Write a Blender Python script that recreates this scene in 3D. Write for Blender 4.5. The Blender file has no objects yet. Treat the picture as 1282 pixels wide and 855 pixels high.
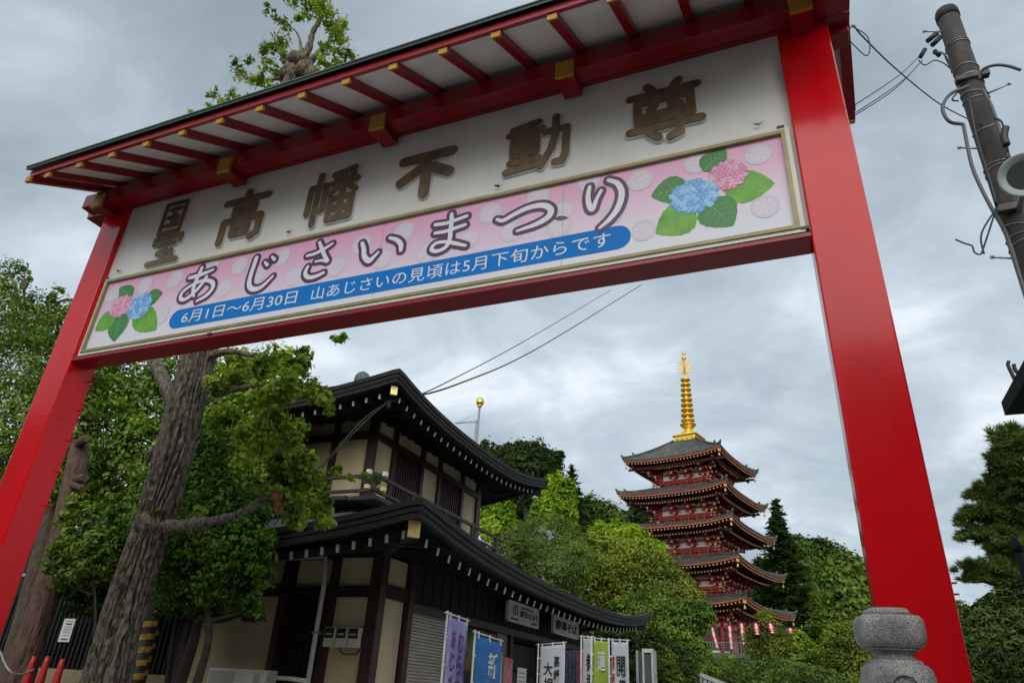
import bpy, math, random
import numpy as np
from mathutils import Vector, Matrix

random.seed(7)
RNG = np.random.default_rng(7)
scene = bpy.context.scene
C = scene.collection
EYE = 1.55
SUN_EL, SUN_AZ = math.radians(27), math.radians(160)   # azimuth clockwise from +Y: behind the camera, to its left

# ------------------------------------------------------------------ camera
FPX = 869.6
CAMX = np.array([0.92419686, -0.12732551, -0.36006718])   # world X seen in camera axes (right, down, forward)
CAMY = np.array([0.37813989, 0.43732375, 0.81594005])
CAMU = np.array([0.05357595, -0.890245, 0.45232009])
cam_data = bpy.data.cameras.new("camera")
cam_data.sensor_width = 36.0
cam_data.lens = FPX / 1282.0 * 36.0
cam_data.clip_start = 0.05
cam_data.clip_end = 3000.0
cam = bpy.data.objects.new("camera", cam_data)
C.objects.link(cam)
right = Vector((CAMX[0], CAMY[0], CAMU[0]))
down = Vector((CAMX[1], CAMY[1], CAMU[1]))
fwd = Vector((CAMX[2], CAMY[2], CAMU[2]))
rot = Matrix((right, -down, -fwd)).transposed()
cam.matrix_world = Matrix.Translation((0, 0, EYE)) @ rot.to_4x4()
scene.camera = cam


def at(px, py, Y):
    """a point of the place at distance Y from the eye, read off the photograph's perspective"""
    d = np.array([px - 641.0, py - 427.5, FPX])
    r = np.array([d @ CAMX, d @ CAMY, d @ CAMU])
    r = r / r[1] * Y
    return Vector((r[0], r[1], r[2] + EYE))


# ------------------------------------------------------------------ world, sun, exposure
world = bpy.data.worlds.new("World")
scene.world = world
world.use_nodes = True
nt = world.node_tree
nt.nodes.clear()
N = nt.nodes.new
L = nt.links.new
out = N('ShaderNodeOutputWorld')
sky = N('ShaderNodeTexSky')
sky.sky_type = 'NISHITA'
sky.sun_disc = False
sky.sun_elevation = SUN_EL
sky.sun_rotation = SUN_AZ
sky.air_density = 1.0
sky.dust_density = 2.0
bg1 = N('ShaderNodeBackground')
bg1.inputs[1].default_value = 0.08
L(sky.outputs[0], bg1.inputs[0])
tc = N('ShaderNodeTexCoord')
sep = N('ShaderNodeSeparateXYZ')
L(tc.outputs['Generated'], sep.inputs[0])
# project the direction onto a cloud deck so that the clouds flatten towards the horizon
zc = N('ShaderNodeMath'); zc.operation = 'ADD'; zc.inputs[1].default_value = 0.32
zm = N('ShaderNodeMath'); zm.operation = 'MAXIMUM'; zm.inputs[1].default_value = 0.0
L(sep.outputs[2], zm.inputs[0]); L(zm.outputs[0], zc.inputs[0])
dx = N('ShaderNodeMath'); dx.operation = 'DIVIDE'
dy = N('ShaderNodeMath'); dy.operation = 'DIVIDE'
L(sep.outputs[0], dx.inputs[0]); L(zc.outputs[0], dx.inputs[1])
L(sep.outputs[1], dy.inputs[0]); L(zc.outputs[0], dy.inputs[1])
cmb = N('ShaderNodeCombineXYZ')
L(dx.outputs[0], cmb.inputs[0]); L(dy.outputs[0], cmb.inputs[1])
mp = N('ShaderNodeMapping'); mp.inputs['Location'].default_value = (3.1, 1.7, 0.4)
mp.inputs['Scale'].default_value = (1.0, 1.25, 1.0)
L(cmb.outputs[0], mp.inputs[0])
n1 = N('ShaderNodeTexNoise'); n1.inputs['Scale'].default_value = 1.0; n1.inputs['Detail'].default_value = 9
n1.inputs['Roughness'].default_value = 0.52; n1.inputs['Distortion'].default_value = 0.25
L(mp.outputs[0], n1.inputs['Vector'])
n2 = N('ShaderNodeTexNoise'); n2.inputs['Scale'].default_value = 3.4; n2.inputs['Detail'].default_value = 6
n2.inputs['Roughness'].default_value = 0.55; n2.inputs['Distortion'].default_value = 0.6
L(mp.outputs[0], n2.inputs['Vector'])
mixn = N('ShaderNodeMix'); mixn.data_type = 'FLOAT'; mixn.inputs[0].default_value = 0.32
L(n1.outputs[0], mixn.inputs[2]); L(n2.outputs[0], mixn.inputs[3])
ramp = N('ShaderNodeValToRGB')
cr = ramp.color_ramp
cr.interpolation = 'B_SPLINE'
cr.elements[0].position = 0.34; cr.elements[0].color = (0.225, 0.268, 0.300, 1)
cr.elements[1].position = 0.68; cr.elements[1].color = (0.86, 0.90, 0.93, 1)
for p, c in ((0.45, (0.320, 0.382, 0.430, 1)), (0.53, (0.425, 0.497, 0.553, 1)), (0.59, (0.600, 0.665, 0.715, 1))):
    e = cr.elements.new(p); e.color = c
L(mixn.outputs[0], ramp.inputs[0])
bg2 = N('ShaderNodeBackground'); bg2.inputs[1].default_value = 0.76
L(ramp.outputs[0], bg2.inputs[0])
ms = N('ShaderNodeMixShader'); ms.inputs[0].default_value = 0.93
L(bg1.outputs[0], ms.inputs[1]); L(bg2.outputs[0], ms.inputs[2]); L(ms.outputs[0], out.inputs[0])

sd = bpy.data.lights.new("sun", 'SUN')
sd.energy = 1.5
sd.angle = math.radians(75)
sd.color = (1.0, 0.965, 0.91)
sun = bpy.data.objects.new("sun", sd)
C.objects.link(sun)
sdir = Vector((math.sin(SUN_AZ) * math.cos(SUN_EL), math.cos(SUN_AZ) * math.cos(SUN_EL), math.sin(SUN_EL)))
sun.rotation_euler = sdir.to_track_quat('Z', 'Y').to_euler()
sun.location = sdir * 60

scene.view_settings.view_transform = 'Standard'
scene.view_settings.look = 'None'
scene.view_settings.exposure = 0.85
scene.view_settings.gamma = 1.0
scene.view_settings.use_curve_mapping = False
scene.cycles.max_bounces = 5
scene.cycles.diffuse_bounces = 3
scene.cycles.glossy_bounces = 3
scene.cycles.transparent_max_bounces = 6


# ------------------------------------------------------------------ materials
MATS = {}


def mat(name, col, rough=0.6, var=0.12, scale=6.0, col2=None, bump=0.0, bscale=40.0, metal=0.0, coat=0.0,
        stretch=(1, 1, 1), spec=0.5, rvar=0.0, detail=6.0, c2amt=0.5):
    """principled surface with two scales of colour mottling, fine relief and varying gloss"""
    if name in MATS:
        return MATS[name]
    m = bpy.data.materials.new(name)
    m.use_nodes = True
    t = m.node_tree
    b = t.nodes['Principled BSDF']
    b.inputs['Roughness'].default_value = rough
    b.inputs['Metallic'].default_value = metal
    b.inputs['Coat Weight'].default_value = coat
    b.inputs['Coat Roughness'].default_value = 0.08
    b.inputs['Specular IOR Level'].default_value = spec
    tcn = t.nodes.new('ShaderNodeTexCoord')
    mpn = t.nodes.new('ShaderNodeMapping'); mpn.inputs['Scale'].default_value = stretch
    t.links.new(tcn.outputs['Object'], mpn.inputs[0])
    nz = t.nodes.new('ShaderNodeTexNoise'); nz.inputs['Scale'].default_value = scale
    nz.inputs['Detail'].default_value = detail; nz.inputs['Roughness'].default_value = 0.6
    t.links.new(mpn.outputs[0], nz.inputs['Vector'])
    c = Vector(col[:3])
    d = Vector(col2) if col2 else c * (1 - var * 2.2)
    rp = t.nodes.new('ShaderNodeValToRGB')
    rp.color_ramp.elements[0].position = 0.5 - 0.22
    rp.color_ramp.elements[0].color = (*d, 1)
    rp.color_ramp.elements[1].position = 0.5 + 0.2 * (1.0 if not col2 else (1.2 - c2amt))
    rp.color_ramp.elements[1].color = (*(c * (1 + var * 0.6)), 1)
    t.links.new(nz.outputs[0], rp.inputs[0])
    t.links.new(rp.outputs[0], b.inputs['Base Color'])
    if rvar:
        mr = t.nodes.new('ShaderNodeMapRange')
        mr.inputs[3].default_value = max(0.02, rough - rvar); mr.inputs[4].default_value = rough + rvar
        nr = t.nodes.new('ShaderNodeTexNoise'); nr.inputs['Scale'].default_value = scale * 2.3; nr.inputs['Detail'].default_value = 4
        t.links.new(mpn.outputs[0], nr.inputs['Vector'])
        t.links.new(nr.outputs[0], mr.inputs[0]); t.links.new(mr.outputs[0], b.inputs['Roughness'])
    if bump:
        nb = t.nodes.new('ShaderNodeTexNoise'); nb.inputs['Scale'].default_value = bscale; nb.inputs['Detail'].default_value = 5
        t.links.new(mpn.outputs[0], nb.inputs['Vector'])
        bp = t.nodes.new('ShaderNodeBump'); bp.inputs['Strength'].default_value = bump; bp.inputs['Distance'].default_value = 0.02
        t.links.new(nb.outputs[0], bp.inputs['Height']); t.links.new(bp.outputs[0], b.inputs['Normal'])
        if coat:
            pass
    MATS[name] = m
    return m


def granite(name, base=(0.50, 0.49, 0.46), dark=(0.06, 0.06, 0.06), scale=190):
    m = bpy.data.materials.new(name); m.use_nodes = True
    t = m.node_tree; b = t.nodes['Principled BSDF']; b.inputs['Roughness'].default_value = 0.75
    tcn = t.nodes.new('ShaderNodeTexCoord')
    vo = t.nodes.new('ShaderNodeTexNoise'); vo.inputs['Scale'].default_value = scale; vo.inputs['Detail'].default_value = 3
    vo.inputs['Roughness'].default_value = 0.75
    t.links.new(tcn.outputs['Object'], vo.inputs['Vector'])
    rp = t.nodes.new('ShaderNodeValToRGB'); e = rp.color_ramp.elements
    e[0].position = 0.36; e[0].color = (*dark, 1); e[1].position = 0.52; e[1].color = (*base, 1)
    x = e.new(0.43); x.color = (base[0] * 0.5, base[1] * 0.5, base[2] * 0.5, 1)
    x = e.new(0.66); x.color = (min(1, base[0] * 1.6), min(1, base[1] * 1.6), min(1, base[2] * 1.6), 1)
    t.links.new(vo.outputs[0], rp.inputs[0])
    st = t.nodes.new('ShaderNodeTexNoise'); st.inputs['Scale'].default_value = 7; st.inputs['Detail'].default_value = 5
    t.links.new(tcn.outputs['Object'], st.inputs['Vector'])
    sr = t.nodes.new('ShaderNodeMapRange'); sr.inputs[1].default_value = 0.35; sr.inputs[2].default_value = 0.6
    sr.inputs[3].default_value = 0.55; sr.inputs[4].default_value = 1.0
    t.links.new(st.outputs[0], sr.inputs[0])
    mx = t.nodes.new('ShaderNodeMix'); mx.data_type = 'RGBA'; mx.blend_type = 'MULTIPLY'; mx.inputs[0].default_value = 1
    t.links.new(rp.outputs[0], mx.inputs[6]); t.links.new(sr.outputs[0], mx.inputs[7])
    t.links.new(mx.outputs[2], b.inputs['Base Color'])
    bp = t.nodes.new('ShaderNodeBump'); bp.inputs['Strength'].default_value = 0.6; bp.inputs['Distance'].default_value = 0.004
    t.links.new(vo.outputs[0], bp.inputs['Height']); t.links.new(bp.outputs[0], b.inputs['Normal'])
    MATS[name] = m
    return m


def leafmat(name, c_dark, c_light, trans=0.25, gloss=0.35, scale=1.2):
    m = bpy.data.materials.new(name); m.use_nodes = True
    t = m.node_tree; t.nodes.clear()
    o = t.nodes.new('ShaderNodeOutputMaterial')
    geo = t.nodes.new('ShaderNodeNewGeometry')
    tcn = t.nodes.new('ShaderNodeTexCoord')
    nz = t.nodes.new('ShaderNodeTexNoise'); nz.inputs['Scale'].default_value = scale; nz.inputs['Detail'].default_value = 3
    t.links.new(tcn.outputs['Object'], nz.inputs['Vector'])
    add = t.nodes.new('ShaderNodeMath'); add.operation = 'MULTIPLY_ADD'; add.inputs[1].default_value = 0.55; add.inputs[2].default_value = -0.28
    t.links.new(geo.outputs['Random Per Island'], add.inputs[0])
    ad2 = t.nodes.new('ShaderNodeMath'); ad2.operation = 'ADD'
    mr = t.nodes.new('ShaderNodeMapRange'); mr.inputs[1].default_value = 0.32; mr.inputs[2].default_value = 0.68
    t.links.new(nz.outputs[0], mr.inputs[0])
    t.links.new(add.outputs[0], ad2.inputs[0]); t.links.new(mr.outputs[0], ad2.inputs[1])
    rp = t.nodes.new('ShaderNodeValToRGB')
    rp.color_ramp.elements[0].position = 0.05; rp.color_ramp.elements[0].color = (*c_dark, 1)
    rp.color_ramp.elements[1].position = 0.95; rp.color_ramp.elements[1].color = (*c_light, 1)
    t.links.new(ad2.outputs[0], rp.inputs[0])
    d = t.nodes.new('ShaderNodeBsdfDiffuse'); tr = t.nodes.new('ShaderNodeBsdfTranslucent')
    t.links.new(rp.outputs[0], d.inputs[0])
    hs = t.nodes.new('ShaderNodeHueSaturation'); hs.inputs['Hue'].default_value = 0.485; hs.inputs['Saturation'].default_value = 1.1
    hs.inputs['Value'].default_value = 1.25
    t.links.new(rp.outputs[0], hs.inputs['Color']); t.links.new(hs.outputs[0], tr.inputs[0])
    m1 = t.nodes.new('ShaderNodeMixShader'); m1.inputs[0].default_value = trans
    t.links.new(d.outputs[0], m1.inputs[1]); t.links.new(tr.outputs[0], m1.inputs[2])
    g = t.nodes.new('ShaderNodeBsdfGlossy'); g.inputs['Roughness'].default_value = gloss
    g.inputs['Color'].default_value = (0.8, 0.85, 0.8, 1)
    m2 = t.nodes.new('ShaderNodeMixShader'); m2.inputs[0].default_value = 0.014
    t.links.new(m1.outputs[0], m2.inputs[1]); t.links.new(g.outputs[0], m2.inputs[2])
    t.links.new(m2.outputs[0], o.inputs[0])
    MATS[name] = m
    return m


# ------------------------------------------------------------------ mesh helpers
def wloc(o):
    v = Vector((0, 0, 0))
    while o is not None:
        v += Vector(o.location)
        o = o.parent
    return v


class MB:
    def __init__(self):
        self.v = []; self.f = []; self.s = []

    def add(self, vs, fs, smooth=False):
        n = len(self.v)
        self.v.extend(tuple(p) for p in vs)
        for f in fs:
            self.f.append(tuple(i + n for i in f)); self.s.append(smooth)
        return self

    def box(self, x0, x1, y0, y1, z0, z1):
        x0, x1 = min(x0, x1), max(x0, x1); y0, y1 = min(y0, y1), max(y0, y1); z0, z1 = min(z0, z1), max(z0, z1)
        return self.add([(x0, y0, z0), (x1, y0, z0), (x1, y1, z0), (x0, y1, z0), (x0, y0, z1), (x1, y0, z1), (x1, y1, z1), (x0, y1, z1)],
                        [(0, 3, 2, 1), (4, 5, 6, 7), (0, 1, 5, 4), (1, 2, 6, 5), (2, 3, 7, 6), (3, 0, 4, 7)])

    def bar(self, p, q, w, h, up=(0, 0, 1)):
        """rectangular bar from p to q, w across and h along up"""
        p = Vector(p); q = Vector(q); d = (q - p).normalized()
        s = d.cross(Vector(up))
        if s.length < 1e-5:
            s = d.cross(Vector((1, 0, 0)))
        s.normalize(); u = s.cross(d).normalized()
        s = s * w / 2; u = u * h / 2
        vs = [p - s - u, p + s - u, p + s + u, p - s + u, q - s - u, q + s - u, q + s + u, q - s + u]
        return self.add(vs, [(0, 3, 2, 1), (4, 5, 6, 7), (0, 1, 5, 4), (1, 2, 6, 5), (2, 3, 7, 6), (3, 0, 4, 7)][::1])

    def tube(self, pts, r, n=8, smooth=True, cap=True):
        pts = [Vector(p) for p in pts]
        rs = r if isinstance(r, (list, tuple)) else [r] * len(pts)
        t0 = (pts[1] - pts[0]).normalized()
        ref = Vector((0, 0, 1)) if abs(t0.z) < 0.9 else Vector((1, 0, 0))
        s = t0.cross(ref).normalized()
        vs = []
        for i, p in enumerate(pts):
            t = (pts[min(i + 1, len(pts) - 1)] - pts[max(i - 1, 0)]).normalized()
            s = (s - t * s.dot(t))
            if s.length < 1e-6:
                s = t.orthogonal()
            s.normalize()
            b = t.cross(s)
            for k in range(n):
                a = 2 * math.pi * k / n
                vs.append(p + (s * math.cos(a) + b * math.sin(a)) * rs[i])
        fs = []
        for i in range(len(pts) - 1):
            for k in range(n):
                k2 = (k + 1) % n
                fs.append((i * n + k, i * n + k2, (i + 1) * n + k2, (i + 1) * n + k))
        self.add(vs, fs, smooth)
        if cap:
            m = len(self.v) - len(vs)
            self.f.append(tuple(m + k for k in range(n))[::-1]); self.s.append(False)
            m2 = m + (len(pts) - 1) * n
            self.f.append(tuple(m2 + k for k in range(n))); self.s.append(False)
        return self

    def lathe(self, c, prof, n=24, smooth=True, axis=(0, 0, 1), sq=0.0):
        """profile of (radius, height); sq>0 squares the section"""
        c = Vector(c); ax = Vector(axis).normalized()
        u = ax.orthogonal().normalized() if abs(ax.z) < 0.99 else Vector((1, 0, 0))
        w = ax.cross(u)
        vs = []
        for r, h in prof:
            for k in range(n):
                a = 2 * math.pi * k / n
                ca, sa = math.cos(a), math.sin(a)
                rr = r
                if sq:
                    p = 2 + sq * 8
                    rr = r / (abs(ca) ** p + abs(sa) ** p) ** (1 / p)
                vs.append(c + u * ca * rr + w * sa * rr + ax * h)
        fs = []
        for i in range(len(prof) - 1):
            for k in range(n):
                k2 = (k + 1) % n
                fs.append((i * n + k, i * n + k2, (i + 1) * n + k2, (i + 1) * n + k))
        m = len(self.v)
        self.add(vs, fs, smooth)
        if prof[0][0] > 1e-4:
            self.f.append(tuple(m + k for k in range(n))[::-1]); self.s.append(False)
        if prof[-1][0] > 1e-4:
            m2 = m + (len(prof) - 1) * n
            self.f.append(tuple(m2 + k for k in range(n))); self.s.append(False)
        return self

    def slab(self, poly, n, t):
        """planar polygon (list of 3D points) thickened by t along n"""
        n = Vector(n).normalized() * t
        k = len(poly)
        vs = [Vector(p) for p in poly] + [Vector(p) + n for p in poly]
        fs = [tuple(range(k))[::-1], tuple(range(k, 2 * k))]
        for i in range(k):
            j = (i + 1) % k
            fs.append((i, j, k + j, k + i))
        return self.add(vs, fs)

    def build(self, name, m, parent=None, bevel=0.0, seg=2):
        off = wloc(parent) if parent else Vector((0, 0, 0))
        me = bpy.data.meshes.new(name)
        me.from_pydata([(p[0] - off.x, p[1] - off.y, p[2] - off.z) for p in self.v], [], self.f)
        me.polygons.foreach_set('use_smooth', self.s)
        me.materials.append(m)
        me.update()
        o = bpy.data.objects.new(name, me)
        C.objects.link(o)
        if parent:
            o.parent = parent
        if bevel:
            b = o.modifiers.new('bevel', 'BEVEL'); b.width = bevel; b.segments = seg; b.limit_method = 'ANGLE'
            b.harden_normals = False
        return o


def rebase(o):
    """a top-level mesh gets its origin at the middle of its foot"""
    me = o.data
    n = len(me.vertices)
    a = np.empty(n * 3); me.vertices.foreach_get('co', a); a = a.reshape(-1, 3)
    c = (a.min(0) + a.max(0)) / 2; c[2] = a[:, 2].min()
    me.vertices.foreach_set('co', (a - c).ravel()); me.update()
    o.location = c
    return o


def tag(o, label=None, cat=None, group=None, kind=None):
    if label: o['label'] = label
    if cat: o['category'] = cat
    if group: o['group'] = group
    if kind: o['kind'] = kind
    return o


def empty(name, loc, label=None, cat=None, group=None):
    o = bpy.data.objects.new(name, None)
    o.empty_display_size = 0.3
    C.objects.link(o); o.location = loc
    return tag(o, label, cat, group)


def inst(o, dloc=(0, 0, 0), parent='same'):
    c = o.copy(); C.objects.link(c)
    c.location = Vector(o.location) + Vector(dloc)
    if parent != 'same':
        c.parent = parent
    return c


def text_mesh(body, offset=0.0, extrude=0.0, spacing=1.0, res=3, shear=0.0, bevel=0.0):
    cu = bpy.data.curves.new('lettering', 'FONT')
    cu.body = body; cu.offset = offset; cu.extrude = extrude; cu.resolution_u = res
    cu.space_character = spacing; cu.shear = shear
    if bevel:
        cu.bevel_depth = bevel; cu.bevel_resolution = 1
    o = bpy.data.objects.new('tmp', cu)
    C.objects.link(o)
    dg = bpy.context.evaluated_depsgraph_get()
    dg.update()
    me = bpy.data.meshes.new_from_object(o.evaluated_get(dg))
    bpy.data.objects.remove(o); bpy.data.curves.remove(cu)
    n = len(me.vertices)
    a = np.empty(n * 3); me.vertices.foreach_get('co', a)
    return me, a.reshape(-1, 3)


def letters(name, body, org, u, v, w, h, m, parent, offset=0.0, depth=0.002, lift=0.0, box=None, spacing=1.0, shear=0.0, keep=False, res=3):
    """lettering centred at org, filling w x h in the plane (u, v); depth is its thickness along u x v"""
    me, a = text_mesh(body, offset, 0.5, spacing, res, shear)
    lo = a.min(0); hi = a.max(0)
    if box is not None:
        lo, hi = box
    sx = w / (hi[0] - lo[0]); sy = h / (hi[1] - lo[1])
    if keep:
        sx = sy = min(sx, sy)
    u = Vector(u).normalized(); v = Vector(v).normalized(); nn = u.cross(v)
    cx, cy = (lo[0] + hi[0]) / 2, (lo[1] + hi[1]) / 2
    off = wloc(parent)
    o3 = np.array(Vector(org) - off)
    P = o3 + np.outer((a[:, 0] - cx) * sx, np.array(u)) + np.outer((a[:, 1] - cy) * sy, np.array(v)) + np.outer((a[:, 2] + 0.5) * depth + lift, np.array(nn))
    me.vertices.foreach_set('co', P.ravel())
    me.name = name
    me.materials.clear(); me.materials.append(m)
    me.update()
    o = bpy.data.objects.new(name, me); C.objects.link(o); o.parent = parent
    return o, (lo, hi)


def quads_mesh(name, V, F, m, parent=None, smooth=False):
    """fast mesh from numpy arrays; F has equal-length faces"""
    me = bpy.data.meshes.new(name)
    k = F.shape[1]
    me.vertices.add(len(V)); me.vertices.foreach_set('co', V.astype(np.float32).ravel())
    me.loops.add(F.size); me.loops.foreach_set('vertex_index', F.astype(np.int32).ravel())
    me.polygons.add(len(F)); me.polygons.foreach_set('loop_start', np.arange(0, F.size, k, dtype=np.int32))
    me.polygons.foreach_set('loop_total', np.full(len(F), k, dtype=np.int32))
    if smooth:
        me.polygons.foreach_set('use_smooth', np.ones(len(F), dtype=bool))
    me.update(calc_edges=True)
    me.materials.append(m)
    o = bpy.data.objects.new(name, me); C.objects.link(o)
    if parent:
        o.parent = parent
    return o
# ------------------------------------------------------------------ shared materials
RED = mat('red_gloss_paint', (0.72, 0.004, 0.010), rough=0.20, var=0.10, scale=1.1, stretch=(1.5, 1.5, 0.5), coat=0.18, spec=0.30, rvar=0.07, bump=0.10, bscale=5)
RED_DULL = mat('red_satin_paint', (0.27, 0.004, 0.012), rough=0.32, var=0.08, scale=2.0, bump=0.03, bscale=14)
GOLD_PAINT = mat('ochre_gold_paint', (0.50, 0.27, 0.03), rough=0.5, var=0.1, scale=9, metal=0.25)
WHITE_BOARD = mat('aged_white_board', (0.86, 0.85, 0.82), rough=0.45, var=0.07, scale=1.3, stretch=(1, 1, 0.5), bump=0.02, bscale=20)
SOFFIT = mat('pale_soffit_board', (0.78, 0.75, 0.70), rough=0.7, var=0.08, scale=3.0)
BLACK_SHEET = mat('black_roof_sheet', (0.02, 0.022, 0.024), rough=0.45, var=0.2, scale=3)
MOSS = mat('green_copper_edge', (0.16, 0.26, 0.20), rough=0.7, var=0.3, scale=5)
BRONZE = mat('bronze_letter_face', (0.21, 0.155, 0.09), rough=0.42, var=0.22, scale=9, metal=0.35, bump=0.05, bscale=60)
PALE_RIM = mat('pale_letter_rim', (0.78, 0.76, 0.72), rough=0.5)
FRAME_W = mat('cream_frame_paint', (0.72, 0.70, 0.58), rough=0.35, var=0.07, scale=3)
FRAME_G = mat('brass_frame_strip', (0.33, 0.29, 0.13), rough=0.45, metal=0.2, var=0.12, scale=6)

# ------------------------------------------------------------------ ground and hills
S = 4.5     # distance from the eye to the gate


def terrain_z(x, y):
    t = min(max((y - 36.0) / 26.0, 0.0), 1.0)
    rise = 5.4 * t * t * (3 - 2 * t) * min(max((x + 62) / 20.0, 0.0), 1.0)
    f = min(max((y - 92.0) / 60.0, 0.0), 1.0)
    rise += 9.0 * f * f * (3 - 2 * f)
    rise += 0.25 * math.sin(x * 0.13 + 1.0) * math.sin(y * 0.11) * t
    return rise


GRASSG = mat('grassy_soil', (0.06, 0.075, 0.03), rough=0.95, var=0.3, scale=0.8, col2=(0.05, 0.045, 0.03), bump=0.4, bscale=8)
nx, ny = 90, 110
xs = np.concatenate([np.linspace(-700, -90, 12), np.linspace(-80, 80, 66), np.linspace(90, 700, 12)])
ys = np.concatenate([np.linspace(-500, -30, 12), np.linspace(-25, 180, 84), np.linspace(200, 1500, 14)])
V = np.array([(x, y, terrain_z(x, y) - 0.008) for y in ys for x in xs])
F = np.array([(j * nx + i, j * nx + i + 1, (j + 1) * nx + i + 1, (j + 1) * nx + i) for j in range(ny - 1) for i in range(nx - 1)])
tag(quads_mesh('ground', V, F, GRASSG, smooth=True), kind='structure')
PAVE = mat('pale_concrete_paving', (0.42, 0.41, 0.38), rough=0.85, var=0.12, scale=1.2, bump=0.2, bscale=50)
m = MB()
m.box(-9, 9, -8.0, 34, -0.05, 0.015)
tag(m.build('temple_approach_path', PAVE), kind='structure')
ASPH = mat('asphalt', (0.05, 0.05, 0.052), rough=0.9, var=0.2, scale=2, bump=0.3, bscale=90)
m = MB(); m.box(-60, 60, -14.5, -8.1, -0.05, 0.012)
tag(m.build('road', ASPH), kind='structure')

# ------------------------------------------------------------------ festival gate
gate = empty('festival_gate', (-3.5, 4.66, 0), 'tall red roofed gate with bronze temple name characters on a white board', 'gate')


def gx(r): return r * S
def gz(r): return r * S + EYE


PL0, PL1 = -1.704 * S, -1.6185 * S
PR0, PR1 = 0.0633 * S, 0.1500 * S
PY0, PY1 = S, S * 1.07
PTOP = gz(1.142)
for a, b in ((PL0, PL1), (PR0, PR1)):
    m = MB(); m.box(a, b, PY0, PY1, 0.0, PTOP)
    pil = m.build('pillar', RED, gate, bevel=0.012)
    m = MB(); m.box(a - 0.03, b + 0.03, PY0 - 0.03, PY1 + 0.03, 0.0, 0.22)
    m.build('foot_plate', BLACK_SHEET, pil, bevel=0.006)
zs_seam = at(1030, 141, PY0).z
m = MB(); m.box(PR0 - 0.001, PR1 + 0.001, PY0 - 0.0012, PY1 + 0.001, zs_seam, zs_seam + 0.004); m.build('weld_seam', RED_DULL, gate)
zs_seam = at(60, 520, PY0).z
m = MB(); m.box(PL0 - 0.001, PL1 + 0.001, PY0 - 0.0012, PY1 + 0.001, zs_seam, zs_seam + 0.004); m.build('weld_seam', RED_DULL, gate)
# anti-climb spikes behind the pillars
m = MB()
spike_z = [at(124.5, 477, PY1).z, at(113, 513, PY1).z, at(101, 551, PY1).z, at(87.5, 590, PY1).z, at(75, 632, PY1).z]
for k, z in enumerate(spike_z):
    m = MB()
    m.tube([(PL1 - 0.01, PY1 - 0.02, z), (PL1 + 0.10, PY1 - 0.01, z)], [0.010, 0.005], 6)
    m.build('climbing_peg', RED, gate)
for z in (at(1190, 730, PY1).z, at(1195, 744, PY1).z):
    m = MB(); m.tube([(PR1 - 0.01, PY1 - 0.02, z), (PR1 + 0.07, PY1 - 0.01, z)], [0.010, 0.005], 6)
    m.build('climbing_peg', RED, gate)
m = MB(); m.box(PL1, PR0, S * 1.001, S * 1.053, gz(0.669), gz(0.6792))
m.build('lower_beam', RED_DULL, gate, bevel=0.008)
m = MB(); m.box(PL1 - 0.001, PR0 + 0.001, S * 1.0144, S * 1.026, gz(0.69), gz(1.165))
m.build('name_board', WHITE_BOARD, gate)
m = MB(); m.box(-1.79 * S, 0.19 * S, S * 1.004, S * 1.066, PTOP, gz(1.185))
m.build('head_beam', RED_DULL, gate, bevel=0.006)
# purlins that carry the rafters, in front and behind
YR = 1.0025
SL = 0.586
for ya, yb in ((0.950, 0.988), (1.017 + 0.033, 1.088)):
    if ya > 1:
        ya, yb = 2 * YR - 0.972, 2 * YR - 0.934
    m = MB(); m.box(-1.735 * S, 0.187 * S, ya * S, yb * S, gz(1.126), gz(1.168))
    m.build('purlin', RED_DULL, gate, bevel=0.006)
BX = [-1.662 + 0.4418 * k for k in range(5)]
for k, bx in enumerate(BX):
    m = MB(); m.box((bx - 0.0185) * S, (bx + 0.0185) * S, 0.9445 * S, 1.0035 * S, gz(1.108), gz(1.147))
    b = m.build('bracket_arm', RED_DULL, gate, bevel=0.004)
    m = MB(); m.box((bx - 0.0193) * S, (bx + 0.0193) * S, 0.9405 * S, 0.9475 * S, gz(1.1072), gz(1.1478))
    m.build('gold_cap', GOLD_PAINT, b)


def under(y):      # underside line of the rafters
    return 1.079 + SL * (min(y, 2 * YR - y) - 0.79)


RX = [(-2.0632 + 0.13946 * k) * 0.79 for k in range(17)]
TH = 0.017
for k, rx in enumerate(RX):
    for side in (0, 1):
        ye, yi = (0.79, YR)
        pts = []
        A = [(ye, under(ye)), (yi, under(yi)), (yi, under(yi) + TH), (ye, under(ye) + TH)]
        if side:
            A = [(2 * YR - a, z) for a, z in A]
        w = 0.0085
        vs = [((rx - w) * S, a * S, gz(z)) for a, z in A] + [((rx + w) * S, a * S, gz(z)) for a, z in A]
        m = MB(); m.add(vs, [(0, 1, 2, 3), (7, 6, 5, 4), (0, 4, 5, 1), (1, 5, 6, 2), (2, 6, 7, 3), (3, 7, 4, 0)])
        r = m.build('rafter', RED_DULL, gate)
        ye2 = 0.787 if not side else 2 * YR - 0.787
        s = 1 if not side else -1
        m = MB()
        vs = []
        for dy, in ((0.0,), (0.0075,)):
            y_ = (0.787 + dy)
            zz = under(y_)
            yy = y_ if not side else 2 * YR - y_
            for (xx, z2) in ((-w - 0.0007, zz - 0.0008), (w + 0.0007, zz - 0.0008), (w + 0.0007, zz + TH * 0.95), (-w - 0.0007, zz + TH * 0.95)):
                vs.append(((rx + xx) * S, yy * S, gz(z2)))
        m.add(vs, [(0, 1, 2, 3), (7, 6, 5, 4), (0, 4, 5, 1), (1, 5, 6, 2), (2, 6, 7, 3), (3, 7, 4, 0)])
        m.build('gold_tip', GOLD_PAINT, r)
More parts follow.
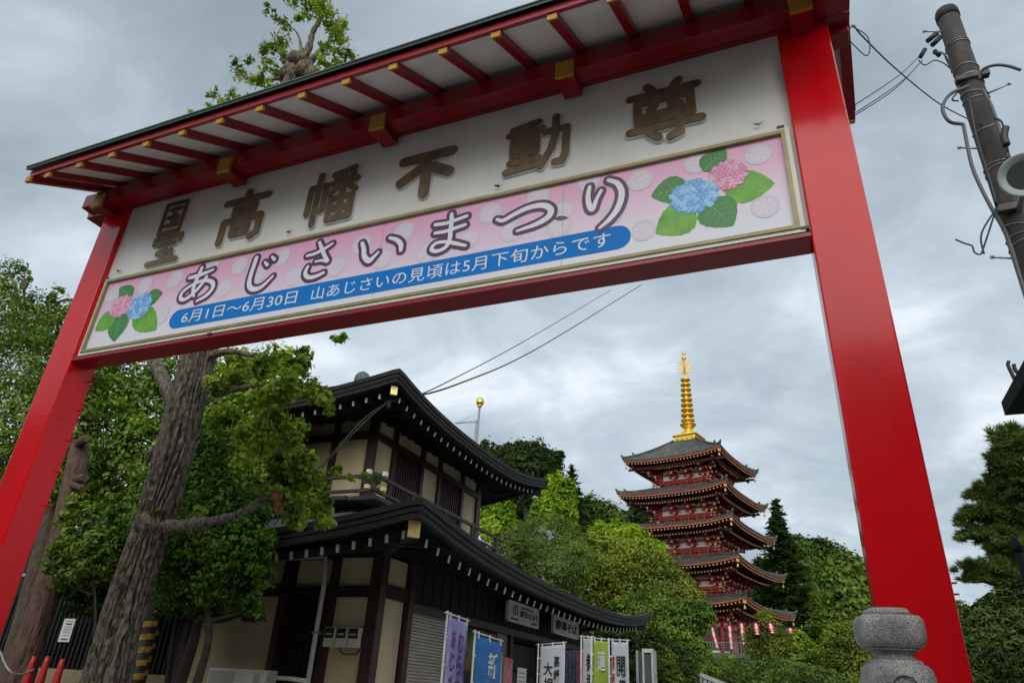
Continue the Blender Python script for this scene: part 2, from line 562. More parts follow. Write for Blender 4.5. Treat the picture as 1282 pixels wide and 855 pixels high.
# soffit boards above the rafters, one per bay
edges = [-1.680] + RX + [0.188]
for side in (0, 1):
    for a, b in zip(edges[:-1], edges[1:]):
        if b - a < 0.01:
            continue
        pr = [(0.792, under(0.792) + TH), (YR, under(YR) + TH), (YR, under(YR) + TH + 0.006), (0.792, under(0.792) + TH + 0.006)]
        if side:
            pr = [(2 * YR - y, z) for y, z in pr]
        vs = [((a + 0.0006) * S, y * S, gz(z)) for y, z in pr] + [((b - 0.0006) * S, y * S, gz(z)) for y, z in pr]
        m = MB(); m.add(vs, [(0, 1, 2, 3), (7, 6, 5, 4), (0, 4, 5, 1), (1, 5, 6, 2), (2, 6, 7, 3), (3, 7, 4, 0)])
        m.build('soffit_panel', SOFFIT, gate)
for side in (0, 1):
    z0 = under(0.788) + TH * 0.55
    y0, y1 = (0.7835, 0.7915)
    if side: y0, y1 = 2 * YR - y1, 2 * YR - y0
    m = MB(); m.box(-1.698 * S, 0.190 * S, y0 * S, y1 * S, gz(under(0.79) + 0.0125), gz(1.1085))
    m.build('eave_fascia', RED_DULL, gate)
# barge boards at both gable ends
for bx0, bx1 in ((-1.699, -1.681), (0.176, 0.194)):
    for side in (0, 1):
        pr = [(0.785, under(0.785) - 0.002), (YR, under(YR) - 0.002), (YR, under(YR) + 0.036), (0.785, under(0.785) + 0.028)]
        if side: pr = [(2 * YR - y, z) for y, z in pr]
        vs = [(bx0 * S, y * S, gz(z)) for y, z in pr] + [(bx1 * S, y * S, gz(z)) for y, z in pr]
        m = MB(); m.add(vs, [(0, 1, 2, 3), (7, 6, 5, 4), (0, 4, 5, 1), (1, 5, 6, 2), (2, 6, 7, 3), (3, 7, 4, 0)])
        bo = m.build('barge_board', RED_DULL, gate)
        yy = 0.784 if not side else 2 * YR - 0.784
        m = MB(); m.box((bx0 + 0.001) * S, (bx1 - 0.001) * S, (yy - 0.004) * S, (yy + 0.004) * S, gz(under(0.785) - 0.003), gz(under(0.785) + 0.014))
        m.build('gold_cap', GOLD_PAINT, bo)
# roof covering
for side in (0, 1):
    pr = [(0.775, 1.1092), (YR, under(YR) + TH + 0.034), (YR, under(YR) + TH + 0.046), (0.775, 1.1175)]
    if side: pr = [(2 * YR - y, z) for y, z in pr]
    vs = [(-1.706 * S, y * S, gz(z)) for y, z in pr] + [(0.200 * S, y * S, gz(z)) for y, z in pr]
    m = MB(); m.add(vs, [(0, 1, 2, 3), (7, 6, 5, 4), (0, 4, 5, 1), (1, 5, 6, 2), (2, 6, 7, 3), (3, 7, 4, 0)])
    rf = m.build('roof', BLACK_SHEET, gate)
    y_ = 0.777 if not side else 2 * YR - 0.777
    m = MB(); m.box(-1.707 * S, 0.201 * S, (y_ - 0.004) * S, (y_ + 0.004) * S, gz(1.1178), gz(1.1205))
    m.build('roof_lip', MOSS, rf)
m = MB(); m.box(-1.706 * S, 0.200 * S, (YR - 0.02) * S, (YR + 0.02) * S, gz(under(YR) + TH + 0.040), gz(under(YR) + TH + 0.066))
m.build('roof_ridge', BLACK_SHEET, gate, bevel=0.02)
# tie beams through the pillar heads, out to both purlins
for bx in (BX[0], BX[-1]):
    m = MB(); m.box((bx - 0.02) * S, (bx + 0.02) * S, 1.0645 * S, (2 * YR - 0.9) * S, gz(1.108), gz(1.147))
    m.build('bracket_arm', RED_DULL, gate, bevel=0.004)


# raised characters of the temple name
def board_box(pts, y):
    q = [at(px, py, y) for px, py in pts]
    return min(p.x for p in q), max(p.x for p in q), min(p.z for p in q), max(p.z for p in q)


YB = 1.0144 * S
chars = [
    ('国', [(208.6, 256), (238, 253.5), (198, 293), (227.6, 291.4)]),
    ('宝', [(194, 294), (230.5, 293), (185.5, 331), (223, 328)]),
    ('高', [(265.7, 309.1), (308.8, 239.1), (338, 239.9), (327.5, 297.9)]),
    ('幡', [(377.5, 269.7), (456, 208), (443, 274), (399, 219)]),
    ('不', [(501.8, 198.5), (577, 177.9), (494.3, 232.2), (532.9, 249)]),
    ('動', [(630.9, 222.8), (701.3, 143), (717.4, 158), (633.9, 161), (695.7, 209.7)]),
    ('尊', [(782, 126.7), (783, 169), (853, 97), (884.4, 142), (817.8, 181.3)]),
]
KANJI = {
    '国': (10, [[(8, 96), (92, 96), (92, 4), (8, 4), (8, 96)], [(28, 77), (72, 77)], [(30, 52), (70, 52)], [(26, 26), (74, 26)], [(50, 77), (50, 26)], [(66, 43), (72, 37)]]),
    '宝': (11, [[(50, 100), (50, 88)], [(8, 68), (8, 84), (92, 84), (92, 68)], [(24, 62), (76, 62)], [(28, 35), (72, 35)], [(4, 5), (96, 5)], [(50, 62), (50, 5)], [(68, 26), (78, 19)]]),
    '高': (11, [[(50, 100), (50, 86)], [(2, 84), (98, 84)], [(28, 70), (72, 70), (72, 57), (28, 57), (28, 70)], [(8, 2), (8, 43), (92, 43), (92, 8), (80, 2)], [(34, 29), (66, 29), (66, 13), (34, 13), (34, 29)]]),
    '幡': (9, [[(6, 24), (6, 75), (37, 75), (37, 28), (31, 25)], [(21.5, 99), (21.5, 1)], [(90, 99), (50, 93)], [(46, 75), (99, 75)], [(72, 95), (72, 50)], [(70, 74), (47, 54)], [(74, 74), (98, 54)],
          [(55, 88), (59, 82)], [(90, 88), (86, 82)], [(52, 43), (94, 43), (94, 3), (52, 3), (52, 43)], [(52, 23), (94, 23)], [(73, 43), (73, 3)]]),
    '不': (15, [[(4, 92), (96, 92)], [(56, 90), (36, 62), (4, 40)], [(51, 66), (51, 2)], [(64, 62), (94, 42)]]),
    '動': (9.5, [[(50, 99), (8, 92)], [(2, 82), (57, 82)], [(10, 69), (48, 69), (48, 36), (10, 36), (10, 69)], [(10, 52), (48, 52)], [(29, 95), (29, 8)], [(6, 21), (52, 21)], [(0, 4), (58, 8)],
          [(62, 72), (97, 72), (95, 18), (90, 3), (79, 4)], [(79, 100), (79, 62), (72, 32), (56, 2)]]),
    '尊': (9.5, [[(28, 101), (36, 90)], [(72, 101), (64, 90)], [(3, 85), (97, 85)], [(13, 72), (87, 72), (87, 36), (13, 36), (13, 72)], [(39, 84), (38, 64), (31, 55)], [(61, 84), (61, 58), (71, 56)],
          [(24, 46), (76, 46)], [(1, 22), (99, 22)], [(70, 33), (70, 5), (57, 0)], [(28, 15), (40, 3)]]),
}


def solid_strokes(strokes, width, x0, x1, z0, z1, grow, yb, depth):
    """rounded raised strokes standing off the board; every piece a hair prouder than the last"""
    mm = MB(); q = 0
    w = width * 0.5 * ((x1 - x0) + (z1 - z0)) / 200
    ax, bx_ = x0 + w, x1 - w; az, bz = z0 + w, z1 - w
    w = w * 1.08 + grow
    for st in strokes:
        P = [Vector((ax + (bx_ - ax) * u / 100, 0, az + (bz - az) * v / 100)) for u, v in st]
        for i, p in enumerate(P):
            q += 1; f = yb - depth - q * 6e-5
            n = 14
            vs = [(p.x + w * math.cos(2 * math.pi * k / n), yy, p.z + w * math.sin(2 * math.pi * k / n)) for yy in (f, yb) for k in range(n)]
            mm.add(vs, [tuple(range(n))] + [(k, n + k, n + (k + 1) % n, (k + 1) % n) for k in range(n)])
            if i + 1 < len(P):
                q += 1; f = yb - depth - q * 6e-5
                r = P[i + 1]; d = (r - p).normalized(); s_ = Vector((-d.z, 0, d.x)) * w
                c4 = [p - s_, r - s_, r + s_, p + s_]
                vs = [(c_.x, f, c_.z) for c_ in c4] + [(c_.x, yb, c_.z) for c_ in c4]
                mm.add(vs, [(0, 1, 2, 3), (0, 4, 5, 1), (1, 5, 6, 2), (2, 6, 7, 3), (3, 7, 4, 0)])
    return mm


for ch, pts in chars:
    x0, x1, z0, z1 = board_box(pts, YB - 0.02)
    wd, st = KANJI[ch]
    cobj = solid_strokes(st, wd * 1.12, x0, x1, z0, z1, 0.0, YB - 0.026, 0.010).build('character', BRONZE, gate)
    solid_strokes(st, wd * 1.12, x0, x1, z0, z1, 0.0055, YB, 0.0255).build('character_rim', PALE_RIM, cobj)

# small growths and stains along the banner top
PLANT = leafmat('weed_leaf', (0.03, 0.05, 0.015), (0.10, 0.14, 0.04))
for (px, py) in ((150, 341), (363, 292), (625, 235), (951, 158)):
    m = MB(); p = at(px, py, YB - 0.02)
    for k in range(9):
        a = random.uniform(0, 6.28); t = p + Vector((math.cos(a) * 0.035, -0.015, 0.008 + 0.02 * random.random()))
        d = Vector((0.005, 0, 0.005))
        m.add([p, t - d, t + Vector((math.cos(a), 0, 0.3)) * 0.012, t + d], [(0, 1, 2, 3)])
    tag(rebase(m.build('weed_tuft', PLANT)), 'tiny weed sprouting %s' % {
        150: 'on the banner frame at its far left corner', 363: 'on the banner frame between the second and third characters',
        625: 'on the banner frame below the fifth character', 951: 'on the banner frame near its right corner'}[px], 'weed', 'weeds on the banner frame')

# ------------------------------------------------------------------ festival banner
ban = empty('festival_banner', (-3.46, S, gz(0.679)), 'long pink hydrangea festival banner framed in cream and gold under the name board', 'banner')
YF = S * 0.9995
FX0, FX1, FZ0, FZ1 = -1.598 * S, 0.0565 * S, gz(0.6795), gz(0.9015)


def frame(x0, x1, z0, z1, w, y0, y1, name, m_, par):
    mm = MB()
    mm.box(x0, x1, y0, y1, z1 - w, z1); mm.box(x0, x1, y0, y1, z0, z0 + w)
    mm.box(x0, x0 + w, y0, y1, z0 + w, z1 - w); mm.box(x1 - w, x1, y0, y1, z0 + w, z1 - w)
    return mm.build(name, m_, par)


m = MB(); m.box(FX0 + 0.01, FX1 - 0.01, YF + 0.02, YF + 0.058, FZ0 + 0.01, FZ1 - 0.01)


def grad_mat(name, top, bot, z0, z1, rough=0.35):
    mm = bpy.data.materials.new(name); mm.use_nodes = True
    t = mm.node_tree; b = t.nodes['Principled BSDF']; b.inputs['Roughness'].default_value = rough
    tcn = t.nodes.new('ShaderNodeTexCoord'); sp = t.nodes.new('ShaderNodeSeparateXYZ'); t.links.new(tcn.outputs['Object'], sp.inputs[0])
    mr = t.nodes.new('ShaderNodeMapRange'); mr.inputs[1].default_value = z0; mr.inputs[2].default_value = z1
    t.links.new(sp.outputs[2], mr.inputs[0])
    rp = t.nodes.new('ShaderNodeValToRGB'); rp.color_ramp.elements[0].color = (*bot, 1); rp.color_ramp.elements[1].color = (*top, 1)
    rp.color_ramp.interpolation = 'EASE'
    t.links.new(mr.outputs[0], rp.inputs[0]); t.links.new(rp.outputs[0], b.inputs['Base Color'])
    MATS[name] = mm
    return mm


PINKG = grad_mat('pink_to_white_print', (0.82, 0.42, 0.62), (0.74, 0.75, 0.82), 0.10, 0.92)
m.build('printed_panel', PINKG, ban)
for xx in (-1.22 * S + 0.2, -0.66 * S, -0.275 * S):
    pass
fr = frame(FX0, FX1, FZ0, FZ1, 0.05, YF, YF + 0.06, 'outer_frame', FRAME_W, ban)
frame(FX0 + 0.032, FX1 - 0.032, FZ0 + 0.032, FZ1 - 0.032, 0.030, YF - 0.012, YF + 0.02, 'brass_strip', FRAME_G, ban)
for px in (480, 704):
    p = at(px, 290, YF + 0.02)
    m = MB(); m.box(p.x - 0.0018, p.x + 0.0018, YF + 0.0185, YF + 0.02, FZ0 + 0.06, FZ1 - 0.06)
    m.build('panel_seam', mat('seam_grey', (0.35, 0.3, 0.36), rough=0.6), ban)

for (cx_, cz_) in ((FX1 - 0.05, FZ1 + 0.008), (FX1 + 0.004, FZ0 + 0.03), (FX0 + 1.9, FZ0 - 0.004), (FX0 + 0.02, FZ1 + 0.004)):
    m = MB(); m.box(cx_ - 0.035, cx_ + 0.02, YF - 0.004, YF + 0.03, cz_ - 0.012, cz_ + 0.012); m.build('tape_clip', BLACK_SHEET, ban)
YP = YF + 0.02       # face of the print


def flat(name, pts, m_, lift, par=ban):
    """print layer: polygon of (x, z) points on the banner face"""
    mm = MB(); mm.slab([(x, YP - lift, z) for x, z in pts], (0, 1, 0), 0.0006)
    return mm.build(name, m_, par)


INKW = mat('white_ink', (0.80, 0.80, 0.82), rough=0.4, var=0.02)
PALE = mat('pale_circle_ink', (0.78, 0.70, 0.79), rough=0.4, var=0.03)
TXTG = mat('grey_text_ink', (0.30, 0.30, 0.31), rough=0.6)
GREYI = mat('grey_line_ink', (0.56, 0.53, 0.60), rough=0.5, var=0.02)
# pale round slices scattered over the print: ring, disc and spokes
circ = [(801.5, 225.5, 17.5), (949, 193.5, 18.5), (958, 259, 19), (872, 205, 17), (806, 289, 16), (700, 284, 16), (704, 264, 15),
        (614, 267, 15), (674, 246, 15), (641, 290, 15), (535, 317, 14), (530, 268, 0), (506, 290, 13), (453, 306, 13), (420, 334, 14),
        (368, 346, 12), (375, 312, 0), (352, 322, 11), (322, 345, 12), (300, 333, 10), (280, 361, 12), (265, 334, 9), (219, 350, 11),
        (141, 368, 10), (181, 358, 11), (202, 395, 10), (478, 324, 13), (587, 300, 13), (737, 228, 15), (766, 270, 14)]
for (px, py, r) in circ:
    if r == 0: continue
    c = at(px, py, YP); d = at(px + r, py, YP)
    R = abs(d.x - c.x) * 0.98
    R = min(R, 0.115)
    ring = [(c.x + R * math.cos(a), c.z + R * math.sin(a)) for a in np.linspace(0, 2 * math.pi, 25)[:-1]]
    o = flat('printed_slice', ring, PALE, 0.0012)
    mm = MB()
    n = 28
    vs, fs = [], []
    for (ra, rb) in ((R * 0.80, R * 0.83), (R * 0.955, R * 1.0)):
        b0 = len(vs)
        for k in range(n):
            a = 2 * math.pi * k / n
            vs.append((c.x + ra * math.cos(a), YP - 0.0020, c.z + ra * math.sin(a)))
            vs.append((c.x + rb * math.cos(a), YP - 0.0020, c.z + rb * math.sin(a)))
        for k in range(n):
            j = (k + 1) % n
            fs.append((b0 + 2 * k, b0 + 2 * j, b0 + 2 * j + 1, b0 + 2 * k + 1))
    mm.add(vs, fs)
    for k in range(8):
        a = 2 * math.pi * (k + 0.3) / 8 + px * 0.37
        e = Vector((math.cos(a), 0, math.sin(a))); sd_ = Vector((-math.sin(a), 0, math.cos(a))) * R * 0.018
        cc = Vector((c.x, YP - 0.0020, c.z))
        mm.add([cc + e * R * 0.2 - sd_, cc + e * R * 0.75 - sd_, cc + e * R * 0.75 + sd_, cc + e * R * 0.2 + sd_], [(0, 1, 2, 3)])
    mm.build('slice_lines', GREYI, o)

# blue date strip
BLUE = mat('blue_strip_ink', (0.0, 0.19, 0.62), spec=0.2, rough=0.5, var=0.02)
bl = [at(212.6, 400.8, YP), at(790, 295.8, YP)]
zt = (at(224.5, 387, YP).z + at(780, 282.7, YP).z) / 2; zb = (at(224.5, 411.3, YP).z + at(778, 310, YP).z) / 2
R = (zt - zb) / 2; zc_ = (zt + zb) / 2
pts = [(bl[1].x - R + R * math.cos(a), zc_ + R * math.sin(a)) for a in np.linspace(-math.pi / 2, math.pi / 2, 13)]
pts += [(bl[0].x + R + R * math.cos(a), zc_ + R * math.sin(a)) for a in np.linspace(math.pi / 2, 3 * math.pi / 2, 13)]
strip = flat('date_strip', pts, BLUE, 0.0026)
t0 = at(227, 402, YP).x; t1 = at(371, 376, YP).x
letters('lettering', '6月1日〜6月30日', ((t0 + t1) / 2, YP - 0.0036, zc_), (1, 0, 0), (0, 0, 1), t1 - t0, R * 1.25, INKW, strip, offset=0.0, depth=0.0006, spacing=1.0)
t0 = at(390, 372, YP).x; t1 = at(765, 298, YP).x
letters('lettering', '山あじさいの見頃は5月下旬からです', ((t0 + t1) / 2, YP - 0.0036, zc_ - 0.002), (1, 0, 0), (0, 0, 1), t1 - t0, R * 1.28, INKW, strip, offset=0.0, depth=0.0006, spacing=1.05)

# big brush kana drawn stroke by stroke (x right, y up, in a 100 x 100 cell; last value is the pen width)
PURP = mat('plum_outline_ink', (0.085, 0.02, 0.10), rough=0.4, var=0.05)
KANA = {
    'あ': [[(16, 74, 9), (36, 75, 10), (60, 79, 9), (80, 84, 6)],
          [(44, 97, 9), (42, 80, 10), (38, 55, 10), (38, 32, 9), (46, 14, 6)],
          [(66, 66, 8), (56, 42, 9), (40, 22, 9), (22, 10, 9), (8, 16, 9), (8, 32, 8), (24, 46, 8), (48, 55, 8), (72, 54, 9), (90, 42, 10), (92, 24, 10), (80, 8, 9), (58, -2, 6)]],
    'じ': [[(22, 94, 11), (20, 70, 11), (18, 40, 11), (22, 16, 12), (38, 3, 12), (62, 6, 10), (88, 30, 6)],
          [(52, 76, 6), (62, 66, 9)], [(70, 88, 6), (80, 78, 9)]],
    'さ': [[(10, 66, 8), (36, 68, 9), (62, 76, 9), (86, 86, 7)],
          [(42, 98, 8), (54, 78, 10), (68, 56, 10), (82, 38, 8), (62, 44, 7), (42, 44, 6)],
          [(20, 34, 8), (16, 18, 10), (28, 4, 11), (52, 2, 10), (76, 8, 8)]],
    'い': [[(6, 84, 9), (12, 60, 11), (16, 32, 12), (28, 10, 13), (38, 22, 9), (46, 36, 6)],
          [(66, 82, 8), (82, 68, 10), (92, 48, 11), (94, 26, 9)]],
    'ま': [[(12, 78, 9), (40, 76, 9), (66, 80, 9), (88, 84, 8)], [(14, 54, 8), (40, 53, 9), (66, 57, 9), (86, 60, 8)],
          [(50, 99, 9), (52, 76, 10), (52, 50, 10), (52, 26, 10), (44, 8, 9), (24, 2, 9), (10, 10, 9), (18, 24, 8), (40, 24, 8), (66, 14, 9), (92, 2, 7)]],
    'つ': [[(3, 62, 7), (14, 54, 9), (34, 68, 10), (58, 80, 11), (82, 78, 12), (96, 58, 12), (92, 34, 12), (72, 18, 10), (40, 8, 6)]],
    'り': [[(12, 88, 8), (8, 66, 10), (12, 44, 11), (20, 36, 10), (30, 56, 8), (42, 74, 7)],
          [(62, 94, 9), (84, 82, 11), (94, 58, 12), (84, 28, 12), (62, 6, 10), (38, -8, 6)]],
}


def catmull(P, n=7):
    P = np.array(P, float); out_ = []
    Q = np.vstack([2 * P[0] - P[1], P, 2 * P[-1] - P[-2]]) if len(P) > 1 else P
    for i in range(len(P) - 1):
        p0, p1, p2, p3 = Q[i], Q[i + 1], Q[i + 2], Q[i + 3]
        for t in np.linspace(0, 1, n, endpoint=False):
            out_.append(0.5 * ((2 * p1) + (-p0 + p2) * t + (2 * p0 - 5 * p1 + 4 * p2 - p3) * t * t + (-p0 + 3 * p1 - 3 * p2 + p3) * t ** 3))
    out_.append(P[-1])
    return np.array(out_)


def brush(strokes, x0, x1, z0, z1, grow, y, lay):
    """thin brush strokes: a ribbon with a round dab at every step; each dab a hair apart so that none lie in one plane"""
    mm = MB(); k_ = 0
    sx = (x1 - x0) / 100; sz = (z1 - z0) / 100; sw = (sx + sz) / 2
    for st in strokes:
        c = catmull(st)
        px_ = x0 + c[:, 0] * sx; pz_ = z0 + c[:, 1] * sz; w = c[:, 2] * sw * 0.5 * 1.18 + grow
        n = len(c)
        tx = np.gradient(px_); tz = np.gradient(pz_); ln = np.hypot(tx, tz) + 1e-9
        nx_, nz_ = -tz / ln, tx / ln
        yy = y - lay * k_; k_ += 1
        vs = []
        for i in range(n):
            vs.append((px_[i] + nx_[i] * w[i], yy - i * 2e-6, pz_[i] + nz_[i] * w[i])); vs.append((px_[i] - nx_[i] * w[i], yy - i * 2e-6, pz_[i] - nz_[i] * w[i]))
        mm.add(vs, [(2 * i, 2 * i + 1, 2 * i + 3, 2 * i + 2) for i in range(n - 1)])
        for i in range(0, n, 1):
            yq = yy - 8e-5 - i * 3e-6
            ring = [(px_[i] + w[i] * math.cos(a), yq, pz_[i] + w[i] * math.sin(a)) for a in np.linspace(0, 2 * math.pi, 17)[:-1]]
            mm.add(ring, [tuple(range(16))[::-1]])
    return mm


kana = [
    ('あ', [(220.8, 376.5), (273, 356), (256, 332.7), (247, 378)]),
    ('じ', [(302, 359.6), (350, 341), (312.5, 321.5), (325.6, 364)]),
    ('さ', [(374, 348), (421, 318), (400.4, 301.6), (396.7, 349)]),
    ('い', [(449, 303), (509, 307), (490, 291), (465.5, 331)]),
    ('ま', [(537, 288), (591.6, 284.5), (570, 265.8), (546, 318)]),
    ('つ', [(618, 277), (695.6, 262), (669.4, 250.8), (643, 295)]),
    ('り', [(731, 228), (783.6, 243), (746, 284.5)]),
]
for ch, pts in kana:
    x0, x1, z0, z1 = board_box(pts, YP)
    ix, iz = (x1 - x0) * 0.035, (z1 - z0) * 0.035
    k1 = brush(KANA[ch], x0 + ix, x1 - ix, z0 + iz, z1 - iz, 0.031, YP - 0.0050, 0.0003).build('character', PURP, ban)
    brush(KANA[ch], x0 + ix, x1 - ix, z0 + iz, z1 - iz, -0.002, YP - 0.0072, 0.0003).build('character_fill', INKW, k1)

# printed hydrangeas
LEAFI = mat('leaf_green_ink', (0.16, 0.44, 0.01), rough=0.4, var=0.1, scale=5, col2=(0.04, 0.28, 0.01))
LEAFD = mat('leaf_dark_ink', (0.03, 0.24, 0.035), rough=0.4, var=0.1, scale=5)
VEIN = mat('leaf_vein_ink', (0.30, 0.50, 0.12), rough=0.4)
BLUEF = mat('blue_petal_ink', (0.12, 0.42, 0.86), rough=0.4, var=0.1, scale=14)
BLUEL = mat('light_blue_petal_ink', (0.30, 0.64, 0.94), rough=0.4, var=0.1, scale=14)
PINKF = mat('pink_petal_ink', (0.78, 0.22, 0.42), rough=0.4, var=0.1, scale=14)
PINKL = mat('light_pink_petal_ink', (0.86, 0.42, 0.58), rough=0.4, var=0.1, scale=14)


def print_leaf(tip, root, width, m_, lift, par):
    a = at(*root, YP); b = at(*tip, YP)
    d = Vector((b.x - a.x, 0, b.z - a.z)); ln = d.length; d.normalize(); s = Vector((-d.z, 0, d.x))
    pts = []
    n = 12
    prof = lambda t: (math.sin(math.pi * min(1, t ** 0.8)) ** 0.8) * (1 - 0.12 * t)
    for i in range(n + 1):
        t = i / n; w = width * 1.4 * prof(t) * (1 + 0.06 * (i % 2))
        pts.append((a.x + d.x * ln * t + s.x * w, a.z + d.z * ln * t + s.z * w))
    for i in range(n - 1, 0, -1):
        t = i / n; w = width * 1.4 * prof(t) * (1 + 0.06 * (i % 2))
        pts.append((a.x + d.x * ln * t - s.x * w, a.z + d.z * ln * t - s.z * w))
    lf = flat('printed_leaf', pts[::-1] if False else pts, m_, lift, par)
    mm = MB()
    y = YP - lift - 0.0004
    def ln_(p, q, w):
        p = Vector((p[0], y, p[1])); q = Vector((q[0], y, q[1])); e = (q - p).normalized(); k = Vector((-e.z, 0, e.x)) * w
        mm.add([p - k, q - k * 0.4, q + k * 0.4, p + k], [(0, 1, 2, 3)])
    A = (a.x + d.x * ln * 0.05, a.z + d.z * ln * 0.05); B = (a.x + d.x * ln * 0.93, a.z + d.z * ln * 0.93)
    ln_(A, B, 0.0028)
    for t in (0.25, 0.4, 0.55, 0.7):
        for sg in (-1, 1):
            P = (a.x + d.x * ln * t, a.z + d.z * ln * t)
            w = width * 1.4 * prof(min(1, t + 0.15)) * 0.8
            Q = (a.x + d.x * ln * (t + 0.17) + s.x * w * sg, a.z + d.z * ln * (t + 0.17) + s.z * w * sg)
            ln_(P, Q, 0.0018)
    mm.build('leaf_vein', VEIN, lf)


def flower(cx, cy, rx, rz, ma, mb_, par, rng):
    c = at(cx, cy, YP)
    o1 = MB(); o2 = MB()
    # pale disc behind, then four-petalled florets
    k = 0
    pts = []
    for i in range(-4, 5):
        for j in range(-4, 5):
            x = (i + 0.5 * (j % 2)) * 0.27; z = j * 0.235
            if x * x + z * z < 1.0:
                pts.append((x * rx, z * rz))
    for (x, z) in pts:
        r = 0.155 * (rx + rz) / 2 * 1.15; a0 = rng.uniform(0, 1.5)
        x += rng.uniform(-1, 1) * r * 0.15; z += rng.uniform(-1, 1) * r * 0.15
        tgt = o1 if rng.random() < 0.5 else o2
        for q in range(4):
            a = a0 + q * math.pi / 2
            ctr = (c.x + x + math.cos(a) * r * 0.55, c.z + z + math.sin(a) * r * 0.55)
            yq = YP - 0.0050 - k * 6e-6; k += 1
            tgt.add([(ctr[0] + r * 0.52 * math.cos(b_), yq, ctr[1] + r * 0.52 * math.sin(b_)) for b_ in np.linspace(0, 2 * math.pi, 9)[:-1]], [tuple(range(8))[::-1]])
    disc = [(c.x + rx * 1.0 * math.cos(a), c.z + rz * 1.0 * math.sin(a)) for a in np.linspace(0, 2 * math.pi, 21)[:-1]]
    f_ = flat('printed_flower', disc, ma, 0.0043, par)
    o1.build('petals', ma, f_); o2.build('petals', mb_, f_)
    dots = MB()
    for (x, z) in pts:
        r = 0.0065
        dots.add([(c.x + x + r * math.cos(b_), YP - 0.0072, c.z + z + r * math.sin(b_)) for b_ in np.linspace(0, 2 * math.pi, 7)[:-1]], [tuple(range(6))[::-1]])
    tag(dots.build('floret_centres', PALE, f_), kind='stuff')


rg = random.Random(3)
for tip, root, w, m_ in (((970, 230), (905, 236), 0.115, LEAFI), ((815, 246), (862, 232), 0.10, LEAFD), ((821, 293), (870, 262), 0.115, LEAFI),
                         ((918, 283), (884, 252), 0.115, LEAFD), ((909, 187), (880, 215), 0.08, LEAFD)):
    print_leaf(tip, root, w, m_, 0.0020 + 0.0003 * rg.random(), ban)
for tip, root, w, m_ in (((119, 414), (145, 392), 0.10, LEAFI), ((143, 428), (152, 392), 0.11, LEAFD), ((196, 413), (170, 390), 0.11, LEAFI),
                         ((204, 367), (182, 376), 0.08, LEAFD), ((150, 360), (165, 372), 0.075, LEAFD)):
    print_leaf(tip, root, w, m_, 0.0020 + 0.0003 * rg.random(), ban)
flower(869, 246, 0.175, 0.150, BLUEF, BLUEL, ban, rg)
flower(911, 220, 0.135, 0.130, PINKL, PINKF, ban, rg)
flower(151.5, 384, 0.150, 0.130, PINKL, PINKF, ban, rg)
flower(175, 384, 0.165, 0.150, BLUEF, BLUEL, ban, rg)
# ------------------------------------------------------------------ two-storey tea house
DW = mat('dark_stained_wood', (0.013, 0.008, 0.008), rough=0.75, var=0.3, scale=3, stretch=(1, 1, 6), bump=0.15, bscale=30)
DW2 = mat('maroon_stained_post', (0.050, 0.016, 0.015), rough=0.5, var=0.25, scale=4, stretch=(3, 3, 0.6), bump=0.12, bscale=30)
FASC = mat('charcoal_eave_board', (0.018, 0.015, 0.015), rough=0.8, var=0.3, scale=2.5, stretch=(1, 1, 9), bump=0.3, bscale=18)
PLAS = mat('buff_plaster', (0.60, 0.49, 0.30), rough=0.9, var=0.14, scale=1.6, stretch=(1, 1, 0.4), bump=0.08, bscale=60)
SLATE = mat('weathered_copper_roof', (0.115, 0.135, 0.128), rough=0.55, var=0.35, scale=2.2, col2=(0.05, 0.06, 0.058), bump=0.2, bscale=10)
TIPW = mat('white_rafter_end', (0.72, 0.70, 0.62), rough=0.5, var=0.12, scale=20)
GOLD = mat('gold_leaf', (0.95, 0.66, 0.14), rough=0.28, metal=0.85, var=0.08, scale=8)
GOLDC = mat('pale_brass_cap', (0.80, 0.66, 0.26), rough=0.35, metal=0.5, var=0.1, scale=12)
STEEL = mat('galvanised_metal', (0.45, 0.46, 0.46), rough=0.4, metal=0.7, var=0.12, scale=10)
GREYP = mat('grey_plastic', (0.36, 0.35, 0.33), rough=0.5, var=0.05)
CREAMP = mat('cream_plastic', (0.58, 0.56, 0.48), rough=0.45, var=0.05)
BLK = mat('matt_black', (0.012, 0.012, 0.013), rough=0.6, var=0.1)
E_ = EYE
XW, YW0, YW1, XW2 = -7.0, 10.83, 22.7, -11.4       # ground floor walls
XU, YU0, YU1, XU2 = -8.9, 12.75, 18.5, -12.3       # upper walls
house = empty('tea_house', (-10, 16.5, 0), 'two-storey dark timber shop with buff plaster panels and sweeping black eaves', 'building')

# walls of the ground floor, front (faces the gate)
m = MB(); m.box(-11.4, -11.05, YW0 + 0.05, YW0 + 0.2, 0, 3.9); m.build('board_wall', DW, house)
def panel(x0, x1, y0, y1, z0, z1, name='plaster_panel', mt=PLAS, **k):
    mm = MB(); mm.box(x0, x1, y0, y1, z0, z1); return mm.build(name, mt, house, **k)
panel(-11.05, -9.0, YW0 + 0.06, YW0 + 0.16, 0.0, 1.38 + E_)
panel(-7.93, -7.15, YW0 + 0.06, YW0 + 0.16, 0.0, 1.38 + E_)
panel(-10.98, -9.0, YW0 + 0.06, YW0 + 0.16, 1.56 + E_, 2.02 + E_)
panel(-8.85, -8.1, YW0 + 0.06, YW0 + 0.16, 1.56 + E_, 2.02 + E_)
panel(-7.93, -7.15, YW0 + 0.06, YW0 + 0.16, 1.56 + E_, 2.05 + E_)
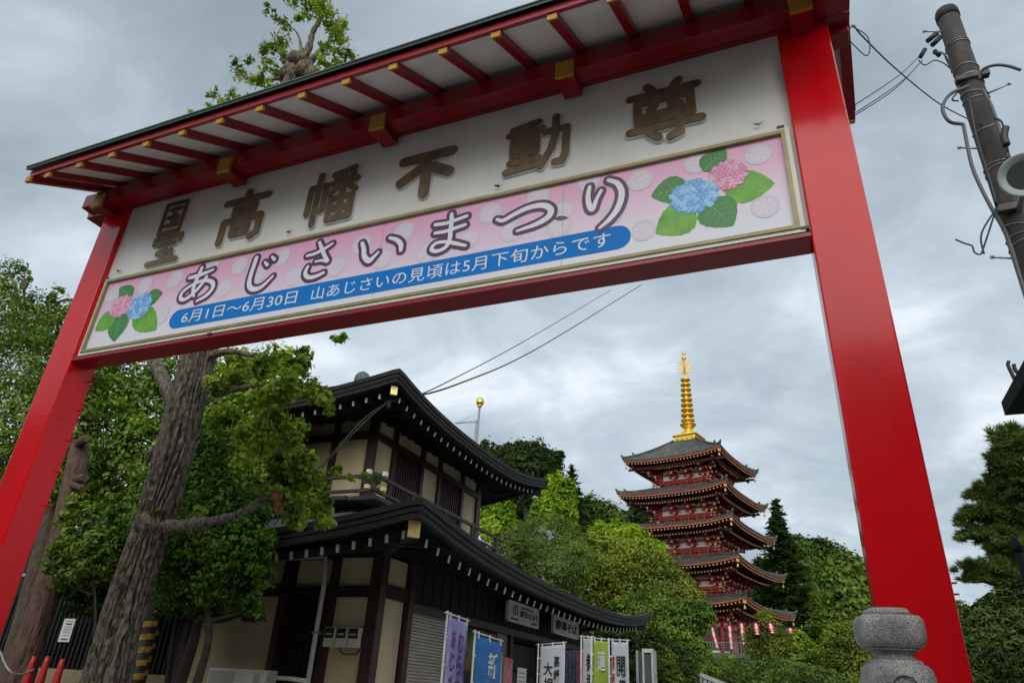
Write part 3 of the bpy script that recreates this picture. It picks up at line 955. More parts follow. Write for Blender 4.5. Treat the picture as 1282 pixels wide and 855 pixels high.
# recessed dark slatted doorway between the two front panels
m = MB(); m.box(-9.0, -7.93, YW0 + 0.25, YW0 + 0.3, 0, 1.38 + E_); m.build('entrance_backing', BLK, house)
for k in range(9):
    x = -8.95 + k * 0.122
    mm = MB(); mm.box(x, x + 0.045, YW0 + 0.14, YW0 + 0.2, 0.05, 1.38 + E_); mm.build('door_slat', DW, house)
for z0, z1 in ((1.38, 1.56), (2.05, 2.30)):
    panel(-11.4, XW, YW0 - 0.02, YW0 + 0.2, z0 + E_, z1 + E_, 'wall_beam', DW)
for x in (-11.15, -9.04, -7.97, -7.12):
    panel(x - 0.07, x + 0.07, YW0 - 0.04, YW0 + 0.22, 0, 2.3 + E_, 'post', DW2)
# ground floor, shop side (faces the approach)
panel(XW - 0.16, XW - 0.06, 10.98, 11.78, 0, 1.40 + E_)
panel(XW - 0.16, XW - 0.06, 10.98, 11.78, 1.63 + E_, 2.09 + E_)
panel(XW - 0.2, XW + 0.02, YW0 + 0.22, 11.86, 1.40 + E_, 1.62 + E_, 'wall_beam', DW)
for y in (11.90,):
    panel(XW - 0.2, XW + 0.045, y - 0.09, y + 0.09, 0, 2.3 + E_, 'post', DW2)
panel(XW - 0.19, XW + 0.04, YW0 - 0.035, YW0 + 0.17, 0, 2.32 + E_, 'corner_post', DW2)
# boarded lintel zone with its planks, header beam below
for k in range(27):
    y = 12.0 + k * 0.395
    panel(XW - 0.1, XW - 0.02, y + 0.008, y + 0.387, 1.43 + E_, 2.28 + E_, 'lintel_plank', DW)
    panel(XW - 0.02, XW - 0.001, y - 0.02, y + 0.025, 1.43 + E_, 2.28 + E_, 'cover_strip', DW)
panel(XW - 0.15, XW + 0.03, 12.0, YW1, 1.29 + E_, 1.43 + E_, 'header_beam', mat('greyed_header_wood', (0.085, 0.068, 0.06), rough=0.6, var=0.2, scale=3, stretch=(1, 0.3, 4)))
panel(XW2, XW, YW1 - 0.1, YW1, 0, 3.9, 'rear_wall', DW)
panel(XW2, XW2 + 0.1, YW0 + 0.3, YW1 - 0.15, 0, 3.9, 'side_wall', DW)
# shutter
SHUT = mat('pale_steel_shutter', (0.50, 0.44, 0.38), rough=0.4, metal=0.2, var=0.12, scale=1.5, stretch=(1, 1, 8))
m = MB()
z = 0.02; k = 0
sh = empty('roller_shutter', (XW - 0.1, 13.0, 0)); sh.parent = house; sh.location = Vector((XW - 0.1, 13.0, 0)) - house.location
while z < 1.27 + E_:
    mm = MB()
    prof = [(0.0, 0.0), (0.018, 0.012), (0.018, 0.042), (0.0, 0.054)]
    vs = [(XW - 0.14 + a, yy, z + b) for yy in (12.0, 14.05) for a, b in prof]
    mm.add(vs, [(0, 1, 2, 3)[::-1], (4, 5, 6, 7), (0, 4, 5, 1)[::-1], (1, 5, 6, 2)[::-1], (2, 6, 7, 3)[::-1], (3, 7, 4, 0)[::-1]])
    mm.build('shutter_slat', SHUT, sh)
    z += 0.057
m = MB(); m.box(XW - 0.16, XW - 0.145, 12.0, 14.05, 0, 1.3 + E_); m.build('shutter_backing', BLK, sh)
for y in (14.12, 16.9, 19.0, 22.6):
    panel(XW - 0.15, XW + 0.02, y - 0.07, y + 0.07, 0, 1.29 + E_, 'post', DW2)
# open shop front: back wall, light panel, shelves of goods
INT = mat('shop_inner_wall', (0.16, 0.14, 0.12), rough=0.85, var=0.15, scale=1.5)
panel(XW - 1.6, XW - 1.5, 14.2, 22.5, 0, 2.9, 'shop_back_wall', INT)
panel(XW - 0.12, XW - 0.07, 16.2, 16.83, 0, 1.28 + E_, 'grey_side_panel', mat('mauve_grey_board', (0.24, 0.20, 0.19), rough=0.7, var=0.08))
panel(XW - 1.6, XW - 0.1, 14.2, 22.5, 2.95, 3.0, 'shop_ceiling', DW)
for k in range(4):
    panel(XW - 1.45, XW - 1.0, 17.2, 22.3, 0.5 + 0.55 * k, 0.54 + 0.55 * k, 'shelf', DW)
# green half curtain over the window
NOR = mat('sage_green_cloth', (0.20, 0.25, 0.10), rough=0.9, var=0.2, scale=4, stretch=(1, 6, 1), col2=(0.10, 0.14, 0.06))
cur = empty('shop_curtain', (XW - 0.1, 15.2, 2.1), 'sage green split curtain hanging in the shop window beside the shutter', 'curtain')
for k in range(4):
    n = 10; y0 = 14.25 + 0.49 * k
    vs = []; fs = []
    for i in range(n + 1):
        y = y0 + 0.47 * i / n; xx = XW - 0.10 + 0.02 * math.sin(i * 1.3 + k)
        vs += [(xx, y, 2.80), (xx + 0.01 * math.sin(i), y, 2.12)]
    for i in range(n):
        fs.append((2 * i, 2 * i + 1, 2 * i + 3, 2 * i + 2))
    mm = MB(); mm.add(vs, fs, True); o = mm.build('curtain_panel', NOR, cur)
    so = o.modifiers.new('cloth', 'SOLIDIFY'); so.thickness = 0.004

# eaves: a hipped roof sheet whose edge lifts at the corners


def roof_sheet(name, x0, x1, y0, y1, lift, zb, thick, slope, top, par, mt, nx_=50, ny_=70, expo=1.0, under_slope=0.12):
    """x0<x1 plan of the eaves; lift(tx, ty) raises the edge; top caps the rise"""
    xs_ = x0 + (x1 - x0) * (0.5 - 0.5 * np.cos(np.linspace(0, np.pi, nx_)))
    ys_ = y0 + (y1 - y0) * (0.5 - 0.5 * np.cos(np.linspace(0, np.pi, ny_)))
    V = []; 
    for y in ys_:
        for x in xs_:
            d = min(x - x0, x1 - x, y - y0, y1 - y)
            tx = (x - (x0 + x1) / 2) / ((x1 - x0) / 2); ty = (y - (y0 + y1) / 2) / ((y1 - y0) / 2)
            fade = max(0.0, 1 - d / 3.0) ** 2
            z = zb + thick + lift(tx, ty) * fade + min(slope * d ** expo, top)
            V.append((x, y, z))
    V = np.array(V)
    F = np.array([(j * nx_ + i, j * nx_ + i + 1, (j + 1) * nx_ + i + 1, (j + 1) * nx_ + i) for j in range(ny_ - 1) for i in range(nx_ - 1)])
    o = quads_mesh(name, V - np.array(wloc(par)), F, mt, par)
    return o


def edge_path(x0, x1, y0, y1, n=40):
    P = []
    for a, b in (((x0, y0), (x1, y0)), ((x1, y0), (x1, y1)), ((x1, y1), (x0, y1)), ((x0, y1), (x0, y0))):
        P.append([(a[0] + (b[0] - a[0]) * t, a[1] + (b[1] - a[1]) * t) for t in np.linspace(0, 1, n)])
    return P


def fascia(name, x0, x1, y0, y1, lift, zb, layers, par, mt):
    """stacked eave boards, the upper ones standing further out"""
    cx, cy = (x0 + x1) / 2, (y0 + y1) / 2
    for side in range(4):
        for (o0, o1, za, zb_) in layers:
            V = []; n = 40
            X0, X1, Y0, Y1 = x0 - o1, x1 + o1, y0 - o1, y1 + o1
            x0i, x1i, y0i, y1i = x0 - o0, x1 + o0, y0 - o0, y1 + o0
            Pi = edge_path(x0i, x1i, y0i, y1i, n)[side]; Po = edge_path(X0, X1, Y0, Y1, n)[side]
            vs = []
            for (a, b) in zip(Pi, Po):
                tx = max(-1, min(1, (b[0] - cx) / ((x1 - x0) / 2))); ty = max(-1, min(1, (b[1] - cy) / ((y1 - y0) / 2)))
                l = lift(tx, ty)
                vs += [(a[0], a[1], zb + za + l), (b[0], b[1], zb + za + l), (b[0], b[1], zb + zb_ + l), (a[0], a[1], zb + zb_ + l)]
            fs = []
            for i in range(n - 1):
                q = 4 * i
                fs += [(q, q + 4, q + 5, q + 1), (q + 1, q + 5, q + 6, q + 2), (q + 2, q + 6, q + 7, q + 3), (q + 3, q + 7, q + 4, q)]
            mm = MB(); mm.add(vs, fs); mm.build(name, mt, par)


def lift_low(tx, ty):
    t = ty
    return 0.42 * (abs(t) ** 3) * (abs(tx) ** 1.6) + (0.13 * max(0, t) ** 2 if tx > 0 else 0)


LX0, LX1, LY0, LY1 = -12.6, -5.26, 8.98, 24.9
ZL = 1.87 + E_
roof_sheet('lower_roof', LX0, LX1, LY0, LY1, lift_low, ZL, 0.26, 0.34, 1.55, house, SLATE)
fascia('lower_eave_board', LX0 + 0.12, LX1 - 0.12, LY0 + 0.12, LY1 - 0.12, lift_low, ZL, [(-0.06, 0.075, -0.02, 0.075), (-0.06, 0.095, 0.078, 0.165), (-0.06, 0.12, 0.168, 0.262)], house, FASC)


def lift_up(tx, ty):
    return (0.33 * abs(ty) ** 3 if ty < 0 else 0.55 * ty ** 2.2) * (abs(tx) ** 1.6)


UX0, UX1, UY0, UY1 = -13.4, -7.36, 11.05, 20.2
ZU = 5.27 + E_
roof_sheet('upper_roof', UX0, UX1, UY0, UY1, lift_up, ZU, 0.26, 0.36, 1.75, house, SLATE)
fascia('upper_eave_board', UX0 + 0.12, UX1 - 0.12, UY0 + 0.12, UY1 - 0.12, lift_up, ZU, [(-0.06, 0.075, -0.01, 0.075), (-0.06, 0.095, 0.078, 0.165), (-0.06, 0.12, 0.168, 0.262)], house, FASC)


def soffit(x0, x1, y0, y1, wx0, wx1, wy0, wy1, lift, ze, zw, par, name):
    """boarded underside from the eave edge to the wall head"""
    n = 30
    E0 = edge_path(x0, x1, y0, y1, n); W0 = edge_path(wx0, wx1, wy0, wy1, n)
    cx, cy = (x0 + x1) / 2, (y0 + y1) / 2
    for s_ in range(4):
        vs = []
        for a, b in zip(E0[s_], W0[s_]):
            l = lift((a[0] - cx) / ((x1 - x0) / 2), (a[1] - cy) / ((y1 - y0) / 2))
            vs += [(a[0], a[1], ze + l), (b[0], b[1], zw), (b[0], b[1], zw + 0.03), (a[0], a[1], ze + l + 0.03)]
        fs = []
        for i in range(n - 1):
            q = 4 * i; fs += [(q, q + 1, q + 5, q + 4), (q + 3, q + 7, q + 6, q + 2)]
        mm = MB(); mm.add(vs, fs); mm.build(name, DW, par)


soffit(LX0 + .2, LX1 - .2, LY0 + .2, LY1 - .2, XW2, XW, YW0, YW1, lift_low, ZL + 0.06, 2.32 + E_, house, 'lower_soffit')
soffit(UX0 + .2, UX1 - .2, UY0 + .2, UY1 - .2, XU2, XU, YU0, YU1, lift_up, ZU + 0.06, 5.70 + E_, house, 'upper_soffit')


def rafters(side, coords, edge, wall, lift_f, ze, zw, x0, x1, y0, y1, tip_in, w, h, tw, th):
    for c in coords:
        if side == 'x':      # on the approach side: rafter runs along X
            tx, ty = 1.0, (c - (y0 + y1) / 2) / ((y1 - y0) / 2)
            l = lift_f(tx, ty); a = Vector((edge - tip_in, c, ze + l)); b = Vector((wall, c, zw))
            up = (0, 0, 1)
        else:
            tx, ty = (c - (x0 + x1) / 2) / ((x1 - x0) / 2), -1.0
            l = lift_f(tx, ty); a = Vector((c, edge + tip_in, ze + l)); b = Vector((c, wall, zw))
        mm = MB(); mm.bar(a, b, w, h); r_ = mm.build('rafter', DW, house)
        d = (b - a).normalized()
        mm = MB(); mm.bar(a - d * 0.006, a + d * 0.006, tw, th); mm.build('white_end', TIPW, r_)


rafters('x', [9.40 + 0.405 * k for k in range(37)], LX1, XW - 0.05, lift_low, ZL - 0.13, 2.20 + E_, LX0, LX1, LY0, LY1, 0.33, 0.055, 0.12, 0.056, 0.122)
rafters('y', [-5.72 - 0.293 * k for k in range(23)], LY0, YW0 + 0.05, lift_low, ZL - 0.13, 2.20 + E_, LX0, LX1, LY0, LY1, 0.33, 0.055, 0.12, 0.056, 0.122)
rafters('x', [11.62 + 0.327 * k for k in range(25)], UX1, XU - 0.05, lift_up, ZU - 0.10, 5.58 + E_, UX0, UX1, UY0, UY1, 0.28, 0.05, 0.10, 0.048, 0.10)
rafters('y', [-7.95 - 0.32 * k for k in range(17)], UY0, YU0 + 0.05, lift_up, ZU - 0.10, 5.58 + E_, UX0, UX1, UY0, UY1, 0.28, 0.05, 0.10, 0.048, 0.10)
# hip rafters with brass end caps
for (ex, ey, wx, wy, ze, zw, s_) in ((LX1 - 0.22, LY0 + 0.22, XW, YW0, ZL + 0.27, 2.2 + E_, 1.0), (UX1 - 0.2, UY0 + 0.2, XU, YU0, ZU + 0.2, 5.6 + E_, 0.75),
                                     (UX1 - 0.2, UY1 - 0.2, XU, YU1, ZU + 0.35, 5.6 + E_, 0.75), (LX1 - 0.22, LY1 - 0.2, XW, YW1, ZL + 0.36, 2.2 + E_, 0.8)):
    a = Vector((ex, ey, ze)); b = Vector((wx, wy, zw)); d = (b - a).normalized()
    mm = MB(); mm.bar(a, b, 0.17 * s_, 0.24 * s_); h_ = mm.build('hip_rafter', DW, house)
    if ey < 15:
        mm = MB(); mm.bar(a - d * 0.012, a + d * 0.05, 0.185 * s_, 0.25 * s_); mm.build('brass_cap', GOLDC, h_, bevel=0.004)

# upper storey walls
zl, zb_, zt_ = 3.6 + E_, 5.08 + E_, 5.60 + E_
def pX(y0, y1, z0, z1, name='plaster_panel', mt=PLAS, d=0.06, t=0.1): panel(XU - d - t, XU - d, y0, y1, z0, z1, name, mt)
def pY(x0, x1, z0, z1, name='plaster_panel', mt=PLAS, d=0.06, t=0.1): panel(x0, x1, YU0 + d, YU0 + d + t, z0, z1, name, mt)
ypost = [12.80, 13.66, 15.02, 15.97, 17.35, 18.38]
for a, b, kind in zip(ypost[:-1], ypost[1:], 'plplp'):
    pX(a + 0.07, b - 0.07, zb_ + 0.15, zt_)
    if kind == 'p':
        pX(a + 0.07, b - 0.07, zl, zb_)
    else:
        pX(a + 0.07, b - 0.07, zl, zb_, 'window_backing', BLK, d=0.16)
        n = int((b - a - 0.14) / 0.105)
        for k in range(n):
            y = a + 0.10 + k * (b - a - 0.2) / (n - 1)
            panel(XU - 0.09, XU - 0.03, y - 0.021, y + 0.021, zl, zb_, 'lattice_slat', DW2)
for y in ypost:
    panel(XU - 0.18, XU + 0.02, y - 0.07, y + 0.07, zl - 0.3, zt_ + 0.1, 'post', DW2)
panel(XU - 0.16, XU + 0.035, YU0, YU1, zb_, zb_ + 0.15, 'wall_beam', DW2)
panel(XU - 0.16, XU + 0.035, YU0, YU1, zt_, zt_ + 0.2, 'wall_beam', DW)
for a, b in zip([-12.2, -11.2, -10.0], [-11.2, -10.0, -8.97]):
    pY(a + 0.07, b - 0.07, zb_ + 0.15, zt_ - 0.02)
    if a > -12.5: pY(a + 0.07, b - 0.07, zl, zb_)
for x in (-12.2, -11.2, -10.0):
    panel(x - 0.07, x + 0.07, YU0 - 0.03, YU0 + 0.18, zl - 0.3, zt_ + 0.1, 'post', DW2)
panel(XU2, XU - 0.16, YU0 - 0.05, YU0 + 0.16, zb_, zb_ + 0.15, 'wall_beam', DW2)
panel(XU2, XU - 0.16, YU0 - 0.05, YU0 + 0.16, zt_, zt_ + 0.2, 'wall_beam', DW)
panel(XU2, XU - 0.3, YU0 + 0.3, YU1, zl - 0.4, zt_ + 0.15, 'inner_core', DW)
panel(XU - 0.2, XU + 0.01, YU1 - 0.08, YU1 + 0.08, zl - 0.3, zt_ + 0.1, 'post', DW2)
# balcony: floor, railing with capped ends
XR_, YR_ = -8.28, 12.08
BRN = mat('weathered_rail_wood', (0.055, 0.045, 0.042), rough=0.65, var=0.25, scale=4, stretch=(1, .4, 5), bump=0.15)
panel(XU, XR_ + 0.08, YR_, YU1 + 0.6, 3.46 + E_, 3.54 + E_, 'balcony_floor', BRN)
panel(XU2, XU, YR_ - 0.08, YU0 - 0.05, 3.46 + E_, 3.54 + E_, 'balcony_floor', BRN)
for z0, z1, o_ in ((3.93, 4.0, 0.05), (3.62, 3.68, 0.03)):
    panel(XR_ - 0.035, XR_ + 0.035, YR_ - 0.22, YU1 + 0.5, z0 + E_, z1 + E_, 'balcony_rail', BRN)
    panel(XU2, XR_ + 0.22, YR_ - 0.035, YR_ + 0.035, z0 + E_ - 0.003, z1 + E_ + 0.003 - 0.006, 'balcony_rail', BRN)
    for (x, y) in ((XR_, YR_ - 0.24), (XR_ + 0.24, YR_)):
        c_ = MB(); c_.box(x - 0.045, x + 0.045, y - 0.045, y + 0.045, z0 + E_ - 0.01, z1 + E_ + 0.01); c_.build('rail_end_cap', GOLDC if z0 < 3.8 else TIPW, house)
for k, y in enumerate(np.arange(YR_, YU1 + 0.5, 1.6)):
    panel(XR_ - 0.04, XR_ + 0.04, y - 0.04, y + 0.04, 3.45 + E_, 4.02 + E_, 'rail_post', BRN)
for x in (-10.0, -11.6):
    panel(x - 0.04, x + 0.04, YR_ - 0.04, YR_ + 0.04, 3.45 + E_, 4.02 + E_, 'rail_post', BRN)

# gutter pipe, meters
m = MB(); r_ = 0.045
m.tube([(-9.3, YW0 - 0.25, 2.00 + E_), (-8.1, YW0 - 0.25, 2.03 + E_), (-8.04, YW0 - 0.25, 1.98 + E_), (-8.03, YW0 - 0.2, 1.5 + E_), (-8.03, YW0 - 0.2, 0.1)], r_, 10)
m.build('drain_pipe', mat('pale_grey_pipe', (0.50, 0.50, 0.48), rough=0.45, var=0.06), house)
for z in (0.3, 1.3, 2.3):
    m = MB(); m.box(-8.09, -7.97, YW0 - 0.25, YW0 - 0.08, z, z + 0.03); m.build('pipe_clip', STEEL, house)
for k in range(3):
    x = -7.92 + k * 0.245
    met = MB(); met.box(x, x + 0.225, YW0 - 0.12, YW0 + 0.05, 0.56 + E_, 0.87 + E_)
    mo = met.build('electric_meter', CREAMP, house, bevel=0.01)
    met = MB(); met.box(x + 0.02, x + 0.20, YW0 - 0.135, YW0 - 0.121, 0.70 + E_, 0.855 + E_); met.build('meter_window', BLK, mo, bevel=0.003)
    met = MB(); met.box(x + 0.05, x + 0.17, YW0 - 0.139, YW0 - 0.1355, 0.745 + E_, 0.775 + E_); met.build('meter_dial', GREYP, mo)
m = MB(); m.tube([(-7.6, YW0 - 0.03, 0.56 + E_), (-7.6, YW0 - 0.04, 0.50 + E_), (-7.5, YW0 - 0.05, 0.46 + E_), (-7.28, YW0 - 0.05, 0.46 + E_), (-7.22, YW0 - 0.04, 0.52 + E_), (-7.2, YW0 - 0.02, 0.8 + E_)], 0.012, 6)
m.build('meter_cable', BLK, house)

# dome finial on the roof ridge, ridge beam
m = MB(); m.lathe((-10.6, 14.2, 7.12 + E_), [(0.12, 0), (0.19, 0.04), (0.22, 0.15), (0.21, 0.28), (0.15, 0.38), (0.06, 0.44), (0.001, 0.45)], 16)
COPG = mat('verdigris_copper', (0.10, 0.16, 0.135), rough=0.7, var=0.3, scale=8, stretch=(4, 4, 0.6))
m.build('roof_finial', COPG, house)
m = MB(); m.box(-11.6, -10.6, 14.0, 17.2, 6.8 + E_, 7.16 + E_); m.build('roof_ridge', COPG, house, bevel=0.02)

# air-conditioning unit at the front wall
ac = empty('air_conditioner', (-9.7, 10.2, 0), 'pale grey air conditioner outdoor unit on a stand against the plaster wall', 'air conditioner')
ax0, ax1 = at(262, 837, 10.3).x, at(333, 837, 10.3).x
az = at(290, 836, 10.3).z
m = MB(); m.box(ax0, ax1, 10.3, 10.62, az - 0.62, az); m.build('casing', CREAMP, ac, bevel=0.012)
m = MB(); m.box(ax0 + 0.05, ax0 + 0.58, 10.285, 10.299, az - 0.56, az - 0.05); m.build('fan_grille', GREYP, ac)
m = MB(); m.box(ax1 - 0.22, ax1 - 0.10, 10.29, 10.299, az - 0.2, az - 0.06); m.build('label_plate', GREYP, ac)
for x in (ax0 + 0.1, ax1 - 0.14):
    m = MB(); m.box(x, x + 0.05, 10.3, 10.6, 0, az - 0.62); m.build('stand_leg', STEEL, ac)
pp = at(345, 848, 10.4)
m = MB(); m.tube([(ax1 + 0.02, 10.4, pp.z), (pp.x + 0.3, 10.4, pp.z), (pp.x + 0.62, 10.4, pp.z - 0.02)], 0.035, 8)
m.build('insulated_pipe', CREAMP, ac)

# flagpole with gilt ball, and television aerial
fp = at(601, 503, 23.5); fb = at(596, 546, 23.5)
fl = empty('flagpole', (fp.x, 23.5, 0), 'thin flagpole topped by a round gilt ball behind the dark timber shop', 'flagpole')
m = MB(); m.tube([(fp.x, 23.5, 0), (fp.x, 23.5, fp.z - 0.1)], 0.045, 8); m.build('pole', STEEL, fl)
m = MB(); m.lathe((fp.x, 23.5, fp.z - 0.17), [(0.06, -0.06), (0.10, -0.04), (0.07, 0.0), (0.14, 0.05), (0.17, 0.16), (0.15, 0.26), (0.08, 0.33), (0.001, 0.35)], 16); m.build('gilt_ball', GOLD, fl)
ta = at(572, 518, 22.5); tb = at(598, 527, 22.5)
an = empty('television_aerial', (tb.x, 22.5, 0), 'small television aerial with short crossbars beside the gilt-topped pole', 'aerial')
m = MB(); m.tube([(tb.x - 0.05, 22.5, 0), (tb.x - 0.05, 22.5, tb.z + 0.05)], 0.025, 6); m.build('mast', STEEL, an)
m = MB(); m.tube([(ta.x, 22.45, tb.z - 0.02), (tb.x, 22.5, tb.z - 0.02)], 0.02, 5); m.build('boom', STEEL, an)
for k in range(7):
    x = ta.x + (tb.x - ta.x) * (0.03 + 0.15 * k)
    m = MB(); m.tube([(x, 22.3, tb.z - 0.02), (x, 22.65, tb.z - 0.02)], 0.006, 4); m.build('element', STEEL, an)
p1 = at(620 - 48, 514, 22.5)
m = MB(); m.tube([(ta.x + 0.1, 22.5, tb.z), (tb.x - 0.05, 22.5, tb.z + 0.35)], 0.006, 4); m.build('stay_wire', STEEL, an)

# hanging signs on the lintel
SIGNW = mat('white_sign_face', (0.72, 0.71, 0.68), rough=0.4, var=0.04)
INK = mat('black_sign_ink', (0.02, 0.022, 0.02), rough=0.6)
GINK = mat('dark_green_ink', (0.01, 0.09, 0.06), rough=0.5)
REDI = mat('red_ink', (0.62, 0.03, 0.03), rough=0.5)
sx = XW + 0.35


def sign_board(name, ya, yb, z0, z1, label, cx=sx, tilt=0.0):
    s_ = empty(name, (cx, (ya + yb) / 2, z0), label, 'sign')
    mm = MB(); mm.box(cx - 0.06, cx - 0.002, ya, yb, z0, z1); mm.build('panel', SIGNW, s_)
    w = 0.035; y0, y1 = ya, yb
    mm = MB(); mm.box(cx - 0.065, cx + 0.012, y0, y1, z1 - w, z1 + 0.004); mm.box(cx - 0.065, cx + 0.012, y0, y1, z0 - 0.004, z0 + w)
    mm.box(cx - 0.065, cx + 0.012, y0 - 0.004, y0 + w, z0 + w, z1 - w); mm.box(cx - 0.065, cx + 0.012, y1 - w, y1 + 0.004, z0 + w, z1 - w)
    mm.build('frame', SIGNW, s_)
    for y in (y0 + 0.3, y1 - 0.3):
        mm = MB(); mm.tube([(cx - 0.03, y, z1), (XW, y, z1 + 0.35)], 0.012, 5); mm.build('bracket', BLK, s_)
    return s_


def onX(s_, txt, y, z, w, h, m_, **k):
    letters('lettering', txt, (sx + 0.0, y, z), (0, 1, 0), (0, 0, 1), w, h, m_, s_, depth=0.002, lift=0.0005, **k)


q = [at(px, py, 1) - Vector((0, 0, EYE)) for px, py in ((640, 752), (677.5, 763.5), (670.5, 785.5), (632.5, 775))]
k1 = 6.65
ys_ = [k1 / -p.x for p in q]
zs_ = [p.z * k1 / -p.x + EYE for p in q]
ya, yb = (ys_[0] + ys_[3]) / 2, (ys_[1] + ys_[2]) / 2
z1_, z0_ = (zs_[0] + zs_[1]) / 2, (zs_[2] + zs_[3]) / 2
sx = -k1
s1 = sign_board('bun_shop_sign', ya, yb, z0_, z1_, 'white shop sign with a green mountain crest and black letters under the eave', cx=sx)
W_, H_ = yb - ya, z1_ - z0_
onX(s1, '高幡まんじゅう', ya + W_ * 0.66, z0_ + H_ * 0.50, W_ * 0.58, H_ * 0.36, INK, offset=0.045)
onX(s1, '高幡不動尊名物', ya + W_ * 0.62, z0_ + H_ * 0.80, W_ * 0.42, H_ * 0.13, INK, offset=0.01)
onX(s1, '松盛堂', ya + W_ * 0.85, z0_ + H_ * 0.17, W_ * 0.2, H_ * 0.13, INK, offset=0.02)
onX(s1, '山', ya + W_ * 0.22, z0_ + H_ * 0.50, W_ * 0.14, H_ * 0.30, GINK, offset=0.02)
mm = MB(); n = 20; R0, R1 = H_ * 0.22, H_ * 0.34
vs = []
for k in range(n + 1):
    a = -0.5 + (math.pi + 1.0) * k / n
    for r in (R0, R1): vs.append((sx + 0.003, ya + W_ * 0.22 + r * math.cos(a) * 1.0, z0_ + H_ * 0.52 + r * math.sin(a)))
mm.add(vs, [(2 * k, 2 * k + 1, 2 * k + 3, 2 * k + 2) for k in range(n)]); mm.build('mountain_crest', GINK, s1)
mm = MB(); mm.box(sx, sx + 0.003, ya + W_ * 0.08, ya + W_ * 0.33, z0_ + H_ * 0.10, z0_ + H_ * 0.18); mm.build('crest_bar', INK, s1)
q = [at(px, py, 1) - Vector((0, 0, EYE)) for px, py in ((694, 766), (724.5, 775.5), (723, 800), (692, 791))]
ys_ = [k1 / -p.x for p in q]; zs_ = [p.z * k1 / -p.x + EYE for p in q]
ya, yb = (ys_[0] + ys_[3]) / 2, (ys_[1] + ys_[2]) / 2
z1_, z0_ = (zs_[0] + zs_[1]) / 2, (zs_[2] + zs_[3]) / 2
W_, H_ = yb - ya, z1_ - z0_
s2 = sign_board('noodle_shop_sign', ya, yb, z0_, z1_, 'squarish white noodle shop sign with four big black characters under the eave', cx=sx)
onX(s2, '開運そば', ya + W_ * 0.52, z0_ + H_ * 0.42, W_ * 0.86, H_ * 0.50, INK, offset=0.035)
onX(s2, '高幡不動尊名物', ya + W_ * 0.45, z0_ + H_ * 0.85, W_ * 0.6, H_ * 0.12, REDI, offset=0.01)
# two small eave lamps beside the signs
for (px, py, lab) in ((642, 745, 'white dish-shaped eave lamp above the mountain-crest sign'), (690, 763, 'white dish-shaped eave lamp above the noodle sign')):
    p = at(px, py, 1) - Vector((0, 0, EYE)); kk = 6.5 / -p.x
    c = Vector((-6.5, kk, p.z * kk + EYE))
    l_ = empty('eave_lamp', c, lab, 'lamp', 'lamps under the lower eave')
    mm = MB(); mm.lathe(c, [(0.05, 0.14), (0.09, 0.08), (0.19, 0.03), (0.20, 0.0), (0.15, -0.02), (0.001, -0.03)], 16); mm.build('shade', GREYP, l_)
    mm = MB(); mm.tube([c + Vector((0, 0, 0.13)), c + Vector((-0.2, 0, 0.4))], 0.02, 6); mm.build('stem', STEEL, l_)

# ------------------------------------------------------------------ tall cloth banners (nobori)
PURC = mat('violet_cloth', (0.46, 0.42, 0.62), rough=0.9, var=0.25, scale=2.2, col2=(0.22, 0.16, 0.50))
BLUC = mat('blue_cloth', (0.035, 0.19, 0.50), rough=0.85, var=0.12, scale=3)
WHIC = mat('white_cloth', (0.62, 0.64, 0.68), rough=0.9, var=0.06, scale=3)
LIMC = mat('lime_cloth', (0.38, 0.52, 0.06), rough=0.9, var=0.1, scale=3)
PUKI = mat('purple_ink', (0.20, 0.05, 0.28), rough=0.7)
INDI = mat('navy_ink', (0.03, 0.03, 0.09), rough=0.7)
WTI = mat('white_banner_ink', (0.78, 0.78, 0.80), rough=0.7)
POLEM = mat('white_pole_plastic', (0.70, 0.72, 0.72), rough=0.35)


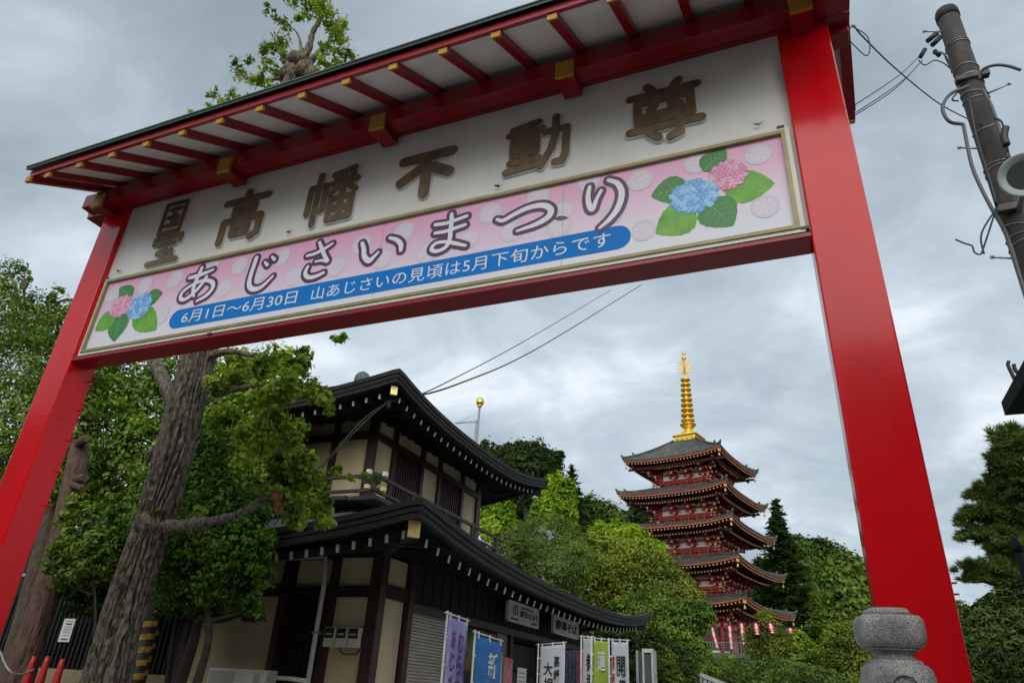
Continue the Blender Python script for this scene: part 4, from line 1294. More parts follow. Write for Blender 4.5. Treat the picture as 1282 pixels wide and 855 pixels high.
def nobori(p0, p1, drop, cloth, label, texts, loops=WTI, group='cloth banners in front of the shops'):
    """p0, p1: ends of the top edge (pole beside p0); texts: (string, u, v0, v1, width, material) set vertically"""
    p0 = Vector(p0); p1 = Vector(p1)
    base = Vector((p0.x, p0.y, 0))
    t = empty('cloth_banner', base, label, 'banner', group)
    u = (p1 - p0); wd = u.length; u.normalize()
    uh = Vector((u.x, u.y, 0)).normalized()
    nrm = u.cross(Vector((0, 0, 1))).normalized()
    nn_ = -nrm if False else nrm
    nx_, nz_ = 10, 26
    def surf(a, b):
        return p0 + u * (wd * a) - Vector((0, 0, drop * b)) + nn_ * (0.018 * math.sin(a * 5 + b * 4) * min(1, b * 3))
    V = [surf(i / nx_, j / nz_) for j in range(nz_ + 1) for i in range(nx_ + 1)]
    F = [(j * (nx_ + 1) + i, (j + 1) * (nx_ + 1) + i, (j + 1) * (nx_ + 1) + i + 1, j * (nx_ + 1) + i + 1) for j in range(nz_) for i in range(nx_)]
    mm = MB(); mm.add(V, F, True); c_ = mm.build('cloth', cloth, t)
    so = c_.modifiers.new('cloth', 'SOLIDIFY'); so.thickness = 0.003; so.offset = -1
    mm = MB(); pb = p0 - uh * 0.045
    mm.tube([(pb.x, pb.y, 0), (pb.x, pb.y, p0.z + 0.06)], 0.014, 8); mm.build('pole', POLEM, t)
    mm = MB(); mm.tube([pb - u * 0.06 + Vector((0, 0, 0.035)), p1 + u * 0.03 + Vector((0, 0, 0.035))], 0.010, 6); mm.build('crossbar', POLEM, t)
    for a in (0.08, 0.5, 0.94):
        q_ = p0 + u * wd * a
        mm = MB(); mm.bar(q_ + Vector((0, 0, 0.055)), q_ - Vector((0, 0, 0.03)), 0.028, 0.012, up=nn_); mm.build('loop', loops, t)
    for b in np.arange(0.12, 0.95, 0.16):
        q_ = p0 - Vector((0, 0, drop * b))
        mm = MB(); mm.bar(q_ - uh * 0.065, q_ + uh * 0.01, 0.012, 0.025); mm.build('loop', loops, t)
    s_ = 1 if nn_.dot(Vector((0, -1, 0)) + Vector((1, 0, 0))) > 0 else -1
    for (txt, a, b0, b1, w, m_) in texts:
        n = len(txt)
        for i, ch in enumerate(txt):
            b = b0 + (b1 - b0) * (i + 0.5) / n
            c0 = surf(a, b) + nn_ * s_ * 0.012
            h = drop * (b1 - b0) / n * 0.86
            letters('character', ch, c0, uh * (1 if s_ > 0 else 1), (0, 0, 1), w, h, m_, t, offset=0.018, depth=0.0015)
    return t


def xy(px, py, X):
    p = at(px, py, 1) - Vector((0, 0, EYE)); k = X / p.x
    return Vector((X, k, p.z * k + EYE))


nobori(xy(562, 771.5, -4.2), xy(586, 780, -4.2), 1.9, PURC, 'violet and white cloth banner with purple brush letters before the steel shutter',
       [('むらさき', 0.70, 0.06, 0.60, 0.13, PUKI), ('あじさい', 0.28, 0.06, 0.58, 0.11, PUKI), ('新せん', 0.45, 0.62, 0.98, 0.2, WTI)])
nobori(xy(596.5, 795, -4.0), xy(628.5, 805.5, -4.0), 1.9, BLUC, 'bright blue cloth banner with large white characters between the shutter and curtain',
       [('新選組', 0.66, 0.06, 0.62, 0.30, WTI), ('ソコ', 0.14, 0.34, 0.66, 0.22, WTI)])
nobori(at(676.5, 809, 14.5), at(707.5, 806, 14.5), 1.8, WHIC, 'white cloth banner with two columns of brushed black characters and red strokes below',
       [('大相撲', 0.35, 0.16, 0.62, 0.2, INK), ('高幡不動', 0.68, 0.1, 0.66, 0.12, INK), ('祭', 0.45, 0.66, 0.9, 0.3, REDI)])
nobori(at(730, 799, 13.5), at(742, 799.5, 13.4), 1.8, WHIC, 'narrow white cloth banner partly hidden behind the lime green one',
       [('参拝', 0.6, 0.12, 0.5, 0.12, INK), ('祭', 0.6, 0.52, 0.75, 0.15, REDI)])
nobori(at(743, 801, 13.0), at(763, 803, 13.0), 1.9, LIMC, 'lime green cloth banner with black letters and a pale flower blob',
       [('蓮', 0.5, 0.07, 0.27, 0.15, WTI), ('はす', 0.5, 0.52, 0.92, 0.16, INK)])
nobori(at(765.5, 803, 12.5), at(786.5, 804, 12.5), 1.9, WHIC, 'white cloth banner with bold black and red characters beside the notice board',
       [('開運', 0.55, 0.10, 0.48, 0.15, INK), ('厄除', 0.55, 0.48, 0.86, 0.15, REDI), ('高幡不動尊', 0.12, 0.1, 0.8, 0.05, REDI)])

# red patterned and indigo clothes hanging in the shop, basket, posted paper
REDC = mat('crimson_patterned_cloth', (0.42, 0.02, 0.05), rough=0.9, scale=22, col2=(0.62, 0.45, 0.45), c2amt=0.4)
NAVC = mat('navy_patterned_cloth', (0.02, 0.022, 0.05), rough=0.9, scale=14, col2=(0.10, 0.10, 0.14))
TEAC = mat('teal_patterned_cloth', (0.10, 0.28, 0.30), rough=0.9, scale=18, col2=(0.55, 0.58, 0.55))


def hung(a, b, drop, m_, label, cat, name):
    a = Vector(a); b = Vector(b); n = 14
    t = empty(name, (a.x, a.y, a.z - drop), label, cat)
    vs = []
    nn_ = (b - a).cross(Vector((0, 0, 1))).normalized()
    for j in range(9):
        for i in range(n + 1):
            vs.append(a + (b - a) * i / n - Vector((0, 0, drop * j / 8)) + nn_ * 0.03 * math.sin(i * 1.7) * (0.4 + j / 8))
    mm = MB(); mm.add(vs, [(j * (n + 1) + i, (j + 1) * (n + 1) + i, (j + 1) * (n + 1) + i + 1, j * (n + 1) + i + 1) for j in range(8) for i in range(n)], True)
    o = mm.build('cloth', m_, t); so = o.modifiers.new('cloth', 'SOLIDIFY'); so.thickness = 0.004
    mm = MB(); mm.tube([a + Vector((0, 0, 0.02)), b + Vector((0, 0, 0.02))], 0.012, 6); mm.build('rail', DW, t)


hung(xy(631.5, 821.5, -6.75), xy(643, 824.5, -6.75), 1.7, REDC, 'crimson patterned cloth hanging inside the shop front', 'cloth', 'hanging_cloth')
hung(xy(621, 812, -6.55), xy(630, 815, -6.55), 1.7, TEAC, 'teal and white patterned towel hanging just right of the blue banner', 'cloth', 'hanging_cloth')
hung(at(708, 813, 17.0), at(724, 814, 17.0), 1.9, NAVC, 'dark navy clothes hanging on a rail under the header beam', 'clothes', 'hanging_clothes')
hung(at(724.5, 815, 16.6), at(730, 816, 16.6), 1.9, mat('plain_crimson_cloth', (0.42, 0.02, 0.06), rough=0.9), 'narrow crimson garment at the end of the clothes rail', 'garment', 'hanging_garment')
a = xy(649, 835, -6.9); b = xy(660, 836, -6.9)
pp_ = empty('posted_notice', (-6.9, a.y, 1.3), 'white printed notice pasted on the grey panel of the shop', 'notice')
mm = MB(); mm.box(-6.925, -6.915, a.y, b.y, 1.4, a.z); mm.build('sheet', SIGNW, pp_)
for k in range(6):
    mm = MB(); mm.box(-6.914, -6.9125, a.y + 0.08, b.y - 0.08, a.z - 0.1 - 0.09 * k - 0.025, a.z - 0.1 - 0.09 * k); mm.build('text_line', TXTG, pp_)
c = xy(585, 829, -6.6)
WICK = mat('woven_wicker', (0.28, 0.15, 0.06), rough=0.8, scale=40, var=0.35, bump=0.5, bscale=60)
bk = empty('hanging_basket', c, 'brown woven basket hanging on the post right of the shutter', 'basket')
mm = MB(); mm.lathe(c, [(0.08, -0.16), (0.15, -0.10), (0.18, 0.0), (0.19, 0.10), (0.17, 0.12), (0.14, 0.0), (0.001, -0.08)], 16, axis=(0.3, 0.2, 1)); mm.build('bowl', WICK, bk)
mm = MB(); mm.tube([c + Vector((0, -0.12, 0.1)), c + Vector((-0.1, 0, 0.42)), c + Vector((0, 0.12, 0.12))], 0.010, 6); mm.build('cord', POLEM, bk)

# framed notice board beyond the banners
p0, p1 = at(800, 815, 17.5), at(816, 815, 17.5)
nb = empty('notice_board', (p0.x, 17.5, 0), 'upright grey-framed notice board standing by the dark shrubs', 'notice board')
mm = MB(); mm.box(p0.x, p1.x, 17.5, 17.62, 0.6, p0.z); mm.build('panel', mat('dark_slate_panel', (0.08, 0.10, 0.10), rough=0.3, var=0.1), nb)
frm = MB(); w = 0.05
frm.box(p0.x + 0.08, p1.x + 0.03, 17.45, 17.64, p0.z - 0.02, p0.z + 0.06); frm.box(p0.x + 0.08, p1.x + 0.03, 17.45, 17.64, 0.55, 0.62)
frm.box(p0.x + 0.08, p0.x + 0.12, 17.452, 17.642, 0.6, p0.z); frm.box(p1.x - 0.01, p1.x + 0.03, 17.452, 17.642, 0.6, p0.z)
frm.build('frame', mat('pale_grey_frame', (0.52, 0.54, 0.54), rough=0.4), nb)
for x in (p0.x - 0.05, p1.x + 0.06):
    mm = MB(); mm.box(x - 0.03, x + 0.03, 17.5, 17.58, 0, p0.z + 0.02); mm.build('leg', STEEL, nb)
# ------------------------------------------------------------------ granite post
GRAN = granite('speckled_granite')
c0 = (0.291, 3.98)
sp = empty('granite_post', (c0[0], c0[1], 0), 'speckled granite fence post with a rounded cushion top in front of the red pillar', 'stone post')
zt = 0.309 * 1.5 + EYE
k = 1.5


def sq(prof, name, yaw=0.15):
    mm = MB(); n = 48
    mm.lathe((0, 0, 0), prof, n, sq=0.5)
    ca, sa = math.cos(yaw), math.sin(yaw)
    mm.v = [(c0[0] + x * ca - y * sa, c0[1] + x * sa + y * ca, z) for x, y, z in mm.v]
    return mm.build(name, GRAN, sp)


sq([(0.001, zt + 0.001), (0.075, zt), (0.085, zt - 0.004), (0.092, zt - 0.018), (0.095, zt - 0.030)][::-1], 'cap')
sq([(0.100, zt - 0.178), (0.120, zt - 0.170), (0.134, zt - 0.150), (0.139, zt - 0.120), (0.1395, zt - 0.075), (0.136, zt - 0.052), (0.124, zt - 0.036), (0.095, zt - 0.0305)], 'cushion')
sq([(0.105, zt - 0.186), (0.108, zt - 0.182), (0.104, zt - 0.178)], 'collar')
sq([(0.098, zt - 0.226), (0.080, zt - 0.215), (0.078, zt - 0.200), (0.090, zt - 0.1865)], 'neck')
sq([(0.140, 0.0), (0.142, 0.6), (0.142, zt - 0.30), (0.136, zt - 0.265), (0.120, zt - 0.247), (0.108, zt - 0.243), (0.106, zt - 0.230), (0.100, zt - 0.2265)], 'shaft')
mm = MB()
for (r0, zz) in ((0.050, zt - 0.345), (0.030, zt - 0.36)):
    pts = [Vector((c0[0] + 0.02 + r0 * math.cos(a), c0[1] - 0.147, zz + r0 * math.sin(a))) for a in np.linspace(0.2, math.pi - 0.2, 12)]
    mm.tube(pts, 0.004, 5)
mm.build('carved_crest', mat('dark_carving', (0.07, 0.07, 0.07), rough=0.8), sp)

# ------------------------------------------------------------------ utility pole with its hardware
CLAMPM = mat('rusty_clamp', (0.09, 0.08, 0.075), rough=0.6, metal=0.3, var=0.3)
CONC = mat('weathered_pole_concrete', (0.065, 0.057, 0.052), rough=0.85, var=0.3, scale=3, stretch=(2, 2, 0.7), bump=0.3, bscale=40)
CABLE = mat('black_cable', (0.02, 0.02, 0.022), rough=0.5, var=0.1)
GREYC = mat('grey_cable', (0.10, 0.10, 0.10), rough=0.5, var=0.1)
YPO = 8.4
up = empty('utility_pole', (2.76, YPO, 0), 'dark concrete utility pole wrapped in steel straps and loose cables at the right edge', 'utility pole')
ztop = 4.28 * 2.1 + EYE


def prad(z): return 0.135 + (ztop - z) * 0.0065


def pxc(z): return 2.76 - 0.0 * (ztop - z)


mm = MB(); mm.tube([(pxc(z), YPO, z) for z in (0, 3, 6, 8, ztop - 0.05, ztop)], [prad(0), prad(3), prad(6), prad(8), prad(ztop), prad(ztop) - 0.04], 28)
mm.build('shaft', CONC, up)
mm = MB(); mm.lathe((pxc(ztop), YPO, ztop - 0.12), [(0.148, 0), (0.150, 0.10), (0.135, 0.16), (0.09, 0.19), (0.001, 0.2)], 28); mm.build('cap', CONC, up)
BANDM = mat('steel_strap', (0.42, 0.42, 0.40), rough=0.45, metal=0.6)


def poleat(px, py):
    return at(px, py, YPO - 0.2)


for (px, py, hh, tl) in ((1192, 45, 0.0, 0), (1200, 92 * 0.5, 0.01, 0), (1204, 78, 0.008, .03), (1210, 88, 0.02, 0), (1213, 96, 0.012, 0), (1218, 108, 0.008, .05), (1222, 114, 0.008, -.04), (1232, 152, 0.006, .06), (1245, 199, 0.008, 0),
                         (1247, 205, 0.006, .03), (1262, 277, 0.006, .05), (1268, 290, 0.006, 0), (1271, 298, 0.006, .04)):
    z = poleat(px, py).z
    mm = MB(); n = 28; r = prad(z) + 0.006
    pts = [(pxc(z) + r * math.cos(a), YPO + r * math.sin(a), z + tl * math.sin(a + px)) for a in np.linspace(0, 2 * math.pi, n)]
    mm.tube(pts, 0.005 + hh * 0.2, 5, cap=False); mm.build('steel_strap', BANDM, up)
for (px, py, s_) in ((1244, 104, 1), (1206, 179, -1), (1246, 317, -1), (1212, 20, -1)):
    z = poleat(px, py).z
    x = pxc(z) + s_ * prad(z)
    mm = MB(); mm.tube([(x - s_ * 0.05, YPO - 0.03, z - 0.02), (x + s_ * 0.22, YPO - 0.12, z - 0.0)], 0.013, 7)
    mm.tube([(x + s_ * 0.21, YPO - 0.115, z), (x + s_ * 0.235, YPO - 0.125, z)], 0.022, 8)
    mm.build('step_bolt', STEEL, up)
z = poleat(1215, 92).z
mm = MB(); mm.box(pxc(z) - prad(z) - 0.05, pxc(z) + prad(z) + 0.05, YPO - prad(z) - 0.04, YPO - prad(z) + 0.06, z - 0.05, z + 0.03); mm.build('clamp', CLAMPM, up, bevel=0.01)
z = poleat(1252, 300).z
mm = MB(); mm.box(pxc(z) - prad(z) - 0.06, pxc(z) + 0.02, YPO - prad(z) - 0.06, YPO - prad(z) + 0.05, poleat(1246, 262).z - 0.05, poleat(1246, 262).z + 0.05); mm.build('clamp', CLAMPM, up, bevel=0.01)


def cable(pts, r, name, par, m_=CABLE, n=6):
    P = catmull([(p[0], p[1], p[2]) for p in pts], 6)
    mm = MB(); mm.tube([tuple(p) for p in P], r, n)
    return mm.build(name, m_, par)


def pc(px, py, Y): return at(px, py, Y)


cable([pc(1213, 108, 8.1), pc(1190, 118, 8.0), pc(1180, 135, 8.0), pc(1188, 152, 8.0), pc(1206, 156, 8.15)], 0.022, 'cable_loop', up, GREYC)
cable([pc(1209, 107, 8.2), pc(1200, 115, 8.1), pc(1192, 125, 8.1), pc(1195, 127, 8.1)][:3] + [pc(1200, 127, 8.15)], 0.010, 'cable_loop', up)
cable([pc(1226, 100, 8.1), pc(1230, 88, 8.05), pc(1245, 82, 8.0), pc(1262, 83, 8.0), pc(1278, 88, 8.0)], 0.020, 'cable_tail', up, GREYC)
cable([pc(1206, 156, 8.1), pc(1216, 205, 8.1), pc(1228, 235, 8.1), pc(1242, 262, 8.1), pc(1262, 300, 8.1), pc(1290, 390, 8.1)], 0.022, 'conduit', up, GREYC)
cable([pc(1213, 120, 8.15), pc(1222, 170, 8.12), pc(1236, 215, 8.1), pc(1248, 258, 8.1)], 0.016, 'conduit', up)
cable([pc(1230, 112, 8.12), pc(1242, 135, 8.12), pc(1252, 165, 8.12), pc(1262, 200, 8.12)], 0.020, 'conduit', up, GREYC)
cable([pc(1247, 262, 8.05), pc(1238, 290, 7.9), pc(1233, 305, 7.9), pc(1228, 318, 7.9), pc(1220, 316, 7.9), pc(1217, 308, 7.9), pc(1208, 305, 7.9), pc(1196, 300, 7.9)], 0.010, 'frayed_cable', up)
cable([pc(1247, 262, 8.05), pc(1232, 285, 7.9), pc(1228, 300, 7.9), pc(1232, 318, 7.9)], 0.010, 'frayed_cable', up)
cable([pc(1244, 148, 8.1), pc(1254, 153, 8.1), pc(1259, 172, 8.1), pc(1262, 190, 8.1)], 0.012, 'cable_loop', up)
cable([pc(1259, 160, 8.0), pc(1257, 172, 8.0), pc(1260, 182, 8.0)], 0.045, 'splice_sleeve', up)
cable([pc(1188, 62, 8.3), pc(1183, 70, 8.2), pc(1189, 84, 8.3)], 0.008, 'cable_loop', up)
cable([pc(1168, 68, 8.2), pc(1178, 66, 8.2), pc(1186, 74, 8.2), pc(1192, 92, 8.25)], 0.010, 'cable_loop', up)
cable([pc(1150, 76, 8.2), pc(1158, 82, 8.2), pc(1170, 76, 8.2), pc(1182, 80, 8.2), pc(1192, 88, 8.25)], 0.008, 'cable_loop', up)
for (a, b) in (((1161, 52), (1173, 42)), ((1167, 57), (1178, 46)), ((1152, 72), (1158, 62)), ((1170, 64), (1176, 70))):
    mm = MB(); mm.tube([pc(*a, 8.2), pc(*b, 8.2)], 0.035 if a[1] < 60 else 0.03, 8); mm.build('insulator', BLK, up)
# horn loudspeaker
hc = pc(1283, 219, 7.6)
hs_ = empty('horn_loudspeaker', hc, 'grey horn loudspeaker fixed to the utility pole, cut by the frame', 'loudspeaker')
axd = Vector((-0.25, -1.0, -0.30)).normalized()
mm = MB(); prof = [(0.04, -0.30), (0.06, -0.22), (0.10, -0.12), (0.17, -0.03), (0.238, 0.0), (0.252, 0.006), (0.252, 0.016), (0.235, 0.014), (0.165, -0.015), (0.09, -0.11), (0.05, -0.21), (0.001, -0.22)]
mm.lathe(hc, prof, 36, axis=axd); mm.build('horn', mat('grey_horn_paint', (0.26, 0.30, 0.32), rough=0.4, var=0.08), hs_)
mm = MB(); mm.lathe(hc, [(0.172, -0.014), (0.162, -0.018), (0.088, -0.105), (0.05, -0.20)], 36, axis=axd); mm.build('throat_shade_liner', mat('horn_shade_black', (0.02, 0.022, 0.024), rough=0.7), hs_)  # shade inside the horn, painted as a near-black liner over the grey
mm = MB(); mm.lathe(hc, [(0.001, -0.03), (0.03, -0.05), (0.055, -0.10), (0.05, -0.2)][::-1], 18, axis=axd); mm.build('driver_plug', GREYP, hs_)
mm = MB(); mm.bar(hc - axd * 0.2, Vector((2.76, YPO - 0.1, hc.z - 0.05)), 0.05, 0.03); mm.build('bracket', STEEL, hs_)

# wires
def wire(pts, r, label, m_=CABLE, sag=None, group=None):
    P = catmull([(p[0], p[1], p[2]) for p in pts], 8)
    mm = MB(); mm.tube([tuple(p) for p in P], r, 5)
    o = rebase(mm.build('overhead_wire', m_)); return tag(o, label, 'wire', group)


wire([pc(1152, 70, 8.2), pc(1125, 95, 7.2), pc(1060, 138, 5.6), pc(1000, 170, 5.2)], 0.006, 'upper of three thin wires running from the utility pole behind the red pillar')
wire([pc(1155, 76, 8.2), pc(1128, 103, 7.2), pc(1062, 147, 5.6), pc(1000, 180, 5.2)], 0.006, 'middle of three thin wires running from the utility pole behind the red pillar')
wire([pc(1153, 78, 8.2), pc(1120, 112, 7.2), pc(1060, 151, 5.6), pc(1000, 186, 5.2)], 0.006, 'lowest of three thin wires running from the utility pole behind the red pillar')
wire([pc(1060, 44, 6.1), pc(1068, 32, 5.7), pc(1078, 44, 5.7), pc(1120, 85, 6.6), pc(1176, 130, 8.0), pc(1230, 158, 8.15)], 0.008, 'single dark wire from the gate roof corner to the utility pole')
wire([pc(1066, 33, 5.7), pc(1085, 45, 5.7), pc(1089, 62, 5.7), pc(1084, 70, 5.7), pc(1070, 58, 5.7), pc(1055, 42, 5.7)], 0.006, 'loop of loose wire hanging off the gate roof corner')
ga = Vector((UX1 - 0.35, UY0 + 0.3, 5.28 + EYE))
wire([ga, pc(575, 480, 14), pc(680, 432, 22), pc(804, 356, 36)], 0.022, 'lower of two overhead wires rising from the upper eave corner to the right')
wire([ga + Vector((0.1, 0.3, 0.1)), pc(560, 478, 14), pc(660, 425, 22), pc(765, 363, 36)], 0.016, 'upper of two overhead wires rising from the upper eave corner to the right')
wire([ga + Vector((0, -0.02, 0)), pc(455, 525, 10.8), pc(412, 572, 10.5), pc(330, 660, 10.2)], 0.012, 'upper of two wires dropping left from the brass-capped eave corner')
wire([ga + Vector((0.05, -0.05, 0)), pc(460, 525, 10.6), pc(415, 572, 10.3), pc(330, 672, 10.0)], 0.012, 'lower of two wires dropping left from the brass-capped eave corner')
mm = MB(); mm.lathe(ga - Vector((0, 0, 0.10)), [(0.03, -0.06), (0.05, 0.0), (0.03, 0.06), (0.045, 0.10)], 10)
tag(rebase(mm.build('wire_anchor', BLK)), 'black insulator knot where wires meet below the upper brass cap', 'insulator')

# ------------------------------------------------------------------ roof corner of the building at the right edge
EDGE = mat('dark_eave_metal', (0.014, 0.014, 0.015), rough=0.85, var=0.2, spec=0.2)
a = at(1258, 520, 9)
nbd = empty('neighbour_house', (a.x + 3, 5, 0), 'dark house whose black eave corner pokes in at the right edge', 'building')
m = MB(); m.box(a.x + 1.3, a.x + 8, -2, 8.0, 0, a.z + 0.1); m.build('wall', mat('grey_render', (0.3, 0.3, 0.29), rough=0.9), nbd)
m = MB()
m.add([(x, y, z) for y in (-3.0, 9.0) for x, z in ((a.x, a.z), (a.x + 9, a.z + 0.02), (a.x + 9, a.z + 1.5), (a.x + 4.5, a.z + 2.4), (a.x, a.z + 0.16))], [(0, 1, 2, 3, 4), (9, 8, 7, 6, 5), (0, 5, 6, 1), (1, 6, 7, 2), (2, 7, 8, 3), (3, 8, 9, 4), (4, 9, 5, 0)])
m.build('roof', EDGE, nbd)
cable([at(1272, 478, 8.4), at(1267, 468, 8.4), at(1262, 457, 8.4), at(1263, 452, 8.4)], 0.02, 'gutter_hook', nbd)
cable([at(1277, 470, 8.2), at(1271, 463, 8.2), at(1269, 456, 8.2)], 0.02, 'gutter_hook', nbd)
# street lamp post in front of the pine at the right edge
a = at(1274, 690, 11.5)
lp = empty('lamp_post', (a.x, 11.5, 0), 'dark lamp post with a small pale lantern in front of the pine', 'lamp post')
m = MB(); m.tube([(a.x + 0.1, 11.5, 0), (a.x, 11.5, a.z)], 0.045, 10); m.build('post', EDGE, lp)
m = MB(); m.lathe((a.x, 11.5, a.z), [(0.06, 0), (0.085, 0.04), (0.06, 0.09), (0.04, 0.18), (0.001, 0.2)], 12); m.build('cap', EDGE, lp)
m = MB(); m.box(a.x + 0.08, a.x + 0.3, 11.42, 11.58, a.z - 0.45, a.z - 0.2); m.build('lantern', SIGNW, lp, bevel=0.02)
# plain dark gable roof between the pine and lower tree
a = at(1237, 741, 20); b = at(1262, 776, 20)
m = MB()
m.slab([(a.x, 20, a.z), (a.x + 1.6, 20, a.z - 1.35), (a.x + 6, 20, a.z - 1.35), (a.x + 6, 20, a.z)], (0, 1, 0), 4)
gr = empty('small_shed', (a.x + 3, 21, 0), 'small dark-roofed shed glimpsed under the big pine', 'shed')
m.build('roof', EDGE, gr)
m = MB(); m.box(a.x + 1.7, a.x + 5.8, 20.2, 23.8, 0, a.z - 1.3); m.build('wall', DW, gr)

# ------------------------------------------------------------------ fence, cones and barrier at the lower left
f0, f1 = -18.0, -11.3
YFN = 11.6
fe = empty('slat_fence', (-15, YFN, 0), 'dark vertical slat fence behind the two tree trunks', 'fence')
zf0, zf1 = at(100, 838, YFN).z, at(100, 745, YFN).z
SLAT = mat('dark_fence_slat', (0.030, 0.030, 0.030), rough=0.3, var=0.25, scale=3, metal=0.2)
k = 0
x = f0
while x < f1:
    m = MB(); m.box(x, x + 0.055, YFN, YFN + 0.05, zf0, zf1); m.build('slat', SLAT, fe)
    x += 0.145
m = MB(); m.box(f0, f1, YFN + 0.15, YFN + 0.2, zf0, zf1 - 0.05); m.build('backing', BLK, fe)
for z in (zf0 + 0.35, zf1 - 0.15):
    m = MB(); m.box(f0, f1, YFN + 0.052, YFN + 0.1, z, z + 0.06); m.build('rail', SLAT, fe)
m = MB(); m.box(f0, f1, YFN - 0.02, YFN + 0.25, 0, zf0 - 0.004); m.build('plinth', mat('tan_plinth', (0.30, 0.24, 0.15), rough=0.9, var=0.1), fe)
a, b = at(82, 774, YFN - 0.03), at(75.5, 803, YFN - 0.03)
w = at(95, 774, YFN - 0.03).x - a.x
nt_ = empty('fence_notice', (a.x + w / 2, YFN - 0.03, b.z), 'white printed notice fixed to the dark slat fence', 'notice')
m = MB(); m.box(a.x - 0.02, a.x + w, YFN - 0.03, YFN - 0.012, b.z, a.z); m.build('sheet', SIGNW, nt_)
H_ = a.z - b.z
for k, (f, hh, ww) in enumerate(((0.10, 0.035, 0.7), (0.2, 0.06, 0.6), (0.34, 0.03, 0.75), (0.42, 0.03, 0.75), (0.50, 0.03, 0.75), (0.58, 0.03, 0.7), (0.70, 0.04, 0.4), (0.86, 0.05, 0.65))):
    z = a.z - H_ * f
    m = MB(); m.box(a.x + w * (0.5 - ww / 2), a.x + w * (0.5 + ww / 2), YFN - 0.0325, YFN - 0.0305, z - H_ * hh, z); m.build('text_line', TXTG if k not in (1, 7) else INK, nt_)
CONE = mat('red_cone_plastic', (0.55, 0.02, 0.015), rough=0.35, var=0.1, scale=5)
for (px, py, lab) in ((43.5, 821, 'leftmost of the three red traffic cones by the tree roots'), (60.5, 821, 'middle one of the three red traffic cones by the tree roots'), (79, 824.5, 'rightmost of the three red traffic cones by the tree roots')):
    t_ = at(px, py, 8.6)
    co = empty('traffic_cone', (t_.x, 8.6, 0), lab, 'traffic cone', 'red traffic cones')
    h = t_.z
    m = MB(); m.lathe((t_.x, 8.6, 0), [(0.19 * h / 0.75, 0.03), (0.16, 0.06), (0.10, h * 0.5), (0.045, h * 0.95), (0.03, h), (0.001, h)], 18); m.build('cone_body', CONE, co)
    m = MB(); m.box(t_.x - 0.2, t_.x + 0.2, 8.4, 8.8, 0, 0.03); m.build('base', BLK, co, bevel=0.01)
# loose pale rope/cable by the left pillar
wire([pc(0, 815, 7.0), pc(6, 830, 7.0), pc(14, 841, 7.0), pc(26, 844, 7.2), pc(42, 838, 7.6)], 0.016, 'pale looped rope beside the foot of the left red pillar', m_=GREYP)
# black and yellow striped guard round a thin pole
YG = 9.4
a = at(172, 855, YG); b = at(188, 775, YG)
gd = empty('striped_guard_pole', ((a.x + b.x) / 2, YG, 0), 'pole with a yellow and black striped guard beside the thick trunk', 'pole')
YEL = mat('warning_yellow', (0.38, 0.21, 0.012), rough=0.6, var=0.4, scale=14, col2=(0.05, 0.035, 0.01))
xc = (a.x + b.x) / 2 - 0.02
m = MB(); m.tube([(xc, YG, 0), (xc, YG, 5.0)], 0.10, 16); m.build('pole', BLK, gd)
for k in range(11):
    z = 0.1 + k * 0.20
    m = MB(); n = 24; vs = []
    for i in range(n + 1):
        t = 2 * math.pi * i / n
        vs += [(xc + 0.17 * math.cos(t), YG + 0.17 * math.sin(t), z + 0.16 * i / n), (xc + 0.17 * math.cos(t), YG + 0.17 * math.sin(t), z + 0.16 * i / n + 0.09)]
    m.add(vs, [(2 * i, 2 * i + 2, 2 * i + 3, 2 * i + 1) for i in range(n)]); m.build('yellow_band', YEL, gd)
m = MB(); m.tube([(xc, YG, 0.05), (xc, YG, 2.4)], 0.165, 20); m.build('guard_sleeve', BLK, gd)
# low building glimpsed behind the left trees
a = at(88, 668, 16); b = at(172, 662, 16)
lb = empty('low_white_roofed_building', (a.x, 17, 0), 'low dark building with a white eave strip behind the left trees', 'building')
m = MB(); m.box(a.x - 5, b.x + 0.6, 16.3, 20, 0, a.z - 0.2); m.build('wall', DW, lb)
m = MB(); m.box(a.x - 5.2, b.x + 0.8, 16, 20.2, a.z - 0.2, a.z + 0.16); m.build('eave', mat('white_metal_eave', (0.5, 0.52, 0.52), rough=0.5), lb)
m = MB(); m.box(a.x - 5, b.x + 0.5, 16.25, 16.29, a.z - 1.3, a.z - 1.2); m.build('ledge', GREYP, lb)
# ------------------------------------------------------------------ vegetation
def unit(n, rng):
    v = rng.normal(size=(n, 3)); return v / np.linalg.norm(v, axis=1)[:, None]


